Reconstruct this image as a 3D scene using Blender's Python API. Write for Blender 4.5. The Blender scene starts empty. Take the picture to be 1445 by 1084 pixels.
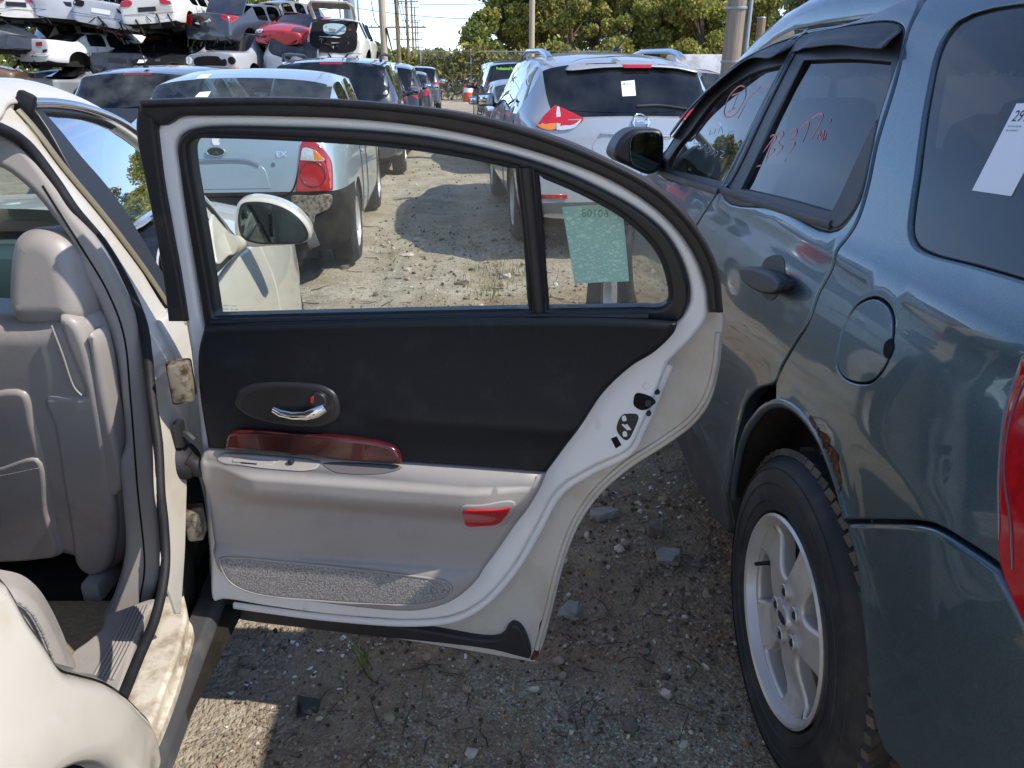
import bpy, bmesh, math, random
import numpy as np
from mathutils import Vector, Matrix
from mathutils.geometry import delaunay_2d_cdt
from mathutils.bvhtree import BVHTree

random.seed(7); RNG = np.random.default_rng(7)
SC = bpy.context.scene
COL = SC.collection
R = math.radians

# ------------------------------------------------------------------ camera
F, HZ, CAMH = 1085.0, 97.0, 1.5            # focal length in photo pixels, horizon row, eye height
PITCH = math.atan((542 - HZ) / F)
CP, SP = math.cos(PITCH), math.sin(PITCH)
cam_d = bpy.data.cameras.new('camera')
cam = bpy.data.objects.new('camera', cam_d); COL.objects.link(cam)
cam.location = (0, 0, CAMH); cam.rotation_euler = (math.pi / 2 - PITCH, 0, 0)
cam_d.sensor_width = 36; cam_d.lens = 36 * F / 1445
cam_d.clip_start = 0.02; cam_d.clip_end = 3000
SC.camera = cam

# ------------------------------------------------------------------ light
SUN_EL, SUN_AZ = R(47), R(109)             # azimuth clockwise from +Y (ahead) towards +X (right)
world = bpy.data.worlds.new('World'); SC.world = world; world.use_nodes = True
nt = world.node_tree; nt.nodes.clear()
def N_(t, **kw):
    n = nt.nodes.new(t)
    for k, v in kw.items(): setattr(n, k, v)
    return n
sky = N_('ShaderNodeTexSky', sky_type='NISHITA', sun_disc=False)
sky.sun_elevation = SUN_EL; sky.sun_rotation = SUN_AZ; sky.altitude = 200; sky.air_density = 0.55; sky.dust_density = 0.25; sky.ozone_density = 1.3
bg = N_('ShaderNodeBackground'); bg.inputs[1].default_value = 0.15
outw = N_('ShaderNodeOutputWorld')
tc = N_('ShaderNodeTexCoord'); sep = N_('ShaderNodeSeparateXYZ'); nt.links.new(tc.outputs['Generated'], sep.inputs[0])
zc = N_('ShaderNodeMath', operation='MAXIMUM'); nt.links.new(sep.outputs[2], zc.inputs[0]); zc.inputs[1].default_value = 0.0
za = N_('ShaderNodeMath', operation='ADD'); nt.links.new(zc.outputs[0], za.inputs[0]); za.inputs[1].default_value = 0.16
dv = N_('ShaderNodeVectorMath', operation='DIVIDE'); nt.links.new(tc.outputs['Generated'], dv.inputs[0])
cmb = N_('ShaderNodeCombineXYZ')
for i in range(3): nt.links.new(za.outputs[0], cmb.inputs[i])
nt.links.new(cmb.outputs[0], dv.inputs[1])
mp = N_('ShaderNodeMapping'); nt.links.new(dv.outputs[0], mp.inputs[0]); mp.inputs['Scale'].default_value = (0.7, 1.5, 1); mp.inputs['Rotation'].default_value = (0, 0, 0.5)
cn = N_('ShaderNodeTexNoise'); nt.links.new(mp.outputs[0], cn.inputs[0])
cn.inputs['Scale'].default_value = 1.3; cn.inputs['Detail'].default_value = 8; cn.inputs['Roughness'].default_value = 0.58; cn.inputs['Distortion'].default_value = 0.5
cr = N_('ShaderNodeValToRGB'); nt.links.new(cn.outputs[0], cr.inputs[0])
cr.color_ramp.elements[0].position = 0.50; cr.color_ramp.elements[0].color = (0, 0, 0, 1)
cr.color_ramp.elements[1].position = 0.78; cr.color_ramp.elements[1].color = (0.6, 0.6, 0.6, 1)
cm = N_('ShaderNodeMix', data_type='RGBA'); nt.links.new(cr.outputs[0], cm.inputs[0]); nt.links.new(sky.outputs[0], cm.inputs[6])
cm.inputs[7].default_value = (2.7, 2.9, 3.2, 1)
nt.links.new(cm.outputs[2], bg.inputs[0]); nt.links.new(bg.outputs[0], outw.inputs[0])

sun_d = bpy.data.lights.new('sun', 'SUN'); sun_d.energy = 2.25; sun_d.angle = R(0.53); sun_d.color = (1.0, 0.93, 0.82)
sun = bpy.data.objects.new('sun', sun_d); COL.objects.link(sun); sun.location = (30, -10, 40)
SUNV = Vector((math.cos(SUN_EL) * math.sin(SUN_AZ), math.cos(SUN_EL) * math.cos(SUN_AZ), math.sin(SUN_EL)))
sun.rotation_euler = SUNV.to_track_quat('Z', 'Y').to_euler()

vs = SC.view_settings
vs.view_transform = 'Standard'; vs.look = 'None'; vs.gamma = 1; vs.exposure = 1.25; vs.use_curve_mapping = False
SC.cycles.use_denoising = True
SC.cycles.max_bounces = 9; SC.cycles.transparent_max_bounces = 24; SC.cycles.glossy_bounces = 4
SC.cycles.sample_clamp_indirect = 6

# ------------------------------------------------------------------ camera geometry
def ray(px, py):
    u, v = px - 722.5, py - 542
    return np.array([u, F * CP - v * SP, -(F * SP + v * CP)])
CAM = np.array([0, 0, CAMH])
def at_y(px, py, y):
    d = ray(px, py); return CAM + d * (y / d[1])
def at_z(px, py, z=0.0):
    d = ray(px, py); return CAM + d * ((z - CAMH) / d[2])

# ------------------------------------------------------------------ materials
def lin(r, g, b):
    f = lambda c: (c / 12.92 if c <= 0.04045 else ((c + 0.055) / 1.055) ** 2.4)
    return tuple(f(c / 255) for c in (r, g, b))
def mat(name, col, rough=0.5, metal=0.0, coat=0.0, var=None, bump=None, dirt=None, spec=0.5, flake=0.0, trans=0.0, coatr=0.03, stretch=None):
    """principled material; var=(scale, amount) mottles the colour, bump=(scale, strength, distance), dirt=(colour, scale, low, high)"""
    m = bpy.data.materials.new(name); m.use_nodes = True
    t = m.node_tree; b = t.nodes['Principled BSDF']
    b.inputs['Base Color'].default_value = (*col, 1); b.inputs['Roughness'].default_value = rough
    b.inputs['Metallic'].default_value = metal; b.inputs['Coat Weight'].default_value = coat; b.inputs['Coat Roughness'].default_value = coatr
    b.inputs['Specular IOR Level'].default_value = spec
    m.diffuse_color = (*col, 1)
    n = lambda ty: t.nodes.new(ty); L = t.links.new
    co = n('ShaderNodeTexCoord').outputs['Object']
    if stretch:
        q = n('ShaderNodeMapping'); L(co, q.inputs[0]); q.inputs['Scale'].default_value = stretch; co = q.outputs[0]
    cur = None
    def noise(scale, det=5, ro=0.6):
        x = n('ShaderNodeTexNoise'); L(co, x.inputs[0]); x.inputs['Scale'].default_value = scale; x.inputs['Detail'].default_value = det; x.inputs['Roughness'].default_value = ro
        return x.outputs[0]
    def mix(fac, a, c, ty='MIX'):
        x = n('ShaderNodeMix'); x.data_type = 'RGBA'; x.blend_type = ty
        if hasattr(fac, 'links'): L(fac, x.inputs[0])
        else: x.inputs[0].default_value = fac
        for k, s in ((6, a), (7, c)):
            if hasattr(s, 'links'): L(s, x.inputs[k])
            else: x.inputs[k].default_value = (*s, 1)
        return x.outputs[2]
    def ramp(v, lo, hi):
        x = n('ShaderNodeMapRange'); L(v, x.inputs[0]); x.inputs[1].default_value = lo; x.inputs[2].default_value = hi
        return x.outputs[0]
    if var:
        k = var[1]
        cur = mix(ramp(noise(var[0]), .3, .7), tuple(c * (1 - k) for c in col), tuple(min(1, c * (1 + k)) for c in col))
    if flake:
        v = n('ShaderNodeTexVoronoi'); L(co, v.inputs[0]); v.inputs['Scale'].default_value = 900
        sx = n('ShaderNodeSeparateColor'); L(v.outputs['Color'], sx.inputs[0])
        cur = mix(ramp(sx.outputs[0], 0, 1), tuple(c * (1 - flake) for c in col), tuple(min(1, c * (1 + flake)) for c in col))
    if dirt:
        base = cur if cur is not None else col
        f = ramp(noise(dirt[1], 7, .65), dirt[2], dirt[3])
        cur = mix(f, base, dirt[0])
        if coat:
            iv = n('ShaderNodeMath'); iv.operation = 'MULTIPLY_ADD'; L(f, iv.inputs[0]); iv.inputs[1].default_value = -coat; iv.inputs[2].default_value = coat
            L(iv.outputs[0], b.inputs['Coat Weight'])
    if cur is not None: L(cur, b.inputs['Base Color'])
    if bump:
        bp = n('ShaderNodeBump'); L(noise(bump[0], 4), bp.inputs['Height']); bp.inputs['Strength'].default_value = bump[1]
        bp.inputs['Distance'].default_value = bump[2] if len(bump) > 2 else 0.002
        L(bp.outputs[0], b.inputs['Normal'])
    if trans:
        tr = n('ShaderNodeBsdfTranslucent'); ms = n('ShaderNodeMixShader'); ms.inputs[0].default_value = trans
        if cur is not None: L(cur, tr.inputs[0])
        else: tr.inputs[0].default_value = (*col, 1)
        L(b.outputs[0], ms.inputs[1]); L(tr.outputs[0], ms.inputs[2]); L(ms.outputs[0], t.nodes['Material Output'].inputs[0])
    return m
def glass(name, tint, refl=1.0, haze=None):
    """thin car glass: tinted see-through with a Schlick reflection; haze=(colour, amount, scale) adds a film of dust"""
    m = bpy.data.materials.new(name); m.use_nodes = True; t = m.node_tree; t.nodes.clear(); L = t.links.new
    n = lambda ty: t.nodes.new(ty)
    lw = n('ShaderNodeLayerWeight'); lw.inputs[0].default_value = 0.5
    pw = n('ShaderNodeMath'); pw.operation = 'POWER'; L(lw.outputs['Facing'], pw.inputs[0]); pw.inputs[1].default_value = 5
    ma = n('ShaderNodeMath'); ma.operation = 'MULTIPLY_ADD'; L(pw.outputs[0], ma.inputs[0]); ma.inputs[1].default_value = 0.95 * refl; ma.inputs[2].default_value = 0.045 * refl
    tr = n('ShaderNodeBsdfTransparent'); tr.inputs[0].default_value = (*tint, 1)
    gl = n('ShaderNodeBsdfGlossy'); gl.inputs['Roughness'].default_value = 0.0; gl.inputs[0].default_value = (1, 1, 1, 1)
    ms = n('ShaderNodeMixShader'); L(ma.outputs[0], ms.inputs[0]); L(tr.outputs[0], ms.inputs[1]); L(gl.outputs[0], ms.inputs[2])
    last = ms.outputs[0]
    if haze:
        tcx = n('ShaderNodeTexCoord'); q = n('ShaderNodeMapping'); L(tcx.outputs['Object'], q.inputs[0]); q.inputs['Scale'].default_value = (1, 1, .25)
        no = n('ShaderNodeTexNoise'); L(q.outputs[0], no.inputs[0]); no.inputs['Scale'].default_value = haze[2]; no.inputs['Detail'].default_value = 6
        mr = n('ShaderNodeMapRange'); L(no.outputs[0], mr.inputs[0]); mr.inputs[1].default_value = .35; mr.inputs[2].default_value = .75; mr.inputs[4].default_value = haze[1]
        df = n('ShaderNodeBsdfDiffuse'); df.inputs[0].default_value = (*haze[0], 1)
        m2 = n('ShaderNodeMixShader'); L(mr.outputs[0], m2.inputs[0]); L(last, m2.inputs[1]); L(df.outputs[0], m2.inputs[2]); last = m2.outputs[0]
    o = n('ShaderNodeOutputMaterial'); L(last, o.inputs[0])
    m.diffuse_color = (*tint, .4)
    return m

# ------------------------------------------------------------------ objects
def tag(o, label=None, cat=None, group=None, kind=None):
    if label: o['label'] = label
    if cat: o['category'] = cat
    if group: o['group'] = group
    if kind: o['kind'] = kind
    return o
def empty(name, loc=(0, 0, 0), rotz=0.0, label=None, cat=None, group=None):
    o = bpy.data.objects.new(name, None); COL.objects.link(o)
    o.empty_display_size = .2; o.location = loc; o.rotation_euler = (0, 0, rotz)
    return tag(o, label, cat, group)
def local_matrix(o):
    return Matrix.LocRotScale(o.location, o.rotation_euler, o.scale)
def attach(o, parent, world=True):
    """parent o; world=True keeps coordinates written in world space"""
    if parent is None: return o
    o.parent = parent
    if world and parent.type == 'EMPTY': o.matrix_parent_inverse = local_matrix(parent).inverted()
    return o
def obj(name, me, m=None, parent=None, world=True):
    o = bpy.data.objects.new(name, me); COL.objects.link(o)
    if m is not None and not me.materials:
        for x in (m if isinstance(m, (list, tuple)) else [m]): me.materials.append(x)
    return attach(o, parent, world)
def shade(me, ang=35):
    me.polygons.foreach_set('use_smooth', [True] * len(me.polygons))
    if ang is not None: me.set_sharp_from_angle(angle=R(ang))

class MB:
    """collects shapes of ONE object"""
    def __init__(s): s.v = []; s.f = []; s.mi = []; s.cur = 0
    def add(s, vs, fs):
        b = len(s.v); s.v += [tuple(map(float, q)) for q in vs]
        for f in fs: s.f.append(tuple(b + i for i in f)); s.mi.append(s.cur)
        return s
    def box(s, c, d, M=None, ch=0.0):
        """box centred at c of size d, edges chamfered by ch"""
        hx, hy, hz = [q / 2 for q in d]
        if ch <= 0:
            vs = [(x, y, z) for z in (-hz, hz) for y in (-hy, hy) for x in (-hx, hx)]
            fs = [(0, 2, 3, 1), (4, 5, 7, 6), (0, 1, 5, 4), (2, 6, 7, 3), (0, 4, 6, 2), (1, 3, 7, 5)]
        else:
            bm = bmesh.new(); bmesh.ops.create_cube(bm, size=1)
            for q in bm.verts: q.co = (q.co.x * d[0], q.co.y * d[1], q.co.z * d[2])
            bmesh.ops.bevel(bm, geom=bm.edges[:], offset=min(ch, .49 * min(d)), segments=2, affect='EDGES', profile=.5)
            bm.verts.index_update(); vs = [tuple(q.co) for q in bm.verts]; fs = [tuple(q.index for q in f.verts) for f in bm.faces]; bm.free()
        if M is not None: vs = [tuple(M @ Vector(q)) for q in vs]
        return s.add([(x + c[0], y + c[1], z + c[2]) for x, y, z in vs], fs)
    def tube(s, pts, r, n=8, flat=1.0, up=None, cap=True, closed=False):
        """sweep a round (or flattened) section along pts; r is a number or a list"""
        pts = [np.array(p, float) for p in pts]; k = len(pts)
        rs = r if isinstance(r, (list, tuple, np.ndarray)) else [r] * k
        rings = []; prev = None
        for i, p in enumerate(pts):
            a = pts[(i - 1) % k] if (i > 0 or closed) else p; b = pts[(i + 1) % k] if (i < k - 1 or closed) else p
            t = b - a; t /= (np.linalg.norm(t) + 1e-12)
            u = np.array(up[i] if isinstance(up, list) else up, float) if up is not None else (prev if prev is not None else (np.array([0, 0, 1.]) if abs(t[2]) < .9 else np.array([1., 0, 0])))
            u = u - t * (u @ t); u /= (np.linalg.norm(u) + 1e-12); prev = u if up is None else None
            w = np.cross(t, u)
            rings.append([p + rs[i] * (math.cos(2 * math.pi * j / n) * w + flat * math.sin(2 * math.pi * j / n) * u) for j in range(n)])
        vs = [q for ring in rings for q in ring]; fs = []
        m = k if closed else k - 1
        for i in range(m):
            i2 = (i + 1) % k
            for j in range(n):
                fs.append((i * n + j, i * n + (j + 1) % n, i2 * n + (j + 1) % n, i2 * n + j))
        if cap and not closed:
            fs.append(tuple(range(n - 1, -1, -1))); fs.append(tuple((k - 1) * n + j for j in range(n)))
        return s.add(vs, fs)
    def lathe(s, prof, n=32, M=None, a0=0.0, close=False):
        """prof: list of (radius, axial); axis is local Z; M places it"""
        vs = []; fs = []; k = len(prof)
        for j in range(n):
            a = a0 + 2 * math.pi * j / n
            for r_, z in prof: vs.append((r_ * math.cos(a), r_ * math.sin(a), z))
        for j in range(n):
            j2 = (j + 1) % n
            for i in range(k - 1 if not close else k):
                i2 = (i + 1) % k
                fs.append((j * k + i, j2 * k + i, j2 * k + i2, j * k + i2))
        if M is not None: vs = [tuple(M @ Vector(q)) for q in vs]
        return s.add(vs, fs)
    def ball(s, c, r, n=10, M=None):
        prof = [(max(1e-4, math.sin(math.pi * i / n)), -math.cos(math.pi * i / n)) for i in range(n + 1)]
        T = Matrix.Translation(c) @ (M or Matrix.Identity(4)) @ Matrix.Diagonal((*((r,) * 3 if not isinstance(r, (tuple, list)) else r), 1))
        return s.lathe(prof, 2 * n, T)
    def loft(s, rings, closed_ring=True, cap=True):
        n = len(rings[0]); k = len(rings); vs = [q for g in rings for q in g]; fs = []
        for i in range(k - 1):
            for j in range(n if closed_ring else n - 1):
                fs.append((i * n + j, i * n + (j + 1) % n, (i + 1) * n + (j + 1) % n, (i + 1) * n + j))
        if cap and closed_ring: fs.append(tuple(range(n - 1, -1, -1))); fs.append(tuple((k - 1) * n + j for j in range(n)))
        return s.add(vs, fs)
    def prism(s, pts, vec):
        """extrude a planar 3-D outline along vec"""
        n = len(pts); q = [tuple(np.array(p) + np.array(vec)) for p in pts]
        return s.add(list(pts) + q, [tuple(range(n - 1, -1, -1)), tuple(range(n, 2 * n))] + [(i, (i + 1) % n, n + (i + 1) % n, n + i) for i in range(n)])
    def mesh(s, name, ang=35):
        me = bpy.data.meshes.new(name); me.from_pydata(s.v, [], s.f); me.update()
        if any(s.mi): me.polygons.foreach_set('material_index', s.mi)
        bm = bmesh.new(); bm.from_mesh(me); bmesh.ops.recalc_face_normals(bm, faces=bm.faces[:]); bm.to_mesh(me); bm.free()
        shade(me, ang); return me
    def build(s, name, m=None, parent=None, world=True, ang=35):
        return obj(name, s.mesh(name, ang), m, parent, world)

# ------------------------------------------------------------------ outlines
def smooth(pts, closed=True, sub=6):
    """Catmull-Rom through pts; a third item 1 marks a sharp corner"""
    P = [np.array(p[:2], float) for p in pts]; C = [len(p) > 2 and p[2] == 1 for p in pts]; n = len(P); out = []
    for i in range(n if closed else n - 1):
        p1, p2 = P[i], P[(i + 1) % n]; c1, c2 = C[i], C[(i + 1) % n]
        if not closed: c1 = c1 or i == 0; c2 = c2 or i + 1 == n - 1
        p0 = p1 - (p2 - p1) if c1 else P[(i - 1) % n]; p3 = p2 + (p2 - p1) if c2 else P[(i + 2) % n]
        if c1 and c2: out.append(p1); continue
        d1 = max(np.linalg.norm(p1 - p0), 1e-9) ** .5; d2 = max(np.linalg.norm(p2 - p1), 1e-9) ** .5; d3 = max(np.linalg.norm(p3 - p2), 1e-9) ** .5
        m1 = ((p1 - p0) / d1 - (p2 - p0) / (d1 + d2) + (p2 - p1) / d2) * d2
        m2 = ((p2 - p1) / d2 - (p3 - p1) / (d2 + d3) + (p3 - p2) / d3) * d2
        for k in range(sub):
            t = k / sub; t2 = t * t; t3 = t2 * t
            out.append((2 * t3 - 3 * t2 + 1) * p1 + (t3 - 2 * t2 + t) * m1 + (-2 * t3 + 3 * t2) * p2 + (t3 - t2) * m2)
    if not closed: out.append(P[-1])
    return out
def area(p): return .5 * sum(p[i][0] * p[(i + 1) % len(p)][1] - p[(i + 1) % len(p)][0] * p[i][1] for i in range(len(p)))
def ccw(p): return p if area(p) > 0 else p[::-1]
def edge_normals(p):
    """outward mitre normals of a CCW outline"""
    n = len(p); out = []
    for i in range(n):
        a, b, c = p[i - 1], p[i], p[(i + 1) % n]
        e1 = b - a; e2 = c - b
        n1 = np.array([e1[1], -e1[0]]) / (np.linalg.norm(e1) + 1e-12); n2 = np.array([e2[1], -e2[0]]) / (np.linalg.norm(e2) + 1e-12)
        m = n1 + n2; l = np.linalg.norm(m)
        m = n1 if l < 1e-6 else m / l
        out.append(m / max(.5, m @ n1))
    return out
def inside(pts, poly):
    x, y = pts[:, 0], pts[:, 1]; r = np.zeros(len(pts), bool); n = len(poly)
    for i in range(n):
        x1, y1 = poly[i]; x2, y2 = poly[(i + 1) % n]
        if y1 == y2: continue
        c = ((y1 > y) != (y2 > y)) & (x < (x2 - x1) * (y - y1) / (y2 - y1) + x1); r ^= c
    return r
def rect(x0, y0, x1, y1): return [(x0, y0, 1), (x1, y0, 1), (x1, y1, 1), (x0, y1, 1)]
def oval(cx, cy, rx, ry, n=24, rot=0.0, p=2.0):
    out = []
    for i in range(n):
        a = 2 * math.pi * i / n; c, s = math.cos(a), math.sin(a)
        x = rx * math.copysign(abs(c) ** (2 / p), c); y = ry * math.copysign(abs(s) ** (2 / p), s)
        out.append((cx + x * math.cos(rot) - y * math.sin(rot), cy + x * math.sin(rot) + y * math.cos(rot)))
    return out

class HF:
    """a gently curved sheet: point = O + a*A + b*B + (w(a, b) + off)*N"""
    def __init__(s, O, A, B, N, w=None, tmax=6.0, t0=.15):
        s.O, s.A, s.B, s.N = [np.array(q, float) for q in (O, A, B, N)]; s.w = w or (lambda a, b: a * 0.0); s.tmax = tmax; s.t0 = t0
    def P(s, a, b, off=0.0):
        return s.O + a * s.A + b * s.B + (float(s.w(a, b)) + off) * s.N
    def pix(s, px, py, off=0.0):
        d = ray(px, py); d = d / np.linalg.norm(d)
        t = np.linspace(s.t0, s.tmax, 1500); Q = CAM + t[:, None] * d - s.O
        f = Q @ s.N - s.w(Q @ s.A, Q @ s.B) - off
        k = np.where((f[:-1] > 0) & (f[1:] <= 0))[0]
        if len(k) == 0: k = [int(np.argmin(np.abs(f)))]; k[0] = min(k[0], len(t) - 2)
        lo, hi = t[k[0]], t[k[0] + 1]
        for _ in range(30):
            m = .5 * (lo + hi); q = CAM + m * d - s.O
            if q @ s.N - float(s.w(q @ s.A, q @ s.B)) - off > 0: lo = m
            else: hi = m
        q = CAM + hi * d - s.O
        return np.array([q @ s.A, q @ s.B])
    def px(s, pts, off=0.0):
        return [(*s.pix(p[0], p[1], off), *p[2:]) for p in pts]

class BV:
    """sheet given by an existing body mesh, looked at along -N (coordinates a, b in the body's own axes)"""
    def __init__(s, me, O, A, B, N, M=None):
        s.me = me; s.O, s.A, s.B, s.N = [np.array(q, float) for q in (O, A, B, N)]; s.M = M; s.Mi = M.inverted() if M is not None else None
        vs = [v.co.copy() for v in me.vertices]; s.vs = vs; s.vn = [v.normal.copy() for v in me.vertices]
        s.ps = [tuple(p.vertices) for p in me.polygons]
        s.b = BVHTree.FromPolygons(vs, s.ps)
    def P(s, a, b, off=0.0):
        o = s.O + a * s.A + b * s.B + 6 * s.N
        h, n, i, d = s.b.ray_cast(Vector(o), Vector(-s.N), 12)
        if h is None:
            # fall back on the nearest place with the same b
            h, n, i, d = s.b.find_nearest(Vector(s.O + a * s.A + b * s.B + .0 * s.N))
        return np.array(h) + off * s.N
    def pix(s, px, py, off=0.0):
        o = Vector(CAM); d = Vector(ray(px, py)).normalized()
        if s.Mi is not None:
            o2 = s.Mi @ o; d = (s.Mi.to_3x3() @ d).normalized(); o = o2
        h, n, i, q = s.b.ray_cast(o, d, 200)
        if h is None:
            # miss: closest approach to the body along the ray
            best = None
            for t in np.linspace(2, 40, 400):
                p_, _, _, dd = s.b.find_nearest(o + d * float(t))
                if best is None or dd < best[0]: best = (dd, p_)
            h = best[1]
        q = np.array(h) - s.O
        return np.array([q @ s.A, q @ s.B])
    def px(s, pts, off=0.0):
        return [(*s.pix(p[0], p[1], off), *p[2:]) for p in pts]

def plate(name, surf, outer, holes=(), off=0.0, th=.006, bev=.002, nb=2, step=.04, m=None, parent=None, crown=None, sub=6, world=True, back=False):
    """a panel of any outline on a curved sheet, with thickness and a rounded edge; normals follow the sheet"""
    outs = [ccw([np.array(p) for p in smooth(outer, True, sub)])]
    for h in holes:
        outs.append(ccw([np.array(p) for p in smooth(h, True, sub)])[::-1])
    for k, o in enumerate(outs):   # drop doubled points
        q = [o[0]]
        for p in o[1:]:
            if np.linalg.norm(p - q[-1]) > 1e-5: q.append(p)
        if np.linalg.norm(q[0] - q[-1]) < 1e-5: q.pop()
        outs[k] = q
    ens = [edge_normals(o) for o in outs]
    cf = crown or (lambda a, b: 0.0)
    def PP(a, b, d): return surf.P(a, b, off + d + cf(a, b))
    e = max(.004, min(.02, step * .3))
    def NN(a, b):
        t1 = PP(a + e, b, 0) - PP(a - e, b, 0); t2 = PP(a, b + e, 0) - PP(a, b - e, 0)
        n = np.cross(t1, t2); n /= (np.linalg.norm(n) + 1e-12)
        return n if n @ surf.N > 0 else -n
    V = []; NV = []; Fc = []; loops = []
    for o, en in zip(outs, ens):
        ring_ids = []
        rows = [(0.0, -th, 0.0, 1.0), (0.0, -bev, 0.0, 1.0)] + [(bev * (1 - math.cos(q)), -bev + bev * math.sin(q), math.sin(q), math.cos(q)) for q in [math.pi / 2 * (i + 1) / nb for i in range(nb)]]
        if bev <= 0: rows = [(0.0, -th, 0.0, 1.0), (0.0, 0.0, 1.0, 0.0)]
        sn = [NN(*p) for p in o]
        for ins, dz, cn, ce in rows:
            ids = []
            for p, nn, sv in zip(o, en, sn):
                q = p - nn * ins
                ids.append(len(V)); V.append(PP(q[0], q[1], dz))
                e2 = surf.A * nn[0] + surf.B * nn[1]; w = sv * cn + e2 / (np.linalg.norm(e2) + 1e-9) * ce
                NV.append(w / (np.linalg.norm(w) + 1e-12))
            ring_ids.append(ids)
        for r1, r2 in zip(ring_ids[:-1], ring_ids[1:]):
            n = len(r1)
            for i in range(n): Fc.append((r1[i], r1[(i + 1) % n], r2[(i + 1) % n], r2[i]))
        loops.append((ring_ids[-1], [p - nn * (bev if bev > 0 else 0) for p, nn in zip(o, en)], ring_ids[0], o))
    # front face
    tv = []; te = []; ids = []
    for rid, pp, _, _ in loops:
        b = len(tv); n = len(pp)
        tv += [Vector(p) for p in pp]; ids += rid
        te += [(b + i, b + (i + 1) % n) for i in range(n)]
    nbd = len(tv)
    bp = np.array([p for _, pp, _, _ in loops for p in pp])
    a0, b0 = bp.min(0); a1, b1 = bp.max(0)
    ga = np.arange(a0 + step * .5, a1, step); gb = np.arange(b0 + step * .5, b1, step)
    if len(ga) and len(gb):
        g = np.array([(x + (step * .25 if j % 2 else -step * .25), y) for j, y in enumerate(gb) for x in ga])
        k = inside(g, loops[0][1])
        for l in loops[1:]: k &= ~inside(g, l[1])
        g = g[k]
        if len(g):
            d = np.sqrt(((g[:, None, :] - bp[None]) ** 2).sum(-1)).min(1); g = g[d > step * .45]
            tv += [Vector(p) for p in g]
    vc, _, fs, ov, _, _ = delaunay_2d_cdt(tv, te, [], 0, 1e-7)
    mp_ = {}
    for i, (c, src) in enumerate(zip(vc, ov)):
        bsrc = [q for q in src if q < nbd]
        if bsrc: mp_[i] = ids[bsrc[0]]
        else:
            mp_[i] = len(V); V.append(PP(c.x, c.y, 0.0)); NV.append(NN(c.x, c.y))
    hand = np.cross(surf.A, surf.B) @ surf.N
    cent = np.array([[sum(vc[i].x for i in f) / len(f), sum(vc[i].y for i in f) / len(f)] for f in fs])
    keep = inside(cent, loops[0][1])
    for l in loops[1:]: keep &= ~inside(cent, l[1])
    for f, ok in zip(fs, keep):
        f = [mp_[i] for i in f]
        if ok and len(set(f)) == len(f): Fc.append(tuple(f))
    if back and len(loops) == 1: Fc.append(tuple(loops[0][2][::-1]))
    me = bpy.data.meshes.new(name); me.from_pydata([tuple(v) for v in V], [], Fc); me.update()
    bm = bmesh.new(); bm.from_mesh(me)
    for f in bm.faces:        # face winding after the wanted normals
        s_ = sum((Vector(NV[v.index]) for v in f.verts), Vector())
        if f.normal.dot(s_) < 0: f.normal_flip()
    bm.to_mesh(me); bm.free()
    me.polygons.foreach_set('use_smooth', [True] * len(me.polygons))
    me.normals_split_custom_set_from_vertices([tuple(n) for n in NV])
    return obj(name, me, m, parent, world)

def strip(name, surf, line, r, off=0.0, m=None, parent=None, flat=1.0, n=8, closed=False, sub=6, world=True):
    """a bead or seal lying along a line on a sheet"""
    pts = smooth(line, closed, sub); P = [surf.P(p[0], p[1], off) for p in pts]
    ups = [tuple(surf.N)] * len(P)
    return MB().tube(P, r, n, flat, ups, True, closed).build(name, m, parent, world, ang=60)

_FONT = {}
def text2d(s):
    if s in _FONT: return _FONT[s]
    c = bpy.data.curves.new('lettering', 'FONT'); c.body = s; c.size = 1; c.resolution_u = 3
    o = bpy.data.objects.new('lettering', c); COL.objects.link(o)
    dg = bpy.context.evaluated_depsgraph_get(); me = bpy.data.meshes.new_from_object(o.evaluated_get(dg))
    v = [(q.co.x, q.co.y) for q in me.vertices]; f = [tuple(p.vertices) for p in me.polygons]
    bpy.data.objects.remove(o); bpy.data.curves.remove(c); bpy.data.meshes.remove(me)
    _FONT[s] = (v, f); return v, f
def text_on(name, surf, s, a, b, h, m, parent, off=.001, ux=(1, 0), uy=(0, 1), sx=1.0, world=True):
    """flat lettering laid on a sheet: start (a, b), cap height h"""
    v, f = text2d(s); k = h / .7
    vs = [surf.P(a + x * k * sx * ux[0] + y * k * uy[0], b + x * k * sx * ux[1] + y * k * uy[1], off) for x, y in v]
    me = bpy.data.meshes.new(name); me.from_pydata([tuple(q) for q in vs], [], f); me.update()
    return obj(name, me, m, parent, world)
# ------------------------------------------------------------------ shared materials
M = {}
M['blue'] = mat('suv_blue_paint', lin(80, 101, 110), .34, .62, 1.0, flake=.25, dirt=(lin(112, 118, 120), 3.0, .50, 1.05), coatr=.035)
M['white'] = mat('cream_white_paint', (.57, .535, .465), .35, 0, .8, dirt=(lin(168, 150, 122), 6.0, .52, .9), coatr=.04)
M['shell'] = mat('door_shell_white', (.83, .82, .80), .38, 0, .5, dirt=(lin(140, 130, 116), 16.0, .63, .95), coatr=.08, stretch=(1, 1, .3))
M['sillp'] = mat('dirty_sill_paint', (.62, .57, .48), .5, 0, .2, dirt=(lin(128, 108, 82), 14.0, .42, .68), stretch=(1, 1, 1))
M['rubber'] = mat('black_rubber', (.012, .012, .014), .62, var=(40, .4), spec=.35)
M['seal'] = mat('door_seal_rubber', (.022, .021, .024), .5, spec=.45, dirt=(lin(84, 78, 72), 12, .55, .95), bump=(160, .15, .001))
M['blackp'] = mat('black_plastic', (.016, .016, .018), .42, bump=(420, .12, .0006))
M['clad'] = mat('charcoal_cladding', (.055, .056, .060), .55, dirt=(lin(110, 106, 100), 7, .5, .9), bump=(300, .2, .0006))
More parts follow.
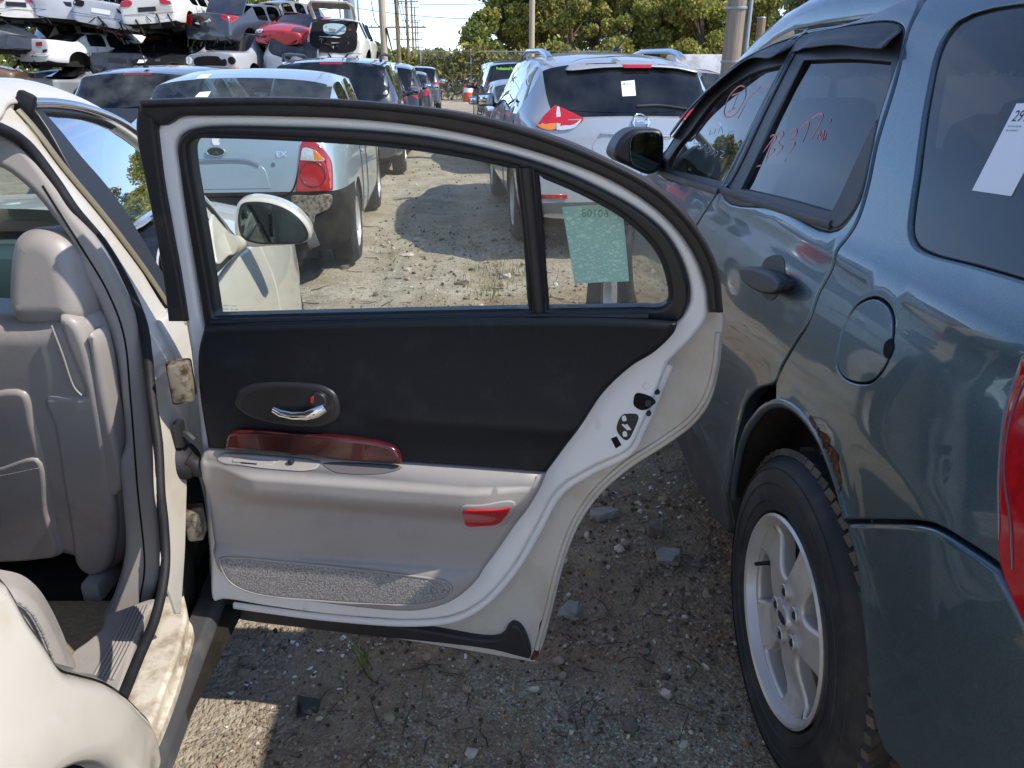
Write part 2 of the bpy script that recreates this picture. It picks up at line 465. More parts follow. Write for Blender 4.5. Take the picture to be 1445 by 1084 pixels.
M['vinyl'] = mat('black_vinyl_trim', (.0065, .0088, .0130), .46, bump=(240, .35, .0008), spec=.24, dirt=(lin(58, 60, 64), 9, .55, 1.2))
M['greyt'] = mat('grey_vinyl_trim', lin(154, 149, 145), .50, bump=(260, .18, .0006), var=(3, .05), dirt=(lin(128, 121, 115), 11, .54, 1.05))
M['leather'] = mat('grey_leather', lin(156, 150, 146), .42, bump=(120, .28, .0012), var=(4, .06), dirt=(lin(110, 102, 95), 5, .55, 1.0))
M['carpet'] = mat('grey_carpet', lin(146, 143, 141), .95, var=(260, .55), bump=(220, 1.0, .004), spec=.1)
M['beige'] = mat('beige_carpet', lin(150, 132, 108), .95, var=(90, .25), bump=(150, .8, .004), spec=.1)
M['wood'] = mat('burgundy_wood_trim', lin(74, 22, 22), .22, 0, 1.0, dirt=(lin(40, 14, 14), 22, .4, .65), stretch=(.18, .18, 1))
M['chrome'] = mat('chrome', (.82, .82, .82), .07, 1.0)
M['brushed'] = mat('painted_chrome', (.62, .64, .67), .18, 1.0)
M['alloy'] = mat('alloy_wheel_silver', lin(206, 203, 198), .40, .42, .4, dirt=(lin(140, 128, 112), 14, .56, .95))
M['alloyd'] = mat('brake_dust_metal', (.035, .033, .03), .6, .3)
M['tread'] = mat('tyre_tread', (.050, .048, .046), .85, dirt=(lin(120, 110, 98), 16, .40, .78))
M['tyre'] = mat('tyre_rubber', (.020, .0215, .025), .66, dirt=(lin(92, 87, 82), 9, .50, .95), bump=(90, .15, .001))
M['redlens'] = mat('red_lamp_lens', (.42, .006, .010), .12, 0, 1.0, var=(60, .25))
M['reddk'] = mat('red_lamp_trim', (.16, .004, .006), .2, 0, 1.0)
M['refl'] = mat('red_door_reflector', (.46, .012, .016), .22, 0, .8, bump=(500, .3, .0006))
M['amber'] = mat('amber_lamp_lens', (.75, .22, .02), .15, 0, 1.0)
M['clear'] = mat('clear_lamp_lens', (.62, .62, .60), .12, .3, 1.0, var=(90, .3))
M['dark'] = mat('dark_cabin', (.010, .010, .011), .8, spec=.2)
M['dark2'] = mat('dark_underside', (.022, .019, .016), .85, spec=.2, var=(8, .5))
M['rust'] = mat('rust', lin(98, 62, 42), .95, var=(70, .75), dirt=(lin(52, 40, 34), 45, .45, .65), bump=(90, .8, .004), spec=.15)
M['galv'] = mat('dull_hinge_steel', lin(150, 140, 122), .55, .4, dirt=(lin(70, 52, 32), 40, .45, .62))
M['label'] = mat('white_label_paper', (.74, .75, .78), .45)
M['ink'] = mat('dark_label_ink', (.02, .018, .05), .5)
M['pinkmark'] = mat('pink_paint_marker', lin(214, 140, 140), .6)
M['palemark'] = mat('pale_paint_marker', lin(168, 182, 180), .6)
M['wht'] = mat('white_print', (.8, .8, .8), .5)
M['redpl'] = mat('red_plastic', (.5, .02, .02), .4)
M['glass_door'] = glass('green_door_glass', (.885, .955, .915), 1.0, ((.55, .58, .5), .16, 9))
M['glass_tint'] = glass('privacy_glass', (.03, .036, .05), 1.4, ((.35, .38, .42), .06, 4))
M['glass_tint2'] = glass('tinted_glass', (.03, .04, .05), 1.05, ((.4, .42, .42), .06, 4))
M['glass_lt'] = glass('light_car_glass', (.66, .76, .72), 1.3, ((.5, .52, .5), .12, 4))
M['mirror'] = mat('mirror_glass', (.72, .74, .74), .015, 1.0)
M['mirrord'] = mat('dim_mirror_glass', (.20, .24, .23), .03, 1.0, dirt=(lin(90, 96, 92), 8, .45, .9))
def paint(name, col, metal=.0, rough=.35, dirty=.5, coat=.9):
    return mat(name, col, rough, metal, coat, dirt=(tuple(.5 * c + .5 * d for c, d in zip(col, lin(140, 128, 110))), 1.7, .55 - .1 * dirty, .95), coatr=.04)
# ================================================================== dark blue SUV on the right
PS = R(-1.5)
def sst(x): x = np.clip(x, 0, 1); return x * x * (3 - 2 * x)
_ez = np.array([0, .3, .42, .55, .68, .8, .9, 1.0, 1.08, 1.16, 1.25, 1.35, 1.45, 1.55, 1.62, 1.67, 1.71, 1.76])
_ew = np.array([-.06, -.03, -.012, .004, .013, .017, .014, .0, -.018, -.043, -.075, -.108, -.145, -.186, -.222, -.262, -.33, -.50])
_fz = np.linspace(0, 1.76, 400)
_fw = np.interp(_fz, _ez, _ew)
_ker = np.exp(-np.linspace(-2.2, 2.2, 31) ** 2); _ker /= _ker.sum()
_fw = np.convolve(np.pad(_fw, 15, mode='edge'), _ker, 'valid')
def suv_w(a, b):
    a = np.asarray(a, float); b = np.asarray(b, float)
    w = np.interp(b, _fz, _fw)
    r = np.hypot(a, b - .37)
    w = w + .030 * np.exp(-((r - .40) / .075) ** 2) * sst((b - .25) / .25)
    w = w - .28 * np.clip(-(a + .42), 0, 2) ** 2 - .012 * np.clip(a - .9, 0, 4) ** 2
    w = w - .35 * np.clip(a - 2.05, 0, 2) ** 2
    w = w + .006 * np.exp(-((b - 1.165) / .02) ** 2)            # shoulder crease
    return w
ES = HF((.604, 1.40, 0), (math.sin(PS), math.cos(PS), 0), (0, 0, 1), (-math.cos(PS), math.sin(PS), 0), suv_w)
suv = empty('suv', (1.45, 1.42, 0), -PS, 'dark blue SUV beside the open white door with tinted windows and numbered label', 'suv')
E = lambda pts, off=0.0: ES.px(pts, off)
CUT_REAR = [(1287, 22), (1285, 36), (1263, 119), (1238, 201), (1224, 266), (1209, 313), (1184, 349), (1173, 381), (1155, 415), (1141, 454), (1119, 490), (1101, 523), (1094, 540)]
ARCH = [(1033, 702), (1036, 668), (1044, 628), (1056, 600), (1074, 578), (1094, 569), (1114, 574), (1135, 592), (1156, 624), (1177, 676), (1193, 733)]
QWIN = [(1351, 30), (1328, 58), (1306, 144), (1293, 234), (1282, 322), (1288, 345), (1306, 358), (1375, 377), (1452, 400), (1530, 425), (1560, 330), (1580, 60), (1540, 10)]
FUEL = [(1234, 419), (1256, 433), (1262, 460), (1254, 508), (1234, 537), (1213, 542), (1189, 532), (1181, 515), (1184, 490), (1193, 456), (1209, 430)]
qwin_e, fuel_e, arch_e = E(QWIN), E(FUEL), E(ARCH)
cut_e = E(CUT_REAR)
# rear quarter: from the door cut back past the lamp, down to the bumper seam and round the wheel arch
zr = 1.655
def gap(line, da): return [(p[0] + da, *p[1:]) for p in line]
lampE = E([(1447, 500), (1437, 523), (1421, 573), (1412, 638), (1410, 731), (1412, 795)])
seamE = E([(1195, 733), (1250, 733), (1300, 735), (1325, 742), (1380, 775), (1412, 797)])
quarter = [(c[0] - .004, c[1]) for c in cut_e]; quarter[-1] = (*quarter[-1][:2], 1)
arch_top = [p for p in arch_e if p[0] < cut_e[-1][0] - .012]
archlow = [(p[0], p[1]) for p in arch_top]
top_q = [(-.72, 1.675, 1), (-.3, 1.672), (.2, 1.665), (quarter[0][0], 1.657, 1)]
quarter_o = top_q + quarter[1:] + [(archlow[0][0], archlow[0][1], 1)] + archlow[1:-1] + [(*archlow[-1], 1)] + [(p[0], p[1]) for p in seamE[1:-1]] + [(*seamE[-1], 1)] + [(p[0] + .0, p[1]) for p in lampE[::-1][1:]] + [(-.60, 1.30), (-.70, 1.5)]
plate('rear_quarter_panel', ES, quarter_o, [qwin_e, fuel_e], 0, .03, .004, 3, .035, M['blue'], suv)
plate('quarter_window', ES, [(p[0] * 1, p[1]) for p in qwin_e], [], -.008, .006, .004, 2, .06, M['glass_tint'], suv)
plate('fuel_door', ES, [(-.118 + (p[0] + .118) * .95, 1.045 + (p[1] - 1.045) * .95) for p in fuel_e], [], .0005, .012, .002, 2, .02, M['blue'], suv)
plate('fuel_recess', ES, [(-.118 + (p[0] + .118) * 1.05, 1.045 + (p[1] - 1.045) * 1.05) for p in fuel_e], [], -.012, .004, .001, 1, .05, M['dark'], suv)
n = E([(1258, 478), (1262, 490), (1255, 506), (1248, 500), (1250, 484)])
plate('fuel_door_notch', ES, n, [], .0025, .003, .001, 1, .03, M['dark'], suv)
# bumper cover
bl = E([(1195, 735), (1203, 770), (1210, 805), (1221, 910), (1235, 1018), (1250, 1060), (1275, 1090)])
bs = [(p[0], p[1] - .007) for p in seamE]
bump_o = [(*bs[0][:2], 1)] + bs[1:-1] + [(bs[-1][0], bs[-1][1], 1), (-.62, .90), (-.78, .80, 1), (-.80, .30, 1), (-.5, .235)] + [(p[0], p[1]) for p in bl[::-1][:-1]]
plate('rear_bumper', ES, bump_o, [], .004, .03, .010, 3, .035, M['blue'], suv)
# tail lamp
lamp_o = [(p[0] - .005, p[1]) for p in lampE] + [(-.72, .86), (-.80, 1.0), (-.72, 1.22), (-.60, 1.24)]
tl = plate('taillight', ES, lamp_o, [], .010, .04, .012, 3, .03, M['redlens'], suv)
li = [(p[0] - .028, p[1] + (.012 if i > 3 else -.01)) for i, p in enumerate(lampE)]
strip('lamp_seam', ES, li, .0022, .0105, M['reddk'], tl, sub=4)
# doors
top_line = E([(1278, 14), (1210, 26), (1141, 41)])
bcut_up = E([(1141, 41), (1126, 54), (1095, 118), (1060, 190), (1022, 266)])
bcut_lo = E([(1022, 266), (1011, 273), (988, 309), (965, 352), (945, 420)])
rdoor_cut = [(p[0] + .004, p[1]) for p in cut_e]
door_low = E([(1069, 551), (1051, 573), (1042, 598), (1034, 658), (1029, 690)])
bx = bcut_lo[-1][0]
door_o = [(top_line[-1][0] - .003, top_line[-1][1] - .004, 1), (top_line[1][0], top_line[1][1] - .004), (rdoor_cut[0][0] + .05, 1.640), (rdoor_cut[0][0] + .006, 1.622)] + rdoor_cut[1:] + [(p[0] + .006, p[1]) for p in door_low] + [(door_low[-1][0] + .03, .44, 1), (bx, .44, 1), (bx, .8)] + [(p[0] - .004, p[1]) for p in bcut_lo[::-1][1:]]
WIN_R = E([(1119, 77), (1126, 54), (1180, 40), (1256, 31), (1274, 42), (1272, 65), (1238, 173), (1213, 284), (1184, 324), (1100, 296), (1018, 266)])
rd = plate('rear_door', ES, door_o, [[(p[0], p[1]) for p in WIN_R]], 0, .03, .006, 3, .04, M['blue'], suv)
GL_R = [(1132, 86), (1195, 84), (1254, 88), (1251, 119), (1238, 162), (1204, 232), (1171, 299), (1108, 281), (1045, 266)]
gl = E(GL_R)
WR = [(p[0], p[1], 1) if i in (0, 10) else p for i, p in enumerate(WIN_R)]
GR = [(*p[:2], 1) if i in (0, 2, 6, 8) else p for i, p in enumerate(gl)]
plate('window_trim', ES, [(p[0], p[1]) for p in WIN_R], [GR], -.003, .02, .004, 2, .05, M['blackp'], rd)
gw = plate('window', ES, [(.53 + (p[0] - .53) * 1.03, 1.36 + (p[1] - 1.36) * 1.05) for p in gl], [], -.016, .005, .002, 1, .08, M['glass_tint2'], rd)
plate('sail_trim', ES, E([(1237, 168), (1204, 234), (1171, 300), (1160, 306, 1), (1178, 322), (1192, 312), (1212, 282)]), [], .001, .012, .005, 2, .03, M['clad'], rd)
strip('belt_moulding', ES, E([(1018, 268), (1100, 296), (1172, 318)]), .011, .0, M['clad'], rd, .45)
# wind deflectors stand out from the glass
def visor(name, outer, par, ntop):
    """outer lists the upper, attached edge first (ntop points), then the free lower edge"""
    p = E(outer); up = np.array(smooth([q[:2] for q in p[:ntop]], False, 8)); lo = np.array(smooth([q[:2] for q in p[ntop:]], False, 8))
    def sd(q, a, b):
        p0, p1 = q[:-1], q[1:]; dd = p1 - p0; t = np.clip(((np.array([a, b]) - p0) * dd).sum(1) / ((dd * dd).sum(1) + 1e-12), 0, 1)
        c = p0 + dd * t[:, None]; return float(np.min(np.hypot(c[:, 0] - a, c[:, 1] - b)))
    def cr(a, b):
        d = sd(up, a, b); e = sd(lo, a, b); return -.026 + .028 * float(sst(d / (d + e + 1e-4)))
    plate(name, ES, p, [], .030, .006, .004, 3, .018, M['blackp'], par, crown=cr)
visor('wind_deflector', [(1117, 71), (1130, 54), (1177, 41), (1230, 34), (1262, 34), (1272, 42), (1267, 67), (1248, 69), (1198, 64), (1148, 69)], rd, 6)
fglass = [(1101, 92, 1), (1060, 172), (1018, 257, 1), (939, 238, 1), (950, 215), (972, 187), (1004, 144), (1051, 108)]
fwin = [(1127, 50, 1), (1080, 68), (1030, 98), (975, 160), (925, 236, 1), (930, 246), (1016, 273, 1), (1060, 190)]
fd_top = E([(1140, 42), (1105, 60), (1069, 77), (1040, 97), (1000, 132), (961, 175), (925, 225), (905, 262)])
fb = max(fd_top[-1][0], 1.95)
fdoor_o = [(p[0] + .004, p[1]) for p in bcut_lo[::-1]]
fdoor_o = [(bx + .004, .44, 1)] + [(bx + .004, .8)] + fdoor_o[1:-1] + [(p[0] + .004, p[1]) for p in bcut_up[::-1]] + [(*q, 1) if i == 0 else q for i, q in enumerate(fd_top[1:])] + [(fb + .06, 1.0), (fb + .03, .5), (fb, .44, 1)]
fd = plate('front_door', ES, fdoor_o, [E(fwin)], 0, .03, .006, 3, .05, M['blue'], suv)
plate('window_trim', ES, E(fwin), [E(fglass)], -.003, .02, .004, 2, .05, M['blackp'], fd)
fgl = E(fglass)
plate('window', ES, [(1.25 + (p[0] - 1.25) * 1.04, 1.33 + (p[1] - 1.33) * 1.06, 1) for p in fgl], [], -.016, .005, .002, 1, .08, M['glass_tint2'], fd)
strip('belt_moulding', ES, E([(928, 243), (970, 258), (1013, 271)]), .011, .0, M['clad'], fd, .45)
visor('wind_deflector', [(946, 190), (970, 156), (1018, 108), (1068, 75), (1105, 60), (1126, 58), (1108, 79), (1069, 84), (1033, 110), (986, 153), (957, 190)], fd, 6)
strip('pillar_strip', ES, E([(1124, 62), (1097, 118), (1062, 190), (1026, 262)]), .013, -.004, M['blackp'], rd, .35)
strip('pillar_strip', ES, E([(1106, 92), (1082, 140), (1048, 206), (1018, 260)]), .010, -.004, M['blackp'], fd, .35)
# front fender, A pillar, bonnet side
plate('front_fender', ES, [(fb + .064, 1.05, 1), (fb + .034, .5), (fb + .01, .44, 1), (2.2, .44, 1), (2.25, .62), (2.45, .78), (2.75, .78), (3.0, .6), (3.05, .45, 1), (3.25, .45, 1), (3.3, .85), (3.1, 1.02), (2.5, 1.06)], [], 0, .03, .008, 3, .08, M['blue'], suv)
# rocker cladding
rk = E([(979, 600), (1022, 664), (1027, 690)])
plate('rocker_cladding', ES, [(.47, .435), (.9, .435), (2.15, .435), (2.15, .26), (1.2, .24), (.55, .25), (.44, .30)], [], .012, .05, .012, 3, .05, M['clad'], suv)
plate('mud_guard', ES, [(.455, .62), (.47, .52), (.46, .30), (.43, .25), (.415, .40), (.425, .54)], [], -.004, .05, .005, 2, .03, M['clad'], suv)
# wheel arch lip and liner
lip = [(p[0], p[1]) for p in arch_e]
strip('arch_lip', ES, lip, .011, -.006, M['blue'], suv, .8)
rr = MB()
ra = [ES.P(p[0], p[1], -.012) for p in smooth(lip, False, 4)]
inn = [q + .55 * -ES.N for q in ra]
rr.loft([[tuple(p), tuple(q)] for p, q in zip(ra, inn)], False, False)
c0 = ES.P(.0, .5, -.56); rr.box(c0, (.02, 1.0, .9))
rr.build('wheel_well_liner', M['dark2'], suv)
rust = [(p[0] + .006, p[1] + .0) for p in E([(1138, 597), (1146, 588), (1153, 599), (1160, 609), (1171, 617), (1176, 632), (1186, 644), (1187, 662), (1191, 682), (1188, 700), (1183, 690), (1178, 672), (1170, 652), (1158, 630), (1148, 613)])]
plate('rust_patch', ES, rust, [], .0016, .003, .001, 1, .012, M['rust'], suv, sub=3, crown=lambda a, b: .0022 * math.sin(a * 310) * math.sin(b * 270 + 1))
# door handle
hc = E([(1074, 380), (1080, 366), (1092, 360), (1104, 362), (1108, 376), (1106, 398), (1098, 416), (1088, 424), (1076, 416), (1073, 398)])
plate('handle_recess', ES, hc, [], .0015, .003, .001, 1, .02, M['blackp'], rd)
ha = E([(1066, 380), (1082, 376), (1102, 381), (1120, 390), (1127, 402), (1122, 412), (1106, 415), (1090, 411), (1078, 404), (1067, 392)])
plate('door_handle', ES, ha, [], .042, .024, .009, 4, .02, M['blackp'], rd)
for q in ((1071, 386), (1118, 402)):
    a, b = ES.pix(*q); 
    MB().tube([ES.P(a, b, -.002), ES.P(a, b, .026)], .011, 10).build('handle_mount', M['blackp'], rd)
# mirror
mp = np.array(at_y(908, 215, 3.10)); mx = mp
ms = HF((mx[0], mx[1], mx[2]), (1, .12, 0), (0, 0, 1), (.12, -1, 0))
mo = ms.px([(867, 219), (877, 196), (893, 184), (915, 182), (932, 184), (937, 192), (936, 228), (932, 240), (917, 247), (890, 236), (873, 228)])
mm = plate('side_mirror', ms, mo, [], 0, .13, .022, 4, .03, M['blackp'], suv, back=True)
mg = ms.px([(891, 196), (900, 188), (928, 188), (931, 195), (930, 228), (924, 238), (914, 241), (893, 232)])
plate('mirror_glass', ms, mg, [], .003, .006, .002, 1, .05, M['mirrord'], mm)
MB().tube([np.array(ms.P(*ms.pix(925, 235), -.06)), ES.P(1.93, 1.15, .0)], .030, 10).build('mirror_arm', M['blackp'], mm)
# roof, rails, cabin shell
ring = []
for a in np.linspace(-.75, 1.62, 14):
    e0 = ES.P(a, 1.652, -.004); d = -ES.N; zz = .0
    f = 1 - .10 * max(0, (a - .9) / .7) ** 2
    k = [(0, 0), (.03, .035), (.10, .062), (.25, .080), (.55, .092), (.85, .080), (1.0, .062), (1.07, .035), (1.10, 0), (1.10, -.04), (0, -.04)]
    dz = -.115 * max(0, (a - 1.0) / .6) ** 1.6
    ring.append([tuple(e0 + d * u + np.array([0, 0, v + dz])) for u, v in k])
MB().loft(ring).build('roof', M['blue'], suv, ang=50)
for off_ in (.14, .98):
    pts = [ES.P(a, 1.652, 0) - ES.N * off_ + np.array([0, 0, z]) for a, z in ((-.6, .07), (-.5, .125), (-.2, .135), (.4, .135), (.75, .125), (.86, .07))]
    MB().tube([pts[0] * 1] + [p for p in pts[1:]], .017, 8).build('roof_rail', M['blackp'], suv)
sh = []
for a in np.linspace(-.7, 1.75, 8):
    lo = ES.P(a, .45, -.05); ms_ = ES.P(a, 1.15, -.07); up = ES.P(a, 1.62, -.06); w_ = -ES.N
    up = up + np.array([0, 0, -.40 * max(0, (a - 1.1) / .65) ** 1.4])
    sh.append([tuple(lo), tuple(ms_ + w_ * .02), tuple(lo + w_ * 1.45), tuple(lo + w_ * 1.45 + np.array([0, 0, -.03])), tuple(lo + np.array([0, 0, -.05]))])
MB().loft(sh).build('cabin_floor', M['dark'], suv)
far = MB()
far.loft([[tuple(ES.P(a, z, 0) - ES.N * (1.60 + 2 * (suv_w(a, z)))) for z in (.3, .8, 1.15)] for a in np.linspace(-.75, 3.2, 14)], False, False)
far.build('far_side_panel', M['blue'], suv)
# seat backs and head restraints behind the tinted glass
for (a, u) in ((.15, .40), (.15, 1.05), (1.05, .40), (1.05, 1.05)):
    p = ES.P(a, .8, 0) - ES.N * u
    st = MB(); st.box((p[0], p[1], .85), (.48, .16, .75), None, .06); st.box((p[0], p[1] - .02, 1.33), (.26, .12, .18), None, .05)
    st.build('seat', M['dark2'], suv)
# tail end: bumper return, tailgate, rear window
def tail_band(zs, inset):
    rg = []
    for z, a_ in zs:
        p = ES.P(a_, z, -inset); w_ = 1.62 + 2 * float(suv_w(-.3, z)) - 2 * inset
        rg.append([tuple(p - ES.N * w_ * t - ES.A * .075 * math.sin(math.pi * t) ** .6) for t in np.linspace(0, 1, 15)])
    return rg
MB().loft(tail_band([(.24, -.70), (.32, -.80), (.55, -.815), (.72, -.805), (.80, -.77)], .004), False, False).build('rear_bumper_face', M['blue'], suv, ang=50)
MB().loft(tail_band([(.78, -.75), (.95, -.765), (1.10, -.76), (1.18, -.735)], .012), False, False).build('tailgate', M['blue'], suv, ang=50)
MB().loft(tail_band([(1.18, -.735), (1.40, -.715), (1.58, -.68)], .03), False, False).build('rear_window', M['glass_tint'], suv, ang=50)
MB().loft(tail_band([(1.57, -.70), (1.66, -.72), (1.70, -.66)], .02), False, False).build('tailgate_header', M['blue'], suv, ang=50)
# front wheel
# ---- wheels
def alloy_wheel(parent, C, ax, fwd, r=.37, wid=.22, detailed=True, rimr=.222, local=False, spokes=5, rot=0.0, matr=None, cap=None):
    """wheel centred on the outer face C, facing ax, with fwd as its 0-degree direction"""
    ax = Vector(ax).normalized(); fwd = Vector(fwd).normalized(); up = ax.cross(fwd)
    if up.z < 0: up = -up
    T = Matrix((fwd, up, ax)).transposed().to_4x4(); T.translation = Vector(C)
    t = MB(); ns = 96 if detailed else 28
    prof = [(rimr + .004, -.012), (rimr + .012, .004), (rimr + .03, .010), (r - .055, .012), (r - .035, .006), (r - .016, -.012), (r - .004, -.036), (r, -.060), (r, -.10), (r - .001, -wid + .06), (r - .006, -wid + .03), (r - .03, -wid), (rimr, -wid)]
    t.lathe(prof, ns, T)
    if detailed:
        tb = MB()
        for k in range(64):       # tread blocks
            a = 2 * math.pi * k / 64
            for row, (z0, z1, sk) in enumerate(((-.018, -.062, .22), (-.070, -.106, -.3), (-.114, -.150, .3), (-.158, -.190, -.35))):
                a0 = a + (row % 2) * .05
                m_ = T @ Matrix.Rotation(a0, 4, 'Z') @ Matrix.Translation((r - (.010 if row == 0 else .004 if row == 3 else 0), 0, (z0 + z1) / 2)) @ Matrix.Rotation(.38 if row == 0 else 0, 4, 'Y') @ Matrix.Rotation(sk, 4, 'X')
                tb.box((0, 0, 0), (.016, .0245, abs(z1 - z0)), m_)
    if detailed:
        for rr_ in (.262, .300, .335):
            t.lathe([(rr_ - .002, .010), (rr_, .0142 if rr_ < .33 else .0095), (rr_ + .002, .010 if rr_ < .32 else .004)], 96, T)
    tw = t.build('wheel', M['tyre'], parent, world=not local)
    if detailed: tag(tb.build('tread', M['tread'], tw), kind='stuff')
    rm = MB()
    rm.lathe([(rimr + .001, -.004), (rimr + .005, .006), (rimr - .001, .011), (rimr - .007, .007), (rimr - .012, -.010), (rimr - .020, -.05), (rimr - .035, -.12), (rimr - .035, -.16)], 64 if detailed else 24, T)
    rm.build('rim_barrel', matr or M['alloy'], tw)
    bk = MB(); bk.lathe([(.001, -.125), (.15, -.125), (rimr - .02, -.15)], 32 if detailed else 16, T); bk.build('brake_disc', M['alloyd'], tw)
    sf = HF(C, fwd, up, ax)
    ro = rimr - .008
    hub = .082; holes = []
    for k in range(spokes):
        a = 2 * math.pi * (k + .5) / spokes + rot
        hw_o = math.pi / spokes - .30; hw_i = math.pi / spokes - .40
        q = []
        for u in (-1, -.5, 0, .5, 1): q.append((ro - .014, a + u * hw_o))
        q += [(.135, a + hw_o * .86), (hub + .012, a + hw_i * .55), (hub + .006, a), (hub + .012, a - hw_i * .55), (.135, a - hw_o * .86)]
        holes.append([(rad * math.cos(x), rad * math.sin(x), 1 if i in (0, 4) else 0) for i, (rad, x) in enumerate(q)])
    def cr(a, b):
        d = math.hypot(a, b)
        return -.010 - .016 * float(sst((d - .09) / .10)) + .010 * float(sst((d - .18) / .03)) - .006 * float(np.exp(-((d - .06) / .02) ** 2))
    if detailed:
        sp = plate('rim_spokes', sf, [(ro * math.cos(2 * math.pi * i / 48), ro * math.sin(2 * math.pi * i / 48)) for i in range(48)], holes, 0, .034, .010, 3, .02, matr or M['alloy'], tw, cr, sub=4)
        for k in range(5):
            a = 2 * math.pi * k / 5 + rot + math.pi / 5
            p = Vector((.057 * math.cos(a), .057 * math.sin(a), 0))
            MB().lathe([(.0185, -.006), (.017, -.004), (.0165, -.022), (.001, -.022)], 20, T @ Matrix.Translation(p)).build('lug_recess', M['alloy'], tw)
            MB().lathe([(.001, -.004), (.008, -.005), (.0105, -.010), (.0105, -.024)], 6, T @ Matrix.Translation(p)).build('lug_nut', M['alloyd'], tw)
    else:
        m_ = MB()
        m_.lathe([(.001, -.004), (hub, -.012), (hub, -.04)], 16, T)
        for k in range(spokes):
            a = 2 * math.pi * k / spokes + rot; w1, w2 = .36 / spokes * .3, .38 / spokes * .22
            c_, s_ = math.cos(a), math.sin(a)
            q = [(hub * .8, -w1), (ro, -w1 * 1.1), (ro, w1 * 1.1), (hub * .8, w1)]
            vs = [tuple(T @ Vector((x * c_ - y * s_, x * s_ + y * c_, z))) for z in (-.035, -.012) for x, y in q]
            m_.add(vs, [(0, 1, 2, 3), (4, 5, 6, 7), (0, 1, 5, 4), (1, 2, 6, 5), (2, 3, 7, 6), (3, 0, 4, 7)])
        m_.build('rim_spokes', matr or M['alloy'], tw)
    return tw, T
wc = Vector((.604, 1.395, .362)); ax_ = -Vector((math.cos(PS), -math.sin(PS), 0)); fw_ = Vector((math.sin(PS), math.cos(PS), 0))
tw, T = alloy_wheel(suv, wc, ax_, -fw_, .372, .225, True, .227, rot=R(8))
MB().lathe([(.001, .000), (.026, -.001), (.029, -.006), (.029, -.03)], 32, T).build('centre_cap', M['alloy'], tw)
MB().ball((0, 0, 0), (.022, .0105, .0018), 8, T @ Matrix.Translation((0, 0, .0008))).build('cap_badge', M['ink'], tw)
csf = HF(wc, -fw_, (0, 0, 1), ax_)
text_on('badge_lettering', csf, 'Ford', -.0155, -.005, .0085, M['brushed'], tw, .0030)
MB().tube([T @ Vector((-.165, .030, -.03)), T @ Vector((-.160, .030, .012))], [.006, .0045], 8).build('valve_stem', M['rubber'], tw)
fwc = wc + fw_ * 2.62 + Vector((-.0, 0, 0))
alloy_wheel(suv, tuple(fwc), ax_, -fw_, .372, .225, False, .227)
# number label on the quarter glass, without its code pattern
sto = E([(1432, 146, 1), (1476, 150, 1), (1424, 277, 1), (1369, 269, 1)], -.004)
# make a straight-sided sticker from three of its corners
tlc, blc = np.array(sto[0][:2]), np.array(sto[3][:2]); brc = np.array(sto[2][:2])
trc = tlc + (brc - blc)
lab = plate('number_label', ES, [(*tlc, 1), (*trc, 1), (*brc, 1), (*blc, 1)], [], -.0065, .0012, .0004, 1, .05, M['label'], suv)
ux = (brc - blc); wl = np.linalg.norm(ux); ux = ux / wl; uy = (tlc - blc); hl = np.linalg.norm(uy); uy = uy / hl
def lp(u, v): q = blc + ux * u * wl + uy * v * hl; return q[0], q[1]
a, b = lp(.10, .80); text_on('label_lettering', ES, '2915', a, b, hl * .125, M['ink'], lab, -.0060, tuple(ux), tuple(uy))
for v, s in ((.735, 'BAY PARTS CENTER'), (.69, 'PULL YOUR PARTS')):
    a, b = lp(.10, v); text_on('label_lettering', ES, s, a, b, hl * .018, M['ink'], lab, -.0060, tuple(ux), tuple(uy))
# paint-marker writing on the side glass
def scrawl(strokes, m, par, off, r=.0024):
    k = MB()
    for st in strokes:
        q = smooth(E(st, off), False, 5)
        k.tube([ES.P(x[0], x[1], off) for x in q], r, 6, .25, [tuple(ES.N)] * len(q))
    return tag(k.build('marker_writing', m, par, ang=60), kind='stuff')
zx = lambda pts, ox, oy, s: [(ox + x / s, oy + y / s) for x, y in pts]
z3 = [[(420, 600), (470, 530), (460, 545), (430, 640)], [(440, 545), (462, 530), (472, 545), (450, 575), (465, 590), (440, 620)],
      [(478, 530), (492, 515), (500, 530), (482, 560), (497, 580), (475, 610)], [(512, 620), (506, 634)],
      [(525, 525), (548, 505), (552, 525), (530, 550), (545, 565), (522, 600)],
      [(570, 500), (600, 480), (598, 500), (577, 555)], [(612, 465), (640, 448), (655, 455), (640, 490), (610, 545)],
      [(630, 545), (645, 515), (645, 545), (660, 512), (655, 550)], [(670, 520), (662, 548)], [(684, 480), (688, 466)], [(385, 662), (402, 652), (415, 650)]]
scrawl([zx(s, 925, 0, 2.779) for s in z3], M['pinkmark'], rd, -.0155)
zf = [[(350, 340), (325, 340), (285, 385), (268, 440), (285, 460), (320, 440), (350, 385), (352, 345)], [(300, 375), (340, 360)], [(325, 365), (300, 430)], [(285, 440), (310, 425)], [(412, 340), (370, 380), (322, 465)]]
scrawl([zx(s, 925, 0, 2.779) for s in zf], M['pinkmark'], fd, -.0155)
zw = [[(140, 545), (158, 530), (150, 560), (165, 565), (148, 585)], [(170, 555), (165, 585), (180, 570), (172, 555)], [(188, 555), (182, 580), (196, 565), (192, 595)],
      [(200, 565), (196, 600)], [(208, 575), (200, 600), (216, 590), (208, 575)], [(222, 580), (216, 610), (232, 590), (222, 582)], [(238, 590), (230, 615), (246, 600), (240, 592)], [(255, 590), (270, 600), (252, 615), (266, 622), (255, 636)],
      [(215, 510), (210, 530), (225, 520)], [(235, 505), (230, 525)], [(245, 520), (255, 500), (262, 520)], [(285, 520), (305, 515)], [(155, 480), (148, 500)], [(165, 480), (160, 500)]]
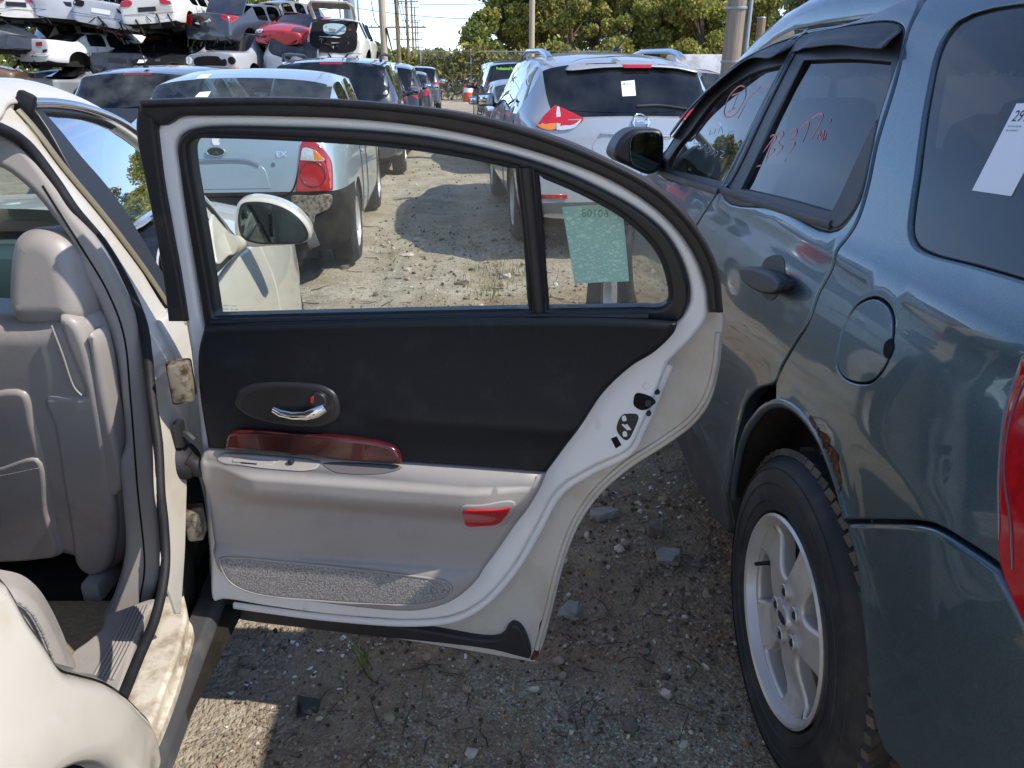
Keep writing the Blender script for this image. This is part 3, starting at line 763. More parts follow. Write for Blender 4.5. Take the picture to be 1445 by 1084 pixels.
scrawl([zx(s, 925, 0, 2.779) for s in zw], M['palemark'], fd, -.0155, .0014)
# ================================================================== cream white sedan on the left, rear door wide open
PB = R(-6)
_bz = np.array([0, .2, .3, .42, .55, .8, .92, 1.0, 1.2, 1.38, 1.44, 1.48, 1.55])
_bw = np.array([-.05, -.008, .0, .020, .028, .01, -.02, -.045, -.11, -.18, -.215, -.26, -.40])
_gz = np.linspace(0, 1.55, 400); _gw = np.convolve(np.pad(np.interp(_gz, _bz, _bw), 15, mode='edge'), _ker, 'valid')
def sed_w(a, b):
    a = np.asarray(a, float); b = np.asarray(b, float)
    w = np.interp(b, _gz, _gw)
    w = w - .10 * np.clip(a - 1.15, 0, 3) ** 2 - .03 * np.clip(-(a + 1.1), 0, 3) ** 2
    w = w + .018 * np.exp(-((np.hypot(a + .95, b - .33) - .40) / .08) ** 2) * sst((b - .2) / .2)
    return w
BA = np.array([math.sin(PB), math.cos(PB), 0]); BN = np.array([math.cos(PB), -math.sin(PB), 0]); BO = np.array([-.72, 1.49, 0])
BS = HF(BO, BA, (0, 0, 1), BN, sed_w)
sedan = empty('sedan', tuple(BO - BN * .92), -PB, 'cream white sedan with its rear door wide open and grey leather seat inside', 'sedan')
B_ = lambda pts, off=0.0: BS.px(pts, off)
# ---- body side behind the door opening
qp = B_([(0, 816), (14, 834), (36, 874), (61, 910), (83, 942), (108, 951), (144, 961), (169, 976), (187, 993), (205, 1011), (216, 1029), (221, 1050), (225, 1080)])
arc = [(-.928 + .349 * math.cos(t), .33 + .349 * math.sin(t)) for t in np.linspace(R(-12), R(192), 18)]
q_o = [(-2.35, .93, 1), (-1.6, .96), (-1.05, .975), (-.80, .97)] + qp + [(-.40, .245), (-.43, .22, 1), (*arc[0], 1)] + arc[1:-1] + [(*arc[-1], 1), (-1.35, .22, 1), (-2.3, .30, 1), (-2.45, .6)]
plate('quarter_panel', BS, q_o, [], .012, .05, .026, 5, .05, M['white'], sedan)
plate('arch_liner', BS, [(-.95 + .42 * math.cos(t), .33 + .42 * math.sin(t)) for t in np.linspace(0, 2 * math.pi, 24, endpoint=False)], [], -.07, .02, .002, 1, .1, M['dark2'], sedan)
wcs = BS.P(-.95, .33, -.03)
alloy_wheel(sedan, tuple(wcs), tuple(BN), tuple(BA), .33, .2, False, .205)
# flange of the quarter panel that turns into the door opening
fl = qp[:-2]
fr = MB(); rings = []
for (a, b) in smooth(fl, False, 4):
    p = BS.P(a, b, .0)
    rings.append([tuple(p), tuple(p - BN * .03 + BA * .022), tuple(p - BN * .065 + BA * .028), tuple(p - BN * .11 + BA * .02)])
fr.loft(rings, False, False); fr.build('opening_flange', M['white'], sedan, ang=60)
# ---- pillar between the doors
pil_out = [(0, 138), (27, 153), (54, 185), (81, 219), (112, 255), (144, 296), (168, 324), (206, 379), (234, 425), (256, 458), (268, 520), (274, 600), (272, 690), (269, 790), (264, 866, 1)]
pil_in = [(258, 866, 1), (240, 806), (240, 748), (231, 694), (222, 560), (212, 458), (190, 403), (159, 350), (111, 295), (82, 249), (36, 195), (0, 176), (-40, 160), (-40, 128)]
pl = B_(pil_out + pil_in)
plate('centre_pillar', BS, pl, [], -.012, .006, .003, 3, .03, M['white'], sedan)
plate('jamb_shadow_block', BS, [(-.02, .26, 1), (.10, .26, 1), (.10, .66, 1), (.02, .66, 1), (-.02, .5)], [], -.06, .02, .004, 2, .06, M['dark2'], sedan)  # dark plate put in as the shadow in the gap between pillar and door
seal_c = B_([(-60, 165), (0, 182), (34, 202), (77, 256), (104, 296), (147, 348), (179, 403), (201, 456), (208, 500), (214, 560), (226, 692), (231, 740), (233, 800), (219, 872), (200, 918), (177, 974), (160, 1010)], -.01)
strip('door_seal', BS, seal_c, list(np.interp(np.arange(97), [0, 40, 70, 96], [.0115, .0105, .0095, .0095])), -.010, M['rubber'], sedan, 1.0, 12)
# grey pillar trim, its face turned to the rear
tp = R(20)
BPs = HF((-.78, 1.54, 0), (math.cos(tp), math.sin(tp), 0), (0, 0, 1), (math.sin(tp), -math.cos(tp), 0))
tr_o = BPs.px([(-60, 225), (-60, 172), (0, 186), (34, 208), (77, 263), (100, 296), (143, 350), (172, 404), (193, 454), (202, 510), (209, 570), (222, 692), (226, 760), (226, 800), (212, 862), (190, 905), (150, 905), (137, 899), (158, 856), (176, 784), (173, 710), (169, 656), (176, 630), (173, 580), (162, 501), (140, 433), (115, 390), (101, 345), (72, 305), (52, 280), (27, 256), (0, 238)])
plate('pillar_trim', BPs, tr_o, [], 0, .05, .016, 4, .03, M['greyt'], sedan)
strip('trim_seam', BPs, BPs.px([(60, 262), (112, 345), (150, 408), (174, 470), (184, 560), (194, 690), (204, 800), (197, 850)]), .0022, -.0005, M['dark'], sedan)
# ---- sill
SLw = lambda a, b: np.asarray(a, float) * 0
SL = HF((BO[0], BO[1], .36), BA, BN, (0, 0, 1), SLw)
S_ = lambda pts, off=0.0: SL.px(pts, off)
plate('sill', SL, S_([(226, 770), (245, 800), (264, 862), (262, 882), (250, 925), (232, 975), (213, 1020), (190, 1040), (120, 1060), (150, 985), (180, 974), (201, 910), (220, 850)]), [], .004, .10, .010, 3, .03, M['sillp'], sedan)
plate('pinch_weld', SL, S_([(262, 872), (272, 884), (262, 930), (245, 985), (223, 1040), (212, 1060), (205, 1040), (236, 975), (252, 925)], -.03), [], -.03, .02, .004, 2, .03, M['sillp'], sedan)
rkp = HF((BO[0], BO[1], .30), BA, BN, (0, 0, 1), lambda a, b: -1.1 * np.clip(np.asarray(b, float) - .005, 0, 1) - 7 * np.clip(np.asarray(b, float) - .03, 0, 1) ** 2)
plate('rocker_cladding', rkp, [(-.75, -.05, 1), (.6, -.05, 1), (.6, .016, 1), (-.75, .016, 1)], [], -.004, .05, .012, 3, .02, M['clad'], sedan)
plate('sill_trim', SL, S_([(150, 870), (173, 861), (217, 846), (224, 850), (212, 862), (190, 915), (172, 973), (150, 1010), (110, 1000), (97, 928), (125, 905), (144, 888)]), [], .006, .06, .010, 3, .03, M['greyt'], sedan)
for k in range(6):
    t = k / 5
    strip('sill_rib', SL, S_([(184 + 26 * t, 862 - 4 * t), (160 + 27 * t, 912 - 2 * t), (134 + 26 * t, 958 + 6 * t)]), .0035, .008, M['greyt'], sedan, .8)
# ---- roof, A pillar, windscreen and tail (built for real, they show in the neighbour's paint)
rail_top = [(0, 112), (60, 118), (130, 145), (190, 185), (240, 230), (270, 256), (300, 287), (330, 330)]
rl = B_(rail_top)
rail_bot = B_([(340, 350), (318, 332), (290, 302), (262, 266), (240, 240), (190, 194), (120, 158), (45, 148), (20, 150)])
rail_o = [(-1.0, 1.47, 1), (-.4, 1.482)] + [(p[0], p[1] + .004) for p in rl] + rail_bot + [(-.02, 1.41), (-.4, 1.40), (-.9, 1.38, 1)]
plate('roof_rail', BS, rail_o, [], .0, .04, .010, 4, .035, M['white'], sedan)
edge = [(-1.0, 1.44), (-.6, 1.465), (-.3, 1.472)] + [(p[0], p[1]) for p in rl]
rings = []
for a, b in smooth(edge, False, 4):
    p = BS.P(a, b, -.016); wdt = 2 * (0.92 + float(sed_w(a, b))) - .03
    hh = .055 if b > 1.3 else .055
    rings.append([tuple(p - BN * wdt * t + np.array([0, 0, hh * (1 - (2 * t - 1) ** 2)])) for t in np.linspace(0, 1, 13)])
nroof = sum(1 for a, b in smooth(edge, False, 4) if b > 1.395)
MB().loft(rings[:nroof + 1], False, False).build('roof', M['white'], sedan, ang=80)
MB().loft(rings[nroof:], False, False).build('windscreen', M['glass_lt'], sedan, ang=80)
tail = MB(); rg = []
for a, b in ((-1.0, 1.44), (-1.25, 1.36), (-1.5, 1.20), (-1.72, 1.02)):
    p = BS.P(a, b, -.02); wdt = 2 * (.92 + float(sed_w(a, b))) - .04
    rg.append([tuple(p - BN * wdt * t + np.array([0, 0, .05 * (1 - (2 * t - 1) ** 2)])) for t in np.linspace(0, 1, 9)])
tail.loft(rg, False, False); tail.build('rear_window', M['glass_tint2'], sedan, ang=80)
plate('rear_pillar', BS, [(-1.0, 1.43, 1), (-.86, 1.40), (-.80, 1.15), (-.80, .97, 1), (-1.80, .97, 1), (-1.55, 1.16), (-1.25, 1.36)], [], -.002, .03, .008, 3, .05, M['white'], sedan)
dk = MB(); rg = []
for a, b in ((-1.70, 1.0), (-2.0, .985), (-2.35, .95), (-2.45, .85), (-2.45, .35)):
    p = BS.P(a, b, -.02); wdt = 2 * (.92 + float(sed_w(a, b))) - .04
    rg.append([tuple(p - BN * wdt * t + np.array([0, 0, .04 * (1 - (2 * t - 1) ** 2)])) for t in np.linspace(0, 1, 9)])
dk.loft(rg, False, False); dk.build('boot_lid', M['white'], sedan, ang=50)
far = MB(); far.loft([[tuple(BS.P(a, z, 0) - BN * (1.84 + 2 * float(sed_w(a, z)))) for z in (.25, .5, .8, .97)] for a in np.linspace(-2.45, 2.4, 20)], False, False); far.build('far_side_panel', M['white'], sedan)
# ---- front door (shut)
fdr = empty('front_door', tuple(BO)); attach(fdr, sedan)
fdr.matrix_parent_inverse = local_matrix(sedan).inverted(); 
FW = [(42, 143, 1), (120, 152), (165, 168), (195, 188), (245, 233), (285, 282), (318, 325), (338, 352, 1), (298, 404), (262, 447, 1), (236, 424), (206, 377), (168, 322), (112, 252)]
FG = [(67, 159, 1), (126, 165), (162, 177), (189, 192), (236, 236), (272, 278), (300, 316), (318, 346, 1), (290, 388), (262, 430, 1), (240, 396), (162, 271), (112, 212)]
fw, fg = B_(FW), B_(FG)
plate('window_frame', BS, fw, [fg], -.004, .03, .005, 2, .04, M['blackp'], fdr)
plate('window_glass', BS, [(.5 + (p[0] - .5) * 1.03, 1.17 + (p[1] - 1.17) * 1.04, *p[2:]) for p in fg], [], -.014, .005, .002, 1, .06, mat('reflecting_side_glass', (.10, .13, .15), .0, 0, 0, spec=.5) and glass('front_door_glass', (.36, .44, .45), 5.5), fdr)
strip('chrome_strip', BS, B_([(44, 145), (80, 146), (120, 153), (165, 170), (195, 190), (245, 234), (290, 288), (330, 338)]), .010, .004, M['brushed'], fdr, .7)
MB().box((0, 0, 0), (.035, .02, .05), Matrix.Translation(tuple(BS.P(*BS.pix(34, 148), .002))) @ Matrix.Rotation(R(25), 4, 'Y'), .008).build('strip_end_cap', M['rubber'], fdr)
strip('pillar_channel', BS, B_([(30, 155), (84, 222), (146, 298), (208, 380), (240, 428)]), .008, -.006, mat('tan_channel', lin(120, 112, 92), .5), fdr, .6)
bl_ = B_([(240, 440), (262, 440), (296, 404), (333, 357)])
belt = [(p[0], p[1] + .0) for p in bl_]
dz0 = 1.13
strip('belt_chrome', BS, B_([(258, 452), (296, 406), (333, 358)]), .009, .006, M['brushed'], fdr, .7)
fd_o = [(.14, .985, 1), (.3, .985), (.62, .972), (dz0, .955, 1), (dz0 + .02, .8), (dz0 - .02, .5), (dz0 - .05, .27, 1), (.16, .27, 1), (.13, .6)]
plate('door_skin', BS, fd_o, [], 0, .04, .008, 3, .06, M['white'], fdr)
plate('inner_door_trim', HF(BO - BN * .10, BA, (0, 0, 1), -BN, sed_w), [(.12, .95, 1), (1.1, .95, 1), (1.1, .3, 1), (.12, .3, 1)], [], 0, .02, .01, 2, .1, M['greyt'], fdr)
# fender, bonnet
fdx = dz0 + .006
arc2 = [(1.97 + .36 * math.cos(t), .33 + .36 * math.sin(t)) for t in np.linspace(R(192), R(-12), 16)]
fe_o = [(fdx, .955, 1), (1.4, .935), (1.75, .895), (2.1, .84), (2.5, .76), (2.72, .62, 1), (2.72, .28, 1), (2.36, .24, 1), (*arc2[-1], 1)] + arc2[::-1][1:-1] + [(*arc2[0], 1), (1.56, .25, 1), (fdx - .05, .27, 1), (fdx - .02, .5), (fdx + .02, .8)]
plate('front_fender', BS, fe_o, [], 0, .04, .010, 3, .06, M['white'], sedan)
alloy_wheel(sedan, tuple(BS.P(1.97, .33, -.04)), tuple(BN), tuple(BA), .33, .2, False, .205)
hd = MB(); rg = []
for a, b in ((.98, .975), (1.3, .955), (1.7, .915), (2.1, .85), (2.5, .77), (2.72, .63), (2.74, .35)):
    p = BS.P(a, b, -.004); wdt = 2 * (.92 + float(sed_w(a, b))) - .01
    rg.append([tuple(p - BN * wdt * t + np.array([0, 0, .13 * (1 - abs(2 * t - 1) ** 2.6)])) for t in np.linspace(0, 1, 15)])
hd.loft(rg, False, False); hd.build('bonnet', M['white'], sedan, ang=60)
# ---- mirror on the front door
mpt = at_y(384, 312, 2.36)
MS = HF(mpt, (.985, .17, 0), (0, 0, 1), (.17, -.985, 0))
mo = MS.px([(331, 300), (336, 286), (352, 279), (380, 281), (408, 291), (430, 309), (440, 328), (437, 340), (420, 346), (380, 349), (352, 350), (336, 344), (330, 325)])
mr = plate('side_mirror', MS, mo, [], 0, .075, .022, 5, .03, M['white'], sedan, back=True)
mgl = MS.px([(340, 300), (344, 290), (358, 287), (385, 290), (410, 301), (428, 319), (432, 333), (424, 340), (395, 342), (362, 341), (345, 334), (339, 316)])
plate('mirror_bezel', MS, [(p[0] * 1.07, p[1] * 1.09) for p in mgl], [], .0015, .004, .002, 2, .03, M['rubber'], mr)
plate('mirror_glass', MS, mgl, [], .003, .004, .001, 1, .03, M['mirrord'], mr)
ms_ = MB(); e1 = MS.P(*MS.pix(345, 335), -.05); e2 = BS.P(*BS.pix(322, 345), 0.0)
ms_.tube([e1 + (e2 - e1) * t + np.array([0, 0, -.012 * math.sin(3.1 * t)]) for t in np.linspace(0, 1.05, 9)], list(np.interp(np.linspace(0, 1, 9), [0, .5, 1], [.026, .024, .036])), 16, 1.0); ms_.build('mirror_foot', M['white'], mr, ang=70)
mf = B_([(300, 300), (318, 322), (338, 352), (322, 362), (306, 372), (300, 345)])
plate('mirror_sail', BS, mf, [], .004, .02, .006, 2, .03, M['white'], fdr)

# ================================================================== the open rear door
PD = R(-7.8)
def dw(a, b):
    b = np.asarray(b, float); return .10 * np.clip((b - .92) / .53, 0, 2) ** 1.3
DS = HF((-.70, 1.50, 0), (math.cos(PD), math.sin(PD), 0), (0, 0, 1), (math.sin(PD), -math.cos(PD), 0), dw)
D = lambda pts, off=0.0: DS.px(pts, off)
door = empty('rear_door', (-.70, 1.50, 0)); attach(door, sedan); door.matrix_parent_inverse = local_matrix(sedan).inverted()
W = local_matrix(door)
GM = [(275, 192), (262, 204), (262, 225), (272, 285), (287, 370), (300, 449, 1), (420, 446), (600, 442), (749, 439, 1), (742, 330), (731, 235, 1), (640, 216), (540, 203), (400, 194), (310, 191)]
GQ = [(757, 243, 1), (830, 275), (888, 310), (928, 352), (944, 392), (946, 425), (935, 436), (900, 437), (772, 439, 1), (764, 340)]
OUT_SILL = [(1020, 480), (1014, 530), (1002, 570), (980, 600), (940, 630), (890, 662), (845, 702), (815, 747), (795, 800), (780, 860), (766, 912), (755, 936, 1), (640, 916), (500, 894), (380, 879), (310, 871, 1)]
DOOR_L = [(300, 850), (295, 790), (287, 690), (279, 590), (266, 480), (255, 420), (236, 300), (216, 190)]
TOPW = [(226, 172), (250, 163), (300, 161), (400, 162), (500, 166), (600, 177), (700, 197), (800, 227), (870, 257), (925, 293), (960, 328), (985, 368), (999, 408), (1012, 440), (1021, 445)]
# outer skin, seen as the hem all round the lower part; its window is open
skin = D(TOPW[::-1] + DOOR_L[::-1] + [(300, 850)] + OUT_SILL[::-1], -.075)
hole_all = D([(270, 186), (255, 205), (262, 260), (290, 452, 1), (950, 445, 1), (955, 400), (935, 345), (890, 300), (830, 265), (757, 233), (640, 207), (500, 190), (400, 185)], -.075)
plate('outer_skin', DS, skin, [hole_all], -.075, .045, .006, 3, .04, M['white'], door)
# inner shell: the raised frame round the trim and the glass
shell_r = [(999, 408), (1000, 445), (985, 470), (944, 512, 1), (925, 560), (906, 603), (888, 636), (835, 662), (788, 692), (757, 745), (724, 802), (680, 850), (642, 870), (586, 877), (520, 874), (460, 869), (380, 858), (316, 848)]
shell = D(TOPW[:-2] + shell_r + DOOR_L, -.014)
hole_gl = D([(272, 184), (250, 200), (253, 240), (284, 450), (292, 470, 1), (940, 470, 1), (972, 430), (968, 385), (942, 335), (905, 302), (850, 270), (780, 239), (700, 215), (600, 195), (500, 185), (400, 181), (300, 180)], -.014)
plate('inner_shell', DS, shell, [hole_gl], -.014, .05, .012, 4, .03, M['shell'], door)
# step between hem and frame, where the weather strip runs
strip('shell_crease', DS, D([(944, 514), (925, 560), (906, 604), (888, 637), (836, 664), (790, 694), (759, 747), (726, 803), (682, 852), (644, 873), (586, 880), (460, 872), (330, 855)], -.04), .010, -.042, M['shell'], door, .7)
strip('hem_bead', DS, D([(1014, 470), (1007, 528), (994, 566), (972, 594), (934, 622), (884, 654), (838, 696), (808, 742), (788, 798), (773, 858), (757, 918)], -.07), .006, -.074, M['white'], door, .8)
# black window surround
fr_o = [(278, 181), (256, 188), (247, 206), (250, 240), (262, 320), (276, 400), (286, 466, 1), (600, 462), (940, 462), (962, 452), (973, 420), (967, 383), (941, 334), (905, 301), (850, 269), (780, 238), (700, 214), (600, 194), (500, 184), (400, 180), (310, 179)]
plate('window_surround', DS, D(fr_o), [D(GM), D(GQ)], -.004, .04, .008, 3, .03, M['blackp'], door)
strip('glass_run', DS, D(GM, -.012), .0055, -.012, M['rubber'], door, 1, 6, True)
strip('glass_run', DS, D(GQ, -.012), .0055, -.012, M['rubber'], door, 1, 6, True)
cm_ = D(GM); cx, cy = np.mean([p[0] for p in cm_]), np.mean([p[1] for p in cm_])
plate('window_glass', DS, [(cx + (p[0] - cx) * 1.02, cy + (p[1] - cy) * 1.03, *p[2:]) for p in cm_], [], -.020, .004, .001, 1, .15, M['glass_door'], door)
cq = D(GQ); cx, cy = np.mean([p[0] for p in cq]), np.mean([p[1] for p in cq])
plate('quarter_glass', DS, [(cx + (p[0] - cx) * 1.03, cy + (p[1] - cy) * 1.03, *p[2:]) for p in cq], [], -.020, .004, .001, 1, .15, M['glass_door'], door)
strip('belt_sweep', DS, D([(298, 456), (450, 452), (640, 449), (770, 447), (915, 446)]), .0085, .0, M['blackp'], door, .8)
strip('division_bar', DS, D([(741, 236), (752, 340), (761, 444)]), .011, -.004, M['blackp'], door, .6)
# weather strip over the top and down the front edge
BAND = [(193, 141, 1), (260, 139), (380, 138), (480, 142), (560, 149), (640, 159), (720, 177), (800, 202), (870, 234), (920, 261), (960, 294), (985, 324), (1003, 359), (1015, 394), (1020, 430), (1021, 443, 1), (1001, 443, 1), (998, 410), (985, 371), (960, 331), (925, 296), (870, 260), (800, 230), (700, 200), (600, 180), (500, 169), (400, 165), (300, 164), (250, 166), (236, 175), (226, 178), (216, 172), (196, 160)]
plate('top_weatherstrip', DS, D(BAND, .004), [], .004, .05, .010, 4, .03, M['seal'], door)
plate('front_weatherstrip', DS, D([(192, 150, 1), (216, 166, 1), (219, 190), (232, 290), (250, 380), (262, 455, 1), (236, 455, 1), (228, 390), (210, 290), (190, 186)], .0), [], .0, .05, .008, 3, .03, M['seal'], door)
strip('weatherstrip_lip', DS, D([(200, 147), (300, 144), (420, 144), (540, 151), (660, 167), (760, 193), (860, 233), (930, 273), (980, 325), (1008, 378), (1016, 440)], .006), .006, .004, M['rubber'], door, .8)
# lower seal
plate('bottom_weatherstrip', DS, D([(306, 853), (460, 873), (600, 892), (690, 906), (708, 902), (716, 890), (723, 885), (733, 889), (745, 912), (747, 933), (735, 931), (690, 920), (460, 894), (312, 869)], -.05), [], -.055, .03, .008, 3, .03, M['seal'], door)
# rust line on the lower corner of the hem
plate('rust_streak', DS, D([(762, 880), (766, 876), (766, 890), (763, 905), (757, 932), (748, 933), (753, 920), (759, 900)], -.07), [], -.0735, .002, .0008, 1, .02, M['rust'], door, sub=3)
# ---- trim panel: black upper, grey lower with arm rest
def ss(x): x = min(1, max(0, x)); return x * x * (3 - 2 * x)
blk = [(284, 462, 1), (450, 457), (760, 452), (905, 455), (957, 459, 1), (953, 472), (925, 500), (892, 520), (852, 556), (820, 603), (794, 639), (771, 671, 1), (670, 662), (567, 656), (400, 643), (289, 636, 1), (281, 570), (277, 500)]
blk_d = D(blk, .03)
cA, cB = DS.pix(640, 560)
def crown_blk(a, b):
    return .010 * math.exp(-((b - .905 + .02 * a) / .10) ** 2) + .006 * math.exp(-((b - .845 - .0 * a) / .02) ** 2) * ss((a - .38) / .1) * ss((.95 - a) / .2)
plate('upper_trim', DS, blk_d, [], .024, .03, .014, 4, .022, M['vinyl'], door, crown_blk)
gry = [(284, 640), (291, 636, 1), (400, 643), (567, 656), (771, 671, 1), (757, 696), (738, 728), (722, 752), (690, 798), (661, 831), (633, 850), (597, 860), (561, 861), (514, 857), (440, 848), (396, 842), (345, 832), (312, 806), (298, 772), (290, 700), (283, 655)]
gry_d = D(gry, .03)
zt = [DS.pix(x, y, .03)[1] for x, y in ((290, 638), (770, 671))]
at0 = DS.pix(290, 638, .03)[0]; at1 = DS.pix(770, 671, .03)[0]
ab1, zb1 = DS.pix(300, 771, .03); ab2, zb2 = DS.pix(684, 809, .03)
def top_line_z(a): return zt[0] + (zt[1] - zt[0]) * (a - at0) / (at1 - at0)
def crown_gry(a, b):
    d = top_line_z(a) - b                      # below the joint with the black panel
    arm = .058 * sst(d / .024) * (1 - sst((d - .050) / .085))      # arm rest roll
    arm = arm * (1 - .55 * sst((a - .62) / .14)) * (.25 + .75 * sst((a - at0 - .005) / .13))
    low = .014 * sst((zb1 + (zb2 - zb1) * (a - ab1) / (ab2 - ab1) - b) / .012)            # raised map-pocket border at the bottom
    return arm + low - .004 * sst((d - .12) / .1) * (1 - sst((d - .24) / .05))
DG = HF(DS.O, DS.A, DS.B, DS.N, lambda a, b: dw(a, b) + .028 + crown_gry(np.asarray(a, float), np.asarray(b, float)))
G_ = lambda pts, off=0.0: DG.px(pts, off)
plate('lower_trim', DG, gry_d, [], .0, .03, .016, 4, .011, M['greyt'], door)
pk = [(312, 789), (340, 787), (400, 793), (500, 803), (600, 815), (628, 820), (637, 829), (630, 842), (600, 851), (560, 853), (450, 847), (360, 837), (328, 823), (315, 806)]
plate('carpet_panel', DG, G_(pk), [], .003, .012, .006, 2, .02, M['carpet'], door)
strip('carpet_welt', DG, G_(pk), .0032, .001, M['greyt'], door, 1, 6, True)
rf = [(652, 726), (655, 719), (675, 718), (705, 717), (722, 714, 1), (716, 727), (703, 739), (680, 742), (658, 741)]
plate('door_reflector', DG, G_(rf), [], .005, .012, .004, 3, .012, M['refl'], door)
plate('reflector_surround', DG, G_([(647, 728), (652, 714), (680, 712), (726, 708), (722, 728), (707, 744), (680, 748), (654, 746)]), [], .0022, .008, .003, 2, .012, M['greyt'], door)
# handle
bz_c = D([(331, 570), (335, 553), (352, 543), (385, 539), (425, 540), (455, 544), (473, 555), (480, 573), (476, 592), (458, 602), (425, 603), (385, 598), (350, 587)], .035)
hr = plate('handle_bezel', DS, bz_c, [], .040, .012, .009, 4, .015, M['blackp'], door, crown=lambda a, b: -.0)
bz_i = [(.5 * 0 + p[0], p[1]) for p in D([(345, 569), (352, 555), (385, 546), (425, 546), (450, 549), (464, 560), (468, 575), (462, 590), (440, 597), (405, 596), (370, 588)], .035)]
ia, ib = np.mean([p[0] for p in bz_i]), np.mean([p[1] for p in bz_i])
plate('handle_cup', DS, bz_i, [], .0415, .003, .001, 1, .008, mat('handle_cup_plastic', (.012, .012, .013), .3, bump=(400, .1, .0005)), door, crown=lambda a, b: -.0)
lv = [DS.P(*DS.pix(x, y, .05), .050 + o) for x, y, o in ((386, 578, .0), (397, 582, .004), (415, 585, .006), (433, 585, .006), (447, 581, .004), (458, 576, -.002))]
MB().tube(lv, [.0075, .0095, .0095, .0105, .0125, .010], 12, .7, tuple(DS.N)).build('door_lever', M['chrome'], door, ang=70)
lk = D([(437, 562), (441, 556), (452, 557), (459, 565), (460, 575), (450, 576), (437, 574)], .05)
plate('lock_button', DS, lk, [], .048, .010, .004, 3, .01, M['blackp'], door)
plate('lock_mark', DS, D([(438, 561, 1), (442, 560, 1), (442, 569, 1), (438, 569, 1)], .05), [], .0492, .001, .0003, 1, .01, M['redpl'], door)
# wood strip
wd = [(318, 632), (321, 615), (333, 608), (360, 607), (420, 611), (490, 617), (535, 624), (556, 632), (566, 645), (567, 655, 1), (500, 651), (400, 641), (319, 634, 1)]
plate('wood_strip', DS, D(wd, .035), [], .041, .014, .009, 4, .015, M['wood'], door)
# switch plate, ash tray, window switch, pull cup on the arm rest
sw = [(307, 647), (312, 641), (330, 640), (400, 645), (440, 649), (452, 653), (448, 660), (432, 665), (400, 664), (340, 657), (313, 653)]
plate('switch_plate', DG, G_(sw), [], .004, .010, .003, 3, .005, M['greyt'], door)
plate('ash_tray', DG, G_([(331, 644, 1), (392, 648, 1), (386, 656, 1), (329, 651, 1)]), [], .0065, .006, .0015, 2, .005, M['greyt'], door)
strip('tray_line', DG, G_([(342, 651), (352, 652), (364, 653)]), .0016, .0062, M['dark'], door)
b0 = DG.pix(413, 650)
MB().box((0, 0, 0), (.012, .022, .010), Matrix.Translation(tuple(DG.P(b0[0], b0[1], .006))) @ Matrix.Rotation(R(-25), 4, 'X'), .003).build('window_switch', M['blackp'], door)
pc = [(455, 655), (470, 653), (567, 660), (560, 664), (545, 668), (520, 670), (490, 669), (470, 666)]
plate('pull_cup', DG, G_(pc), [], .0012, .004, .001, 1, .005, mat('pull_cup_grey', lin(96, 93, 93), .55), door)
# latch face on the shell
plate('latch', DS, D([(894, 565), (898, 556), (912, 558), (921, 563), (922, 572), (915, 578), (905, 580), (895, 574)], -.01), [], -.010, .02, .004, 2, .01, M['dark'], door)
plate('latch_claw', DS, D([(910, 566), (920, 566), (919, 575), (911, 575)], -.005), [], -.006, .01, .003, 2, .01, M['blackp'], door)
dc = plate('child_lock_decal', DS, D([(878, 587), (886, 585), (899, 586), (901, 590), (895, 607), (887, 621), (882, 622), (870, 607)], -.01), [], -.0125, .001, .0003, 1, .02, M['blackp'], door)
for x, y in ((881, 591), (882, 613)):
    plate('decal_mark', DS, D([(x - 3, y - 2.5), (x + .5, y - 4), (x + 3, y), (x + 2.5, y + 3.5), (x - 2.5, y + 3.5)], -.01), [], -.0118, .0004, .0001, 1, .02, M['wht'], door)
for k in range(2):
    plate('decal_mark', DS, D([(877 + 5 * k, 600, 1), (880 + 5 * k, 599, 1), (888 + 3 * k, 607, 1), (885 + 3 * k, 608, 1)], -.01), [], -.0118, .0004, .0001, 1, .02, M['wht'], door)
plate('shell_hole', DS, D([(862, 620, 1), (870, 617, 1), (877, 629, 1), (869, 634, 1)], -.01), [], -.0125, .001, .0003, 1, .02, M['dark'], door)
for x, y in ((927, 553), (921, 567), (915, 583)):
    p = DS.P(*DS.pix(x, y, -.02), -.02); MB().ball(tuple(p), (.006, .008, .006), 6).build('latch_bolt', M['blackp'], door)
p = DS.P(*DS.pix(912, 545, -.012), -.013); MB().lathe([(.001, .001), (.006, .0012), (.008, -.001)], 14, Matrix.Translation(tuple(p)) @ Matrix.Rotation(R(90), 4, 'X')).build('shell_plug', M['shell'], door)
# hinges and check strap between pillar and door
def lump(name, c, d, m, rot=0.0, ch=.006, par=door):
    MB().box((0, 0, 0), d, Matrix.Translation(tuple(c)) @ Matrix.Rotation(rot, 4, 'Z'), ch).build(name, m, par)
p = at_y(257, 537, 1.455); lump('upper_hinge', p, (.040, .05, .082), M['galv'], R(10))
p = at_y(247, 540, 1.475); MB().tube([p + np.array([0, 0, -.045]), p + np.array([0, 0, .045])], .012, 12).build('hinge_pin', M['rust'], door)
p = at_y(276, 737, 1.475); lump('lower_hinge', p, (.034, .05, .072), M['galv'], R(10))
p = at_y(254, 612, 1.47); lump('check_bracket', p, (.018, .03, .060), M['blackp'], 0)
q = at_y(272, 622, 1.47); MB().tube([p, .5 * (p + q) + np.array([0, 0, .006]), q], .010, 8).build('check_strap', M['blackp'], door)
p = at_y(262, 648, 1.47); q = at_y(281, 660, 1.475)
MB().lathe([(.001, .012), (.026, .010), (.040, .0), (.043, -.008), (.034, -.016)], 28, Matrix.Translation(tuple(p)) @ Matrix.Rotation(R(62), 4, 'Y') @ Matrix.Rotation(R(20), 4, 'X')).build('wiring_grommet', M['rubber'], door)
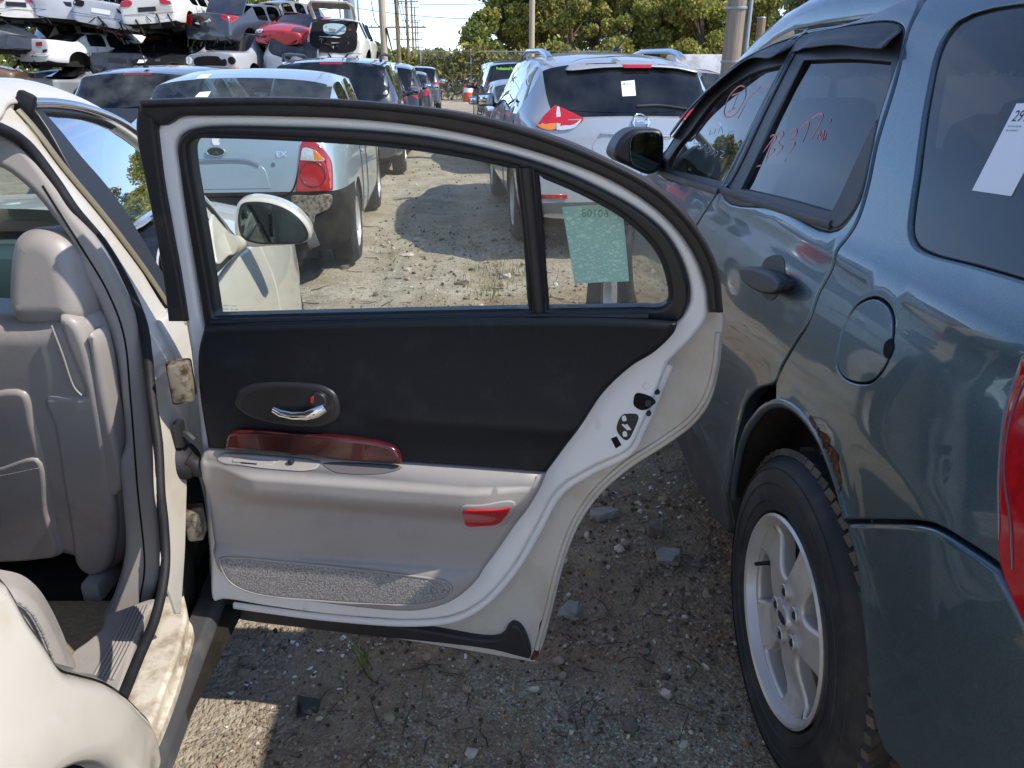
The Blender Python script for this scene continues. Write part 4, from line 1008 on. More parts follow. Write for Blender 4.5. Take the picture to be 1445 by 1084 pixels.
MB().tube([p, .6 * p + .4 * q, q, q + np.array([.02, .0, -.005])], [.022, .019, .021, .018], 12).build('wiring_boot', M['rubber'], door)
# maker's print on the two panes
pr = mat('pane_print', (.05, .08, .07), .6)
def pane_print(x, y):
    for k, (dx, s) in enumerate(((8, 'SAFETY GLASS'), (0, 'TEMPERED  AS2  M41'), (6, 'DOT 18  SOLAR'), (10, 'E2 43R  006'))):
        a, b = DS.pix(x + dx * .8, y + k * 4.6, -.02); text_on('pane_print', DS, s, a, b, .0032, pr, door, -.0185)
pane_print(309, 432); pane_print(797, 423)
# price sheet stuck on the small pane, seen from its back
shp = mat('price_sheet_paper', lin(176, 218, 202), .55, trans=.4)
sh_c = D([(793, 292, 1), (878, 287, 1), (888, 397, 1), (811, 400, 1)], -.026)
sheet = plate('price_sheet', DS, sh_c, [], -.0255, .0012, .0004, 1, .03, shp, door)
cA = np.array(sh_c[3][:2]); uX = np.array(sh_c[2][:2]) - cA; uY = np.array(sh_c[0][:2]) - cA
bub = MB(); rg_ = random.Random(3)
blob = []
for k in range(900):
    u, v = rg_.uniform(.03, .97), rg_.uniform(.03, .97)
    r_ = rg_.choice((.0010, .0014, .0018, .0022, .003, .0042)); 
    if v > .72 and rg_.random() < .55: continue
    c = cA + uX * u + uY * v
    if all((c[0] - q[0]) ** 2 + (c[1] - q[1]) ** 2 > (r_ + q[2] + .0006) ** 2 for q in blob): blob.append((c[0], c[1], r_))
for a, b, r_ in blob:
    kx, ky = r_ * rg_.uniform(.9, 1.7), r_ * rg_.uniform(.8, 1.1)
    o_ = [DS.P(a + kx * math.cos(t), b + ky * math.sin(t), -.0243) for t in np.linspace(0, 2 * math.pi, 10, endpoint=False)]
    c_ = DS.P(a, b, -.0239); bub.add([tuple(q) for q in o_] + [tuple(c_)], [(i, (i + 1) % 10, 10) for i in range(10)])
bb = bub.build('water_bubbles', mat('damp_bubbles', lin(222, 246, 236), .3, trans=.3), sheet); bb['kind'] = 'stuff'
a_, b_ = cA + uX * .78 + uY * .84
text_on('faded_number', DS, '60108', a_, b_, .014, mat('faded_print', lin(92, 140, 122), .6), sheet, -.0240, (-1.0, .0), (0, 1), .95)

# ================================================================== cabin seen through the door opening
# front seat seen from behind
ST = HF((-1.12, 1.62, .32), (.995, -.10, 0), (0, .0, 1), (-.10, -.995, 0), lambda a, b: .17 * np.asarray(b, float) + .02 * np.exp(-((np.asarray(b, float) - .55) / .25) ** 2))
seat = empty('front_seat', (-1.12, 1.62, .32)); attach(seat, sedan); seat.matrix_parent_inverse = local_matrix(sedan).inverted()
Sx = lambda pts, off=0.0: ST.px(pts, off)
plate('backrest', ST, Sx([(-190, 460), (-60, 452), (30, 455), (100, 448), (118, 462), (135, 510), (148, 580), (160, 660), (171, 730), (172, 780), (158, 808), (140, 816), (118, 812), (100, 796), (60, 790), (0, 793), (-120, 790), (-200, 780)]), [], 0, .16, .055, 6, .03, M['leather'], seat)
plate('seat_bolster', ST, Sx([(84, 445), (104, 452), (121, 480), (136, 540), (148, 610), (158, 690), (163, 760), (150, 805), (128, 812), (110, 800), (100, 750), (90, 690), (76, 600), (64, 560), (118, 556), (108, 520), (92, 480)]), [], .007, .04, .016, 5, .03, M['leather'], seat)
for l in ([(-60, 470), (-40, 560), (-20, 700), (-10, 790)],):
    strip('seat_seam', ST, Sx(l), .0035, .003, M['leather'], seat)
strip('seat_seam', ST, Sx([(76, 458), (92, 500), (108, 545), (118, 556)]), .0022, .0075, M['leather'], seat)
plate('lower_panel', ST, Sx([(-200, 575), (-60, 562), (36, 552), (52, 600), (64, 650), (76, 720), (88, 780), (60, 788), (0, 792), (-200, 785)]), [], .010, .04, .014, 4, .03, M['leather'], seat)
plate('map_pocket', ST, Sx([(-200, 672), (-60, 662), (0, 656), (58, 644), (72, 720), (84, 780), (60, 786), (0, 790), (-200, 785)]), [], .016, .03, .010, 4, .03, M['leather'], seat)
strip('pocket_stitching', ST, Sx([(-200, 684), (-60, 674), (0, 668), (60, 656)]), .0012, .0166, M['carpet'], seat)
plate('side_pocket', ST, Sx([(126, 470), (134, 478), (150, 560), (166, 640), (172, 690), (160, 700), (150, 690), (140, 620), (128, 520)]), [], .004, .05, .012, 4, .03, M['leather'], seat)
HRs = HF((-1.12, 1.48, 1.0), (.995, -.10, 0), (0, .12, .99), (-.10, -.985, .12), lambda a, b: -1.2 * (np.asarray(a, float) + .04) ** 2 * 0 + .0 * np.asarray(b, float))
hx = HRs.px([(2, 440), (0, 400), (4, 355), (12, 332), (32, 321), (54, 322), (77, 334), (94, 358), (103, 392), (109, 430), (107, 448), (97, 458), (55, 460), (15, 458)])
plate('headrest', HRs, hx, [], 0, .11, .045, 6, .02, M['leather'], seat, back=True)
p = HRs.P(*HRs.pix(60, 470), -.05); MB().tube([p + np.array([0, 0, .05]), p + np.array([0, .02, -.12])], .008, 8).build('headrest_post', M['chrome'], seat)
MB().box((0, 0, 0), (.50, .50, .16), Matrix.Translation((-1.18, 1.95, .45)), .06).build('seat_cushion', M['leather'], seat)
lgs = at_y(140, 845, 1.60)
MB().box((0, 0, 0), (.05, .18, .13), Matrix.Translation((lgs[0], lgs[1] + .06, lgs[2])), .012).build('seat_rail', M['greyt'], seat)
# driver side seat, further in
dr = MB(); dr.box((-1.95, 1.72, .70), (.52, .16, .70), Matrix.Identity(4), .06); dr.box((-1.95, 1.60, 1.14), (.28, .10, .20), None, .045); dr.build('driver_seat', M['leather'], sedan)
# rear seat cushion at the lower left
RC = HF((-.86, 1.02, .5), (.9, .43, 0), (0, 0, 1), (.43, -.9, 0), None)
rc = RC.px([(-60, 836), (0, 838), (26, 845), (48, 862), (66, 888), (82, 920), (94, 950), (104, 980), (60, 1010), (-60, 990)])
rs = plate('rear_seat', RC, rc, [], 0, .07, .03, 5, .03, M['leather'], sedan)
strip('seat_stitching', RC, RC.px([(14, 846), (36, 860), (52, 884), (66, 918), (76, 950)]), .0022, .0005, M['carpet'], rs)
strip('seat_stitching', RC, RC.px([(20, 847), (42, 862), (58, 888), (72, 922), (82, 954)]), .0022, .0005, M['carpet'], rs)
# floor, mat, dashboard, far door
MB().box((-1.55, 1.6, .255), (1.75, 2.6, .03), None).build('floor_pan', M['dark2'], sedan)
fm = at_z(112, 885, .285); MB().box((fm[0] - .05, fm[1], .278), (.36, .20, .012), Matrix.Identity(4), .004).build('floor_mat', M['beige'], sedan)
da = BO + BA * 1.02 - BN * .92
MB().box((0, 0, 0), (1.6, .42, .26), Matrix.Translation((da[0], da[1], .87)) @ Matrix.Rotation(-PB, 4, 'Z'), .07).build('dashboard', mat('dashboard_teal', (.05, .085, .095), .5), sedan)
dw_ = at_y(124, 410, 2.20)
ds_ = MB(); ds_.box((dw_[0], dw_[1], dw_[2]), (.22, .02, .06), None, .006); ds_.build('dashboard_wood', M['wood'], sedan)
MB().box((dw_[0], dw_[1] - .002, dw_[2] - .075), (.22, .03, .09), None, .01).build('glove_box', mat('glove_box_grey', lin(128, 138, 128), .5), sedan)
# ================================================================== parked and wrecked cars further off: one parametric body, real openings
MC = {}
def bodymat(key, col, **k):
    if key not in MC: MC[key] = paint('car_paint_' + key, col, **k)
    return MC[key]
WELL, CUT = M['dark2'], M['blackp']
def car_body(sp):
    """a closed body grid from a few side-view numbers; faces are sorted by slot: 0 paint, 1 side glass, 2 windscreen, 3 rear glass, 4 wheel well"""
    L, Wd, Hh = sp['L'], sp['W'], sp['H']; hw = Wd / 2
    yr, yrg, yrr, yrf, yc = 0.0, sp['rg'], sp['rr'], sp['rf'], sp['cowl']        # tail, rear-glass foot, roof rear, roof front, windscreen foot
    belt, hood, deck, zb = sp['belt'], sp['hood'], sp['deck'], sp.get('zb', .22)
    nose = sp.get('nose', .62); tailz = sp.get('tail', deck - .03)
    th = sp.get('tumble', .20); rk = sp.get('roofh', Hh)
    st = [(0.0, 't'), (.05, 't'), (.22, 't')]
    if yrg > .45: st += [(yrg * .6, 'd'), (yrg, 'D')]
    else: st += [(yrg, 'D')] if yrg > .25 else []
    if yrg <= .25: st = [(0.0, 't'), (.04, 'D')]
    cab0 = yrr; cabs = [yrr]
    pill = sp.get('pillars', [.36, .40, .66, .70])          # glass / pillar limits as share of the roof length
    ln = yrf - yrr
    for p in pill: cabs.append(yrr + ln * p)
    cabs.append(yrf)
    st += [(y, 'c') for y in cabs]
    st += [(yc, 'D')]
    hl = L - yc
    st += [(yc + hl * .4, 'h'), (yc + hl * .75, 'h'), (L - .12, 'h'), (L - .03, 'n'), (L, 'n')]
    def plan(y):      # half width at mid height
        r = max(0, (.70 - y) / .70); f = max(0, (y - (L - .95)) / .95)
        return hw * (1 - sp.get('rtaper', .09) * r ** 2.2 - .16 * f ** 2.2)
    rows = []
    for y, k in st:
        m = plan(y)
        lo = zb + (.06 if y < .06 or y > L - .05 else 0)
        bz = belt + sp.get('rake', .04) * (1 - y / L)
        if k == 'c':
            t = (y - yrr) / max(1e-6, ln); crown = rk - sp.get('droop', .05) * (2 * abs(t - sp.get('peak', .6))) ** 2
            ws, zs = m * .965, bz; wr = m - th * 1.05; zr = crown - .075
            pts = [(0, lo), (m * .86, lo), (m * .965, lo + .05), (m, .46), (m * .995, bz - .16), (ws, zs), (ws + (wr - ws) * .5, zs + (zr - zs) * .5), (wr, zr), (wr * .80, crown - .028), (0, crown)]
        else:
            if k in 'td': dz = deck if k == 'd' else (tailz if y < .03 else deck)
            elif k == 'D': dz = hood if y > L / 2 else deck
            else:
                u = (y - yc) / hl; dz = hood + (nose - hood) * u ** 2.2
            if k == 'D' and y < .3: dz = belt
            zs = min(bz, dz - .035) if k != 'D' else min(bz, dz)
            mm = m * (.93 if y < .02 or y > L - .02 else 1)
            pts = [(0, lo), (mm * .86, lo), (mm * .965, lo + .05), (mm, min(.46, zs - .12)), (mm * .995, zs - .07), (mm * .955, zs), (mm * .91, dz + .0), (mm * .80, dz + .018), (mm * .55, dz + .03), (0, dz + .038)]
        rows.append((y, k, pts))
    lean = sp.get('lean', .16)
    bm = bmesh.new(); cr = bm.edges.layers.float.new('crease_edge')
    grid = []
    for y, k, pts in rows:
        ly = lambda z: y + (lean * max(0, z - .62) if y < .2 else 0)
        half = [bm.verts.new((x, ly(z), z)) for x, z in pts]
        oth = [bm.verts.new((-x, ly(z), z)) for x, z in pts[1:-1]]
        grid.append(half + oth[::-1])        # closed ring
    n = len(grid[0]); kN = len(rows); P = 10
    def seg(j): return j if j < P - 1 else n - 1 - j      # mirrored segment number
    for i in range(kN - 1):
        ka, kb = rows[i][1], rows[i + 1][1]
        for j in range(n):
            f = bm.faces.new((grid[i][j], grid[i][(j + 1) % n], grid[i + 1][(j + 1) % n], grid[i + 1][j])); s = seg(j)
            if ka == 'c' and kb == 'c':
                ci = sum(1 for q in rows[:i] if q[1] == 'c')
                if s in (5, 6) and ci % 2 == 0 and ci < sp.get('nglass', 9): f.material_index = 1
            elif ka == 'c' and kb == 'D' and s in (7, 8): f.material_index = 2
            elif ka == 'D' and kb == 'c' and s in (7, 8): f.material_index = 3
            elif ka == 'D' and kb == 'c' and s in (6,) and sp.get('wide_rear'): f.material_index = 3
    for g in (grid[0], grid[-1]): 
        # end caps as bands between mirrored points
        for j in range(P - 1):
            a, b = g[j], g[j + 1]; c = g[(n - j - 1) % n] if j + 1 < P - 1 else g[j + 1]; d = g[(n - j) % n]
            vs = [v for q, v in enumerate((a, b, c, d)) if v not in (a, b, c, d)[:q]]
            if len(vs) >= 3: bm.faces.new(vs)
    bmesh.ops.recalc_face_normals(bm, faces=bm.faces[:])
    for e in bm.edges:
        mi = {f.material_index for f in e.link_faces}
        if len(mi) > 1: e[cr] = .75
    for v_i in (5,):       # a shoulder line
        for i in range(kN - 1):
            for a, b in ((grid[i][v_i], grid[i + 1][v_i]), (grid[i][n - v_i], grid[i + 1][n - v_i])):
                e = bm.edges.get((a, b))
                if e: e[cr] = max(e[cr], .35)
    for g in (grid[0], grid[-1]):
        for j in range(n):
            e = bm.edges.get((g[j], g[(j + 1) % n]))
            if e: e[cr] = .45
    me = bpy.data.meshes.new('car_cage'); bm.to_mesh(me); bm.free()
    o = bpy.data.objects.new('car_cage', me); COL.objects.link(o)
    for k in range(5): me.materials.append(M['dark'])
    md = o.modifiers.new('s', 'SUBSURF'); md.levels = 2; md.render_levels = 2
    cutters = []
    for y in sp['axles']:
        c = MB(); rr = sp.get('arch', .36)
        c.lathe([(.001, -hw - .2), (rr, -hw - .2), (rr, -hw + .24), (.001, -hw + .24)], 28, Matrix.Translation((0, y, sp.get('axz', .33))) @ Matrix.Rotation(R(90), 4, 'Y'))
        c.lathe([(.001, hw - .24), (rr, hw - .24), (rr, hw + .2), (.001, hw + .2)], 28, Matrix.Translation((0, y, sp.get('axz', .33))) @ Matrix.Rotation(R(90), 4, 'Y'))
        cm_ = c.mesh('cutter'); 
        for k in range(5): cm_.materials.append(M['dark'])
        cm_.polygons.foreach_set('material_index', [4] * len(cm_.polygons))
        co = bpy.data.objects.new('cutter', cm_); COL.objects.link(co); cutters.append(co)
        b = o.modifiers.new('b', 'BOOLEAN'); b.operation = 'DIFFERENCE'; b.object = co; b.solver = 'EXACT'
    dg = bpy.context.evaluated_depsgraph_get(); ev = bpy.data.meshes.new_from_object(o.evaluated_get(dg))
    bpy.data.objects.remove(o); bpy.data.meshes.remove(me)
    for c in cutters: m_ = c.data; bpy.data.objects.remove(c); bpy.data.meshes.remove(m_)
    out = {}
    for k in range(5):
        b = bmesh.new(); b.from_mesh(ev)
        bmesh.ops.delete(b, geom=[f for f in b.faces if f.material_index != k], context='FACES')
        if len(b.faces):
            for f in b.faces: f.material_index = 0
            q = bpy.data.meshes.new('car_piece'); b.to_mesh(q); q.materials.clear(); shade(q, 40); out[k] = loose(q) if k in (1, 4) else q
        b.free()
    out['all'] = ev; ev.materials.clear(); shade(ev, None)
    return out

def loose(me):
    """one mesh per unconnected piece"""
    n = len(me.vertices); p = list(range(n))
    def find(i):
        while p[i] != i: p[i] = p[p[i]]; i = p[i]
        return i
    for e in me.edges: p[find(e.vertices[0])] = find(e.vertices[1])
    groups = {}
    for f in me.polygons: groups.setdefault(find(f.vertices[0]), []).append(f)
    out = []
    for fs in groups.values():
        ids = sorted({i for f in fs for i in f.vertices}); mp = {v: k for k, v in enumerate(ids)}
        q = bpy.data.meshes.new('car_piece'); q.from_pydata([me.vertices[i].co[:] for i in ids], [], [tuple(mp[i] for i in f.vertices) for f in fs]); q.update(); shade(q, 40); out.append(q)
    return out
_BODY = {}
TYPES = dict(
    sedan=dict(L=4.55, W=1.75, H=1.46, rg=.85, rr=1.40, rf=2.75, cowl=3.45, belt=.90, hood=.94, deck=1.02, axles=(.95, 3.62), tumble=.19, pillars=[.40, .46, .92, .96], nose=.66),
    coupe=dict(L=4.7, W=1.80, H=1.38, rg=.80, rr=1.55, rf=2.75, cowl=3.6, belt=.88, hood=.90, deck=.98, axles=(1.0, 3.75), tumble=.22, pillars=[.40, .46, .92, .96], nose=.60),
    suv=dict(L=4.60, W=1.84, H=1.70, rg=.10, rr=.42, rf=2.85, cowl=3.55, belt=1.03, hood=1.05, deck=1.06, axles=(.92, 3.62), tumble=.21, zb=.28, arch=.39, axz=.36, pillars=[.24, .30, .60, .65], nose=.80, droop=.06),
    van=dict(L=5.05, W=1.97, H=1.75, rg=.10, rr=.36, rf=3.35, cowl=4.25, belt=1.02, hood=1.02, deck=1.05, axles=(1.0, 4.05), tumble=.20, zb=.24, arch=.38, axz=.35, pillars=[.30, .35, .64, .68], nose=.74, droop=.05),
    hatch=dict(L=4.36, W=1.80, H=1.48, rg=.16, rr=.62, rf=2.55, cowl=3.35, belt=.95, hood=.98, deck=.99, axles=(.80, 3.45), tumble=.21, pillars=[.20, .28, .60, .66], nose=.68, droop=.04, peak=.75),
    wagon=dict(L=4.5, W=1.80, H=1.68, rg=.08, rr=.30, rf=2.8, cowl=3.4, belt=1.00, hood=1.02, deck=1.02, axles=(.85, 3.55), tumble=.17, zb=.28, arch=.38, axz=.36, pillars=[.26, .30, .60, .64], nose=.82, droop=.03),
)
def wheel_low(r=.33, w=.20):
    key = ('wheel', r, w)
    if key not in _BODY:
        t = MB(); t.lathe([(r * .62, -.0), (r * .70, .010), (r * .9, .008), (r, -.03), (r, -w + .03), (r * .9, -w), (r * .62, -w)], 24)
        m = MB(); m.lathe([(.001, -.008), (r * .2, -.010), (r * .24, -.03)], 12); m.lathe([(r * .62, .001), (r * .6, .004), (r * .57, -.02), (r * .52, -.10), (.001, -.11)], 24)
        for k in range(5):
            a = 2 * math.pi * k / 5; c_, s_ = math.cos(a), math.sin(a)
            q = [(r * .1, -.035), (r * .6, -.045), (r * .6, .045), (r * .1, .035)]
            m.add([(x * c_ - y * s_, x * s_ + y * c_, z) for z in (-.04, -.010) for x, y in q], [(0, 1, 2, 3), (4, 5, 6, 7), (0, 1, 5, 4), (1, 2, 6, 5), (2, 3, 7, 6), (3, 0, 4, 7)])
        a = t.mesh('tyre'); a.materials.append(M['tyre']); b = m.mesh('rim'); b.materials.append(M['alloy'])
        _BODY[key] = (a, b)
    return _BODY[key]

def make_car(kind, name, label, cat, loc, rotz, col, key, opts=None, group=None, **over):
    """build one car standing at loc (ground under the middle of its tail end), nose along +Y turned by rotz"""
    o = opts or {}
    sp = dict(TYPES[kind]); sp.update(over)
    hk = (kind, tuple(sorted((k, str(v)) for k, v in over.items())))
    if hk not in _BODY: _BODY[hk] = car_body(sp)
    b = _BODY[hk]
    rt = empty(name, loc, rotz, label, cat, group)
    if 'tilt' in o: rt.rotation_euler = (o['tilt'][0], o['tilt'][1], rotz)
    if 'squash' in o: rt.scale = (1, 1, o['squash'])
    pm = bodymat(key, col, **o.get('paint', {}))
    def part(nm, me, m, par=rt, share=True):
        x = bpy.data.objects.new(nm, me if not me.materials else me.copy()); COL.objects.link(x); x.parent = par
        if x.data is not me: x.data.materials.clear()
        x.data.materials.append(m); return x
    body = part('body', b[0], pm)
    if o.get('dent'):          # battered sheet metal
        body.data = body.data.copy() if body.data.users > 1 else body.data
        gd = random.Random(label); amp = o['dent']; ph = [(gd.uniform(1.2, 3.2), gd.uniform(1.2, 3.2), gd.uniform(2, 4.5), gd.uniform(0, 6), gd.uniform(.4, 1)) for _ in range(5)]
        hits = [(gd.uniform(-.9, .9), gd.uniform(0, sp['L']), gd.uniform(.5, 1.5), gd.uniform(.25, .6)) for _ in range(6)]
        n_ = len(body.data.vertices); co = np.empty(n_ * 3); body.data.vertices.foreach_get('co', co); co = co.reshape(-1, 3)
        no = np.array([v.normal[:] for v in body.data.vertices])
        d = sum(q[4] * np.sin(co @ np.array(q[:3]) + q[3]) for q in ph) * amp * .4
        for hx, hy, hz, hr in hits: d = d - amp * 2.2 * np.exp(-((co - np.array([hx, hy, hz])) ** 2).sum(1) / hr ** 2 * 1.5)
        body.data.vertices.foreach_set('co', (co + no * d[:, None]).ravel()); body.data.update()
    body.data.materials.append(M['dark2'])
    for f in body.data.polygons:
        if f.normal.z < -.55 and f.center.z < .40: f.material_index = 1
    for q in b.get(4, ()): part('wheel_well', q, M['dark2'], body)
    gl = o.get('glass', M['glass_tint2'])
    if not o.get('noglass'):
        for q in b.get(1, ()): part('side_window', q, gl)
    if 2 in b and not o.get('nowindscreen'): part('windscreen', b[2], o.get('glassf', gl))
    if 3 in b and not o.get('norear'): part('rear_glass', b[3], o.get('glassr', gl))
    # dark cabin: floor, dashboard, seats
    cb = MB(); hw = sp['W'] / 2 - .12
    cb.box((0, (sp['rr'] + sp['cowl']) / 2, sp['belt'] * .62), (hw * 2, sp['cowl'] - sp['rr'] + .3, .06))
    cb.box((0, sp['cowl'] - .12, sp['belt'] - .10), (hw * 1.9, .35, .2), None, .04)
    cb.build('cabin', M['dark'], rt, False)
    sm = o.get('seatm', M['dark2'])
    if o.get('seats', True):
        for y in ((sp['rr'] + .25,) if not o.get('one_row') else ()) + (sp['rr'] + (sp['rf'] - sp['rr']) * .62,):
            for x in (-.36, .36):
                q = MB(); q.box((x, y, sp['belt'] - .16), (.46, .14, .55), None, .05); q.box((x, y - .03, sp['belt'] + .20), (.25, .09, .17), None, .04); q.build('seat', sm, rt, False)
    if o.get('wheels', True):
        r = sp.get('axz', .33); ty, ri = wheel_low(r)
        for y in sp['axles']:
            for s in (-1, 1):
                T = Matrix.Translation((s * (sp['W'] / 2 - .03), y, r)) @ Matrix.Rotation(R(90) * s, 4, 'Y')
                w = bpy.data.objects.new('wheel', ty); COL.objects.link(w); w.parent = rt; w.matrix_basis = T
                w2 = bpy.data.objects.new('rim', ri); COL.objects.link(w2); w2.parent = w
    un = MB(); un.box((0, sp['L'] / 2, sp.get('zb', .22) + .01), (sp['W'] - .5, sp['L'] - .5, .10)); un.tube([(.2, .3, .2), (.2, 2.5, .22)], .04, 6); un.box((0, sp['axles'][0], .30), (sp['W'] - .5, .10, .10)); un.box((0, sp['axles'][1], .28), (sp['W'] - .5, .12, .10))
    un.build('underbody', M['dark2'], rt, False)
    if o.get('mirrors', True):
        for s in (-1, 1):
            mx = MB(); mx.box((0, 0, 0), (.20, .10, .14), Matrix.Translation((s * (sp['W'] / 2 + .07), sp['cowl'] - .42, sp['belt'] + .07)), .035)
            mx.tube([(s * (sp['W'] / 2 - .06), sp['cowl'] - .40, sp['belt'] + .0), (s * (sp['W'] / 2 + .02), sp['cowl'] - .42, sp['belt'] + .04)], .03, 6)
            q = mx.build('side_mirror', o.get('mirrorm', pm), rt, False)
            g = MB(); g.box((s * (sp['W'] / 2 + .075), sp['cowl'] - .473, sp['belt'] + .07), (.16, .006, .105), None, .002); g.build('mirror_glass', o.get('mirrorg', M['mirrord']), q, False)
    # door seams and handles on both sides
    BVs = {}
    if o.get('seams', True):
        for s in (-1, 1):
            sf = BV(b['all'], (0, 0, 0), (0, 1, 0), (0, 0, 1), (s, 0, 0))
            ys = [sp['rr'] + .18, sp['rr'] + (sp['rf'] - sp['rr']) * .48, sp['cowl'] - .18]
            for y in ys:
                k = MB(); k.tube([sf.P(y, z, 0) for z in np.linspace(sp.get('zb', .22) + .12, sp['belt'] - .02, 7)], .006, 4); k.build('door_seam', M['dark'], rt, False)
            for y in (ys[0] + .18, ys[1] + .14):
                p = sf.P(y, sp['belt'] - .13, .012); k = MB(); k.box((p[0], p[1], p[2]), (.022, .16, .026), None, .008); k.build('door_handle', o.get('handlem', pm), rt, False)
    rt_M = Matrix.LocRotScale(rt.location, rt.rotation_euler, rt.scale)
    rear = BV(b['all'], (0, 0, 0), (1, 0, 0), (0, 0, 1), (0, -1, 0), rt_M)
    front = BV(b['all'], (0, 0, 0), (-1, 0, 0), (0, 0, 1), (0, 1, 0), rt_M)
    return rt, rear, front, sp, pm, b
def lamp_pair(sf, poly, m, rt, off=.012, name='taillight', both=True, nm2=None):
    for s in ((1, -1) if both else (1,)):
        q = [(s * p[0], *p[1:]) for p in poly]
        plate(name, sf, q, [], off, .03, .006, 2, .06, m, rt, world=False, sub=4)
def rear_trim(rt, sf, sp, plate_z=.75, lamp=None, bump=True, plate_m=None, badge=None, hi=None):
    """bumper joint, number-plate recess, high brake lamp"""
    hw = sp['W'] / 2
    if bump:
        k = MB(); k.tube([sf.P(x, .58, .003) for x in np.linspace(-hw * .9, hw * .9, 13)], .006, 4); k.build('bumper_seam', M['dark'], rt, False)
    if plate_z: plate('plate_recess', sf, rect(-.26, plate_z - .07, .26, plate_z + .07), [], .004, .01, .002, 1, .1, plate_m or M['blackp'], rt, world=False)
    if hi: plate('brake_lamp', sf, rect(-hi[1], hi[0] - .018, hi[1], hi[0] + .018), [], .012, .02, .004, 1, .1, M['redlens'], rt, world=False)
# ================================================================== cars parked in the two rows
ROW = R(5.48)
def world_lbl(): pass
# ---- silver-blue sedan seen through the door glass
kia, kr, kf, ksp, kpm, kb = make_car('sedan', 'sedan', 'silver blue sedan with its rear bumper missing, seen through the open door window', 'sedan', (-2.03, 5.45, 0), ROW, (.40, .485, .545), 'silver_blue',
    dict(glass=M['glass_tint2'], glassr=M['glass_lt'], glassf=M['glass_lt'], seatm=M['greyt'], paint=dict(metal=.45, dirty=.3)), None, H=1.52, W=1.74, deck=1.09, tail=1.05, belt=.97, hood=.98, rg=.60, rr=1.15, rf=2.55, cowl=3.3, axles=(.88, 3.49), tumble=.17)
K = lambda p: kr.px(p)
tlp = K([(428, 198), (446, 201), (458, 212), (468, 228), (470, 250), (470, 268, 1), (440, 271), (417, 271, 1), (421, 240)])
t_ = plate('taillight', kr, tlp, [], .014, .05, .010, 3, .03, M['redlens'], kia, world=False, sub=4)
plate('lamp_lens', kr, K([(428, 209), (440, 210), (452, 219), (459, 226), (424, 226, 1)]), [], .0165, .006, .002, 2, .03, M['clear'], t_, world=False, sub=4)
plate('lamp_lens', kr, K([(443, 211), (452, 218), (459, 226, 1), (444, 226, 1)]), [], .0172, .006, .002, 2, .03, M['amber'], t_, world=False, sub=4)
strip('lamp_ring', kr, oval(*kr.pix(442, 246), .085, .085, 20), .005, .0155, M['reddk'], t_, closed=True, sub=1, world=False)
plate('taillight', kr, [(-p[0], *p[1:]) for p in tlp], [], .014, .05, .010, 3, .03, M['redlens'], kia, world=False, sub=4)
xs_ = [kr.pix(x, y)[0] for x, y in ((418, 250),)][0]
zl = kr.pix(330, 274)[1]
lid = MB(); 
sm_ = K([(431, 196), (424, 225), (418, 255), (412, 270), (402, 276), (380, 277), (330, 277), (306, 277)])
for s in (1, -1): lid.tube([kr.P(s * p[0], p[1], .002) for p in smooth(sm_, False, 5)], .006, 4); lid.build('lid_seam', M['dark'], kia, False)
plate('plate_recess', kr, K([(252, 233, 1), (366, 234), (374, 240), (382, 266, 1), (240, 268, 1), (246, 238)]), [], .004, .004, .003, 2, .06, bodymat('silver_blue', (.4, .45, .53)), kia, world=False)
strip('lid_moulding', kr, K([(256, 228), (300, 226), (350, 227), (366, 233)]), .010, .010, M['brushed'], kia, .6, world=False)
ba, bb_ = kr.pix(305, 214)
bd = plate('badge', kr, oval(ba, bb_, .060, .030, 20), [], .012, .008, .003, 2, .012, M['blackp'], kia, world=False, sub=2)
strip('badge_ring', kr, oval(ba, bb_, .060, .030, 20), .0045, .012, M['chrome'], bd, closed=True, sub=2, world=False)
text_on('badge_lettering', kr, 'KIA', ba - .042, bb_ - .013, .027, M['chrome'], bd, .0260, world=False)
a, b = kr.pix(390, 221); text_on('model_letters', kr, 'EX', a, b, .034, M['chrome'], kia, .008, sx=1.3, world=False)
# white fruit sticker: body with a bite, and a leaf
a, b = kr.pix(305, 199); q = .030
apl = [(a + q * x, b + q * y) for x, y in ((0, .62), (.35, .78), (.72, .66), (.88, .40), (.62, .22), (.58, -.08), (.86, -.36), (.62, -.82), (.28, -.98), (0, -.88), (-.28, -.98), (-.64, -.78), (-.90, -.25), (-.88, .30), (-.62, .68), (-.32, .76))]
stk = plate('fruit_sticker', kr, apl, [], .0045, .001, .0003, 1, .03, M['wht'], kia, world=False, sub=3)
plate('sticker_leaf', kr, [(a + q * x, b + q * y) for x, y in ((.02, .90), (.10, 1.25), (.42, 1.45), (.36, 1.10))], [], .0045, .001, .0003, 1, .03, M['wht'], stk, world=False, sub=3)
a, b = kr.pix(386, 232); plate('lock', kr, oval(a, b, .014, .014, 12), [], .006, .004, .001, 1, .05, M['chrome'], kia, world=False, sub=1)
kbody = [c for c in kia.children if c.name.startswith('body')][0]
for f in kbody.data.polygons:
    if f.center.y < .62 and f.center.z < kr.pix(330, 274)[1] - .015: f.material_index = 1
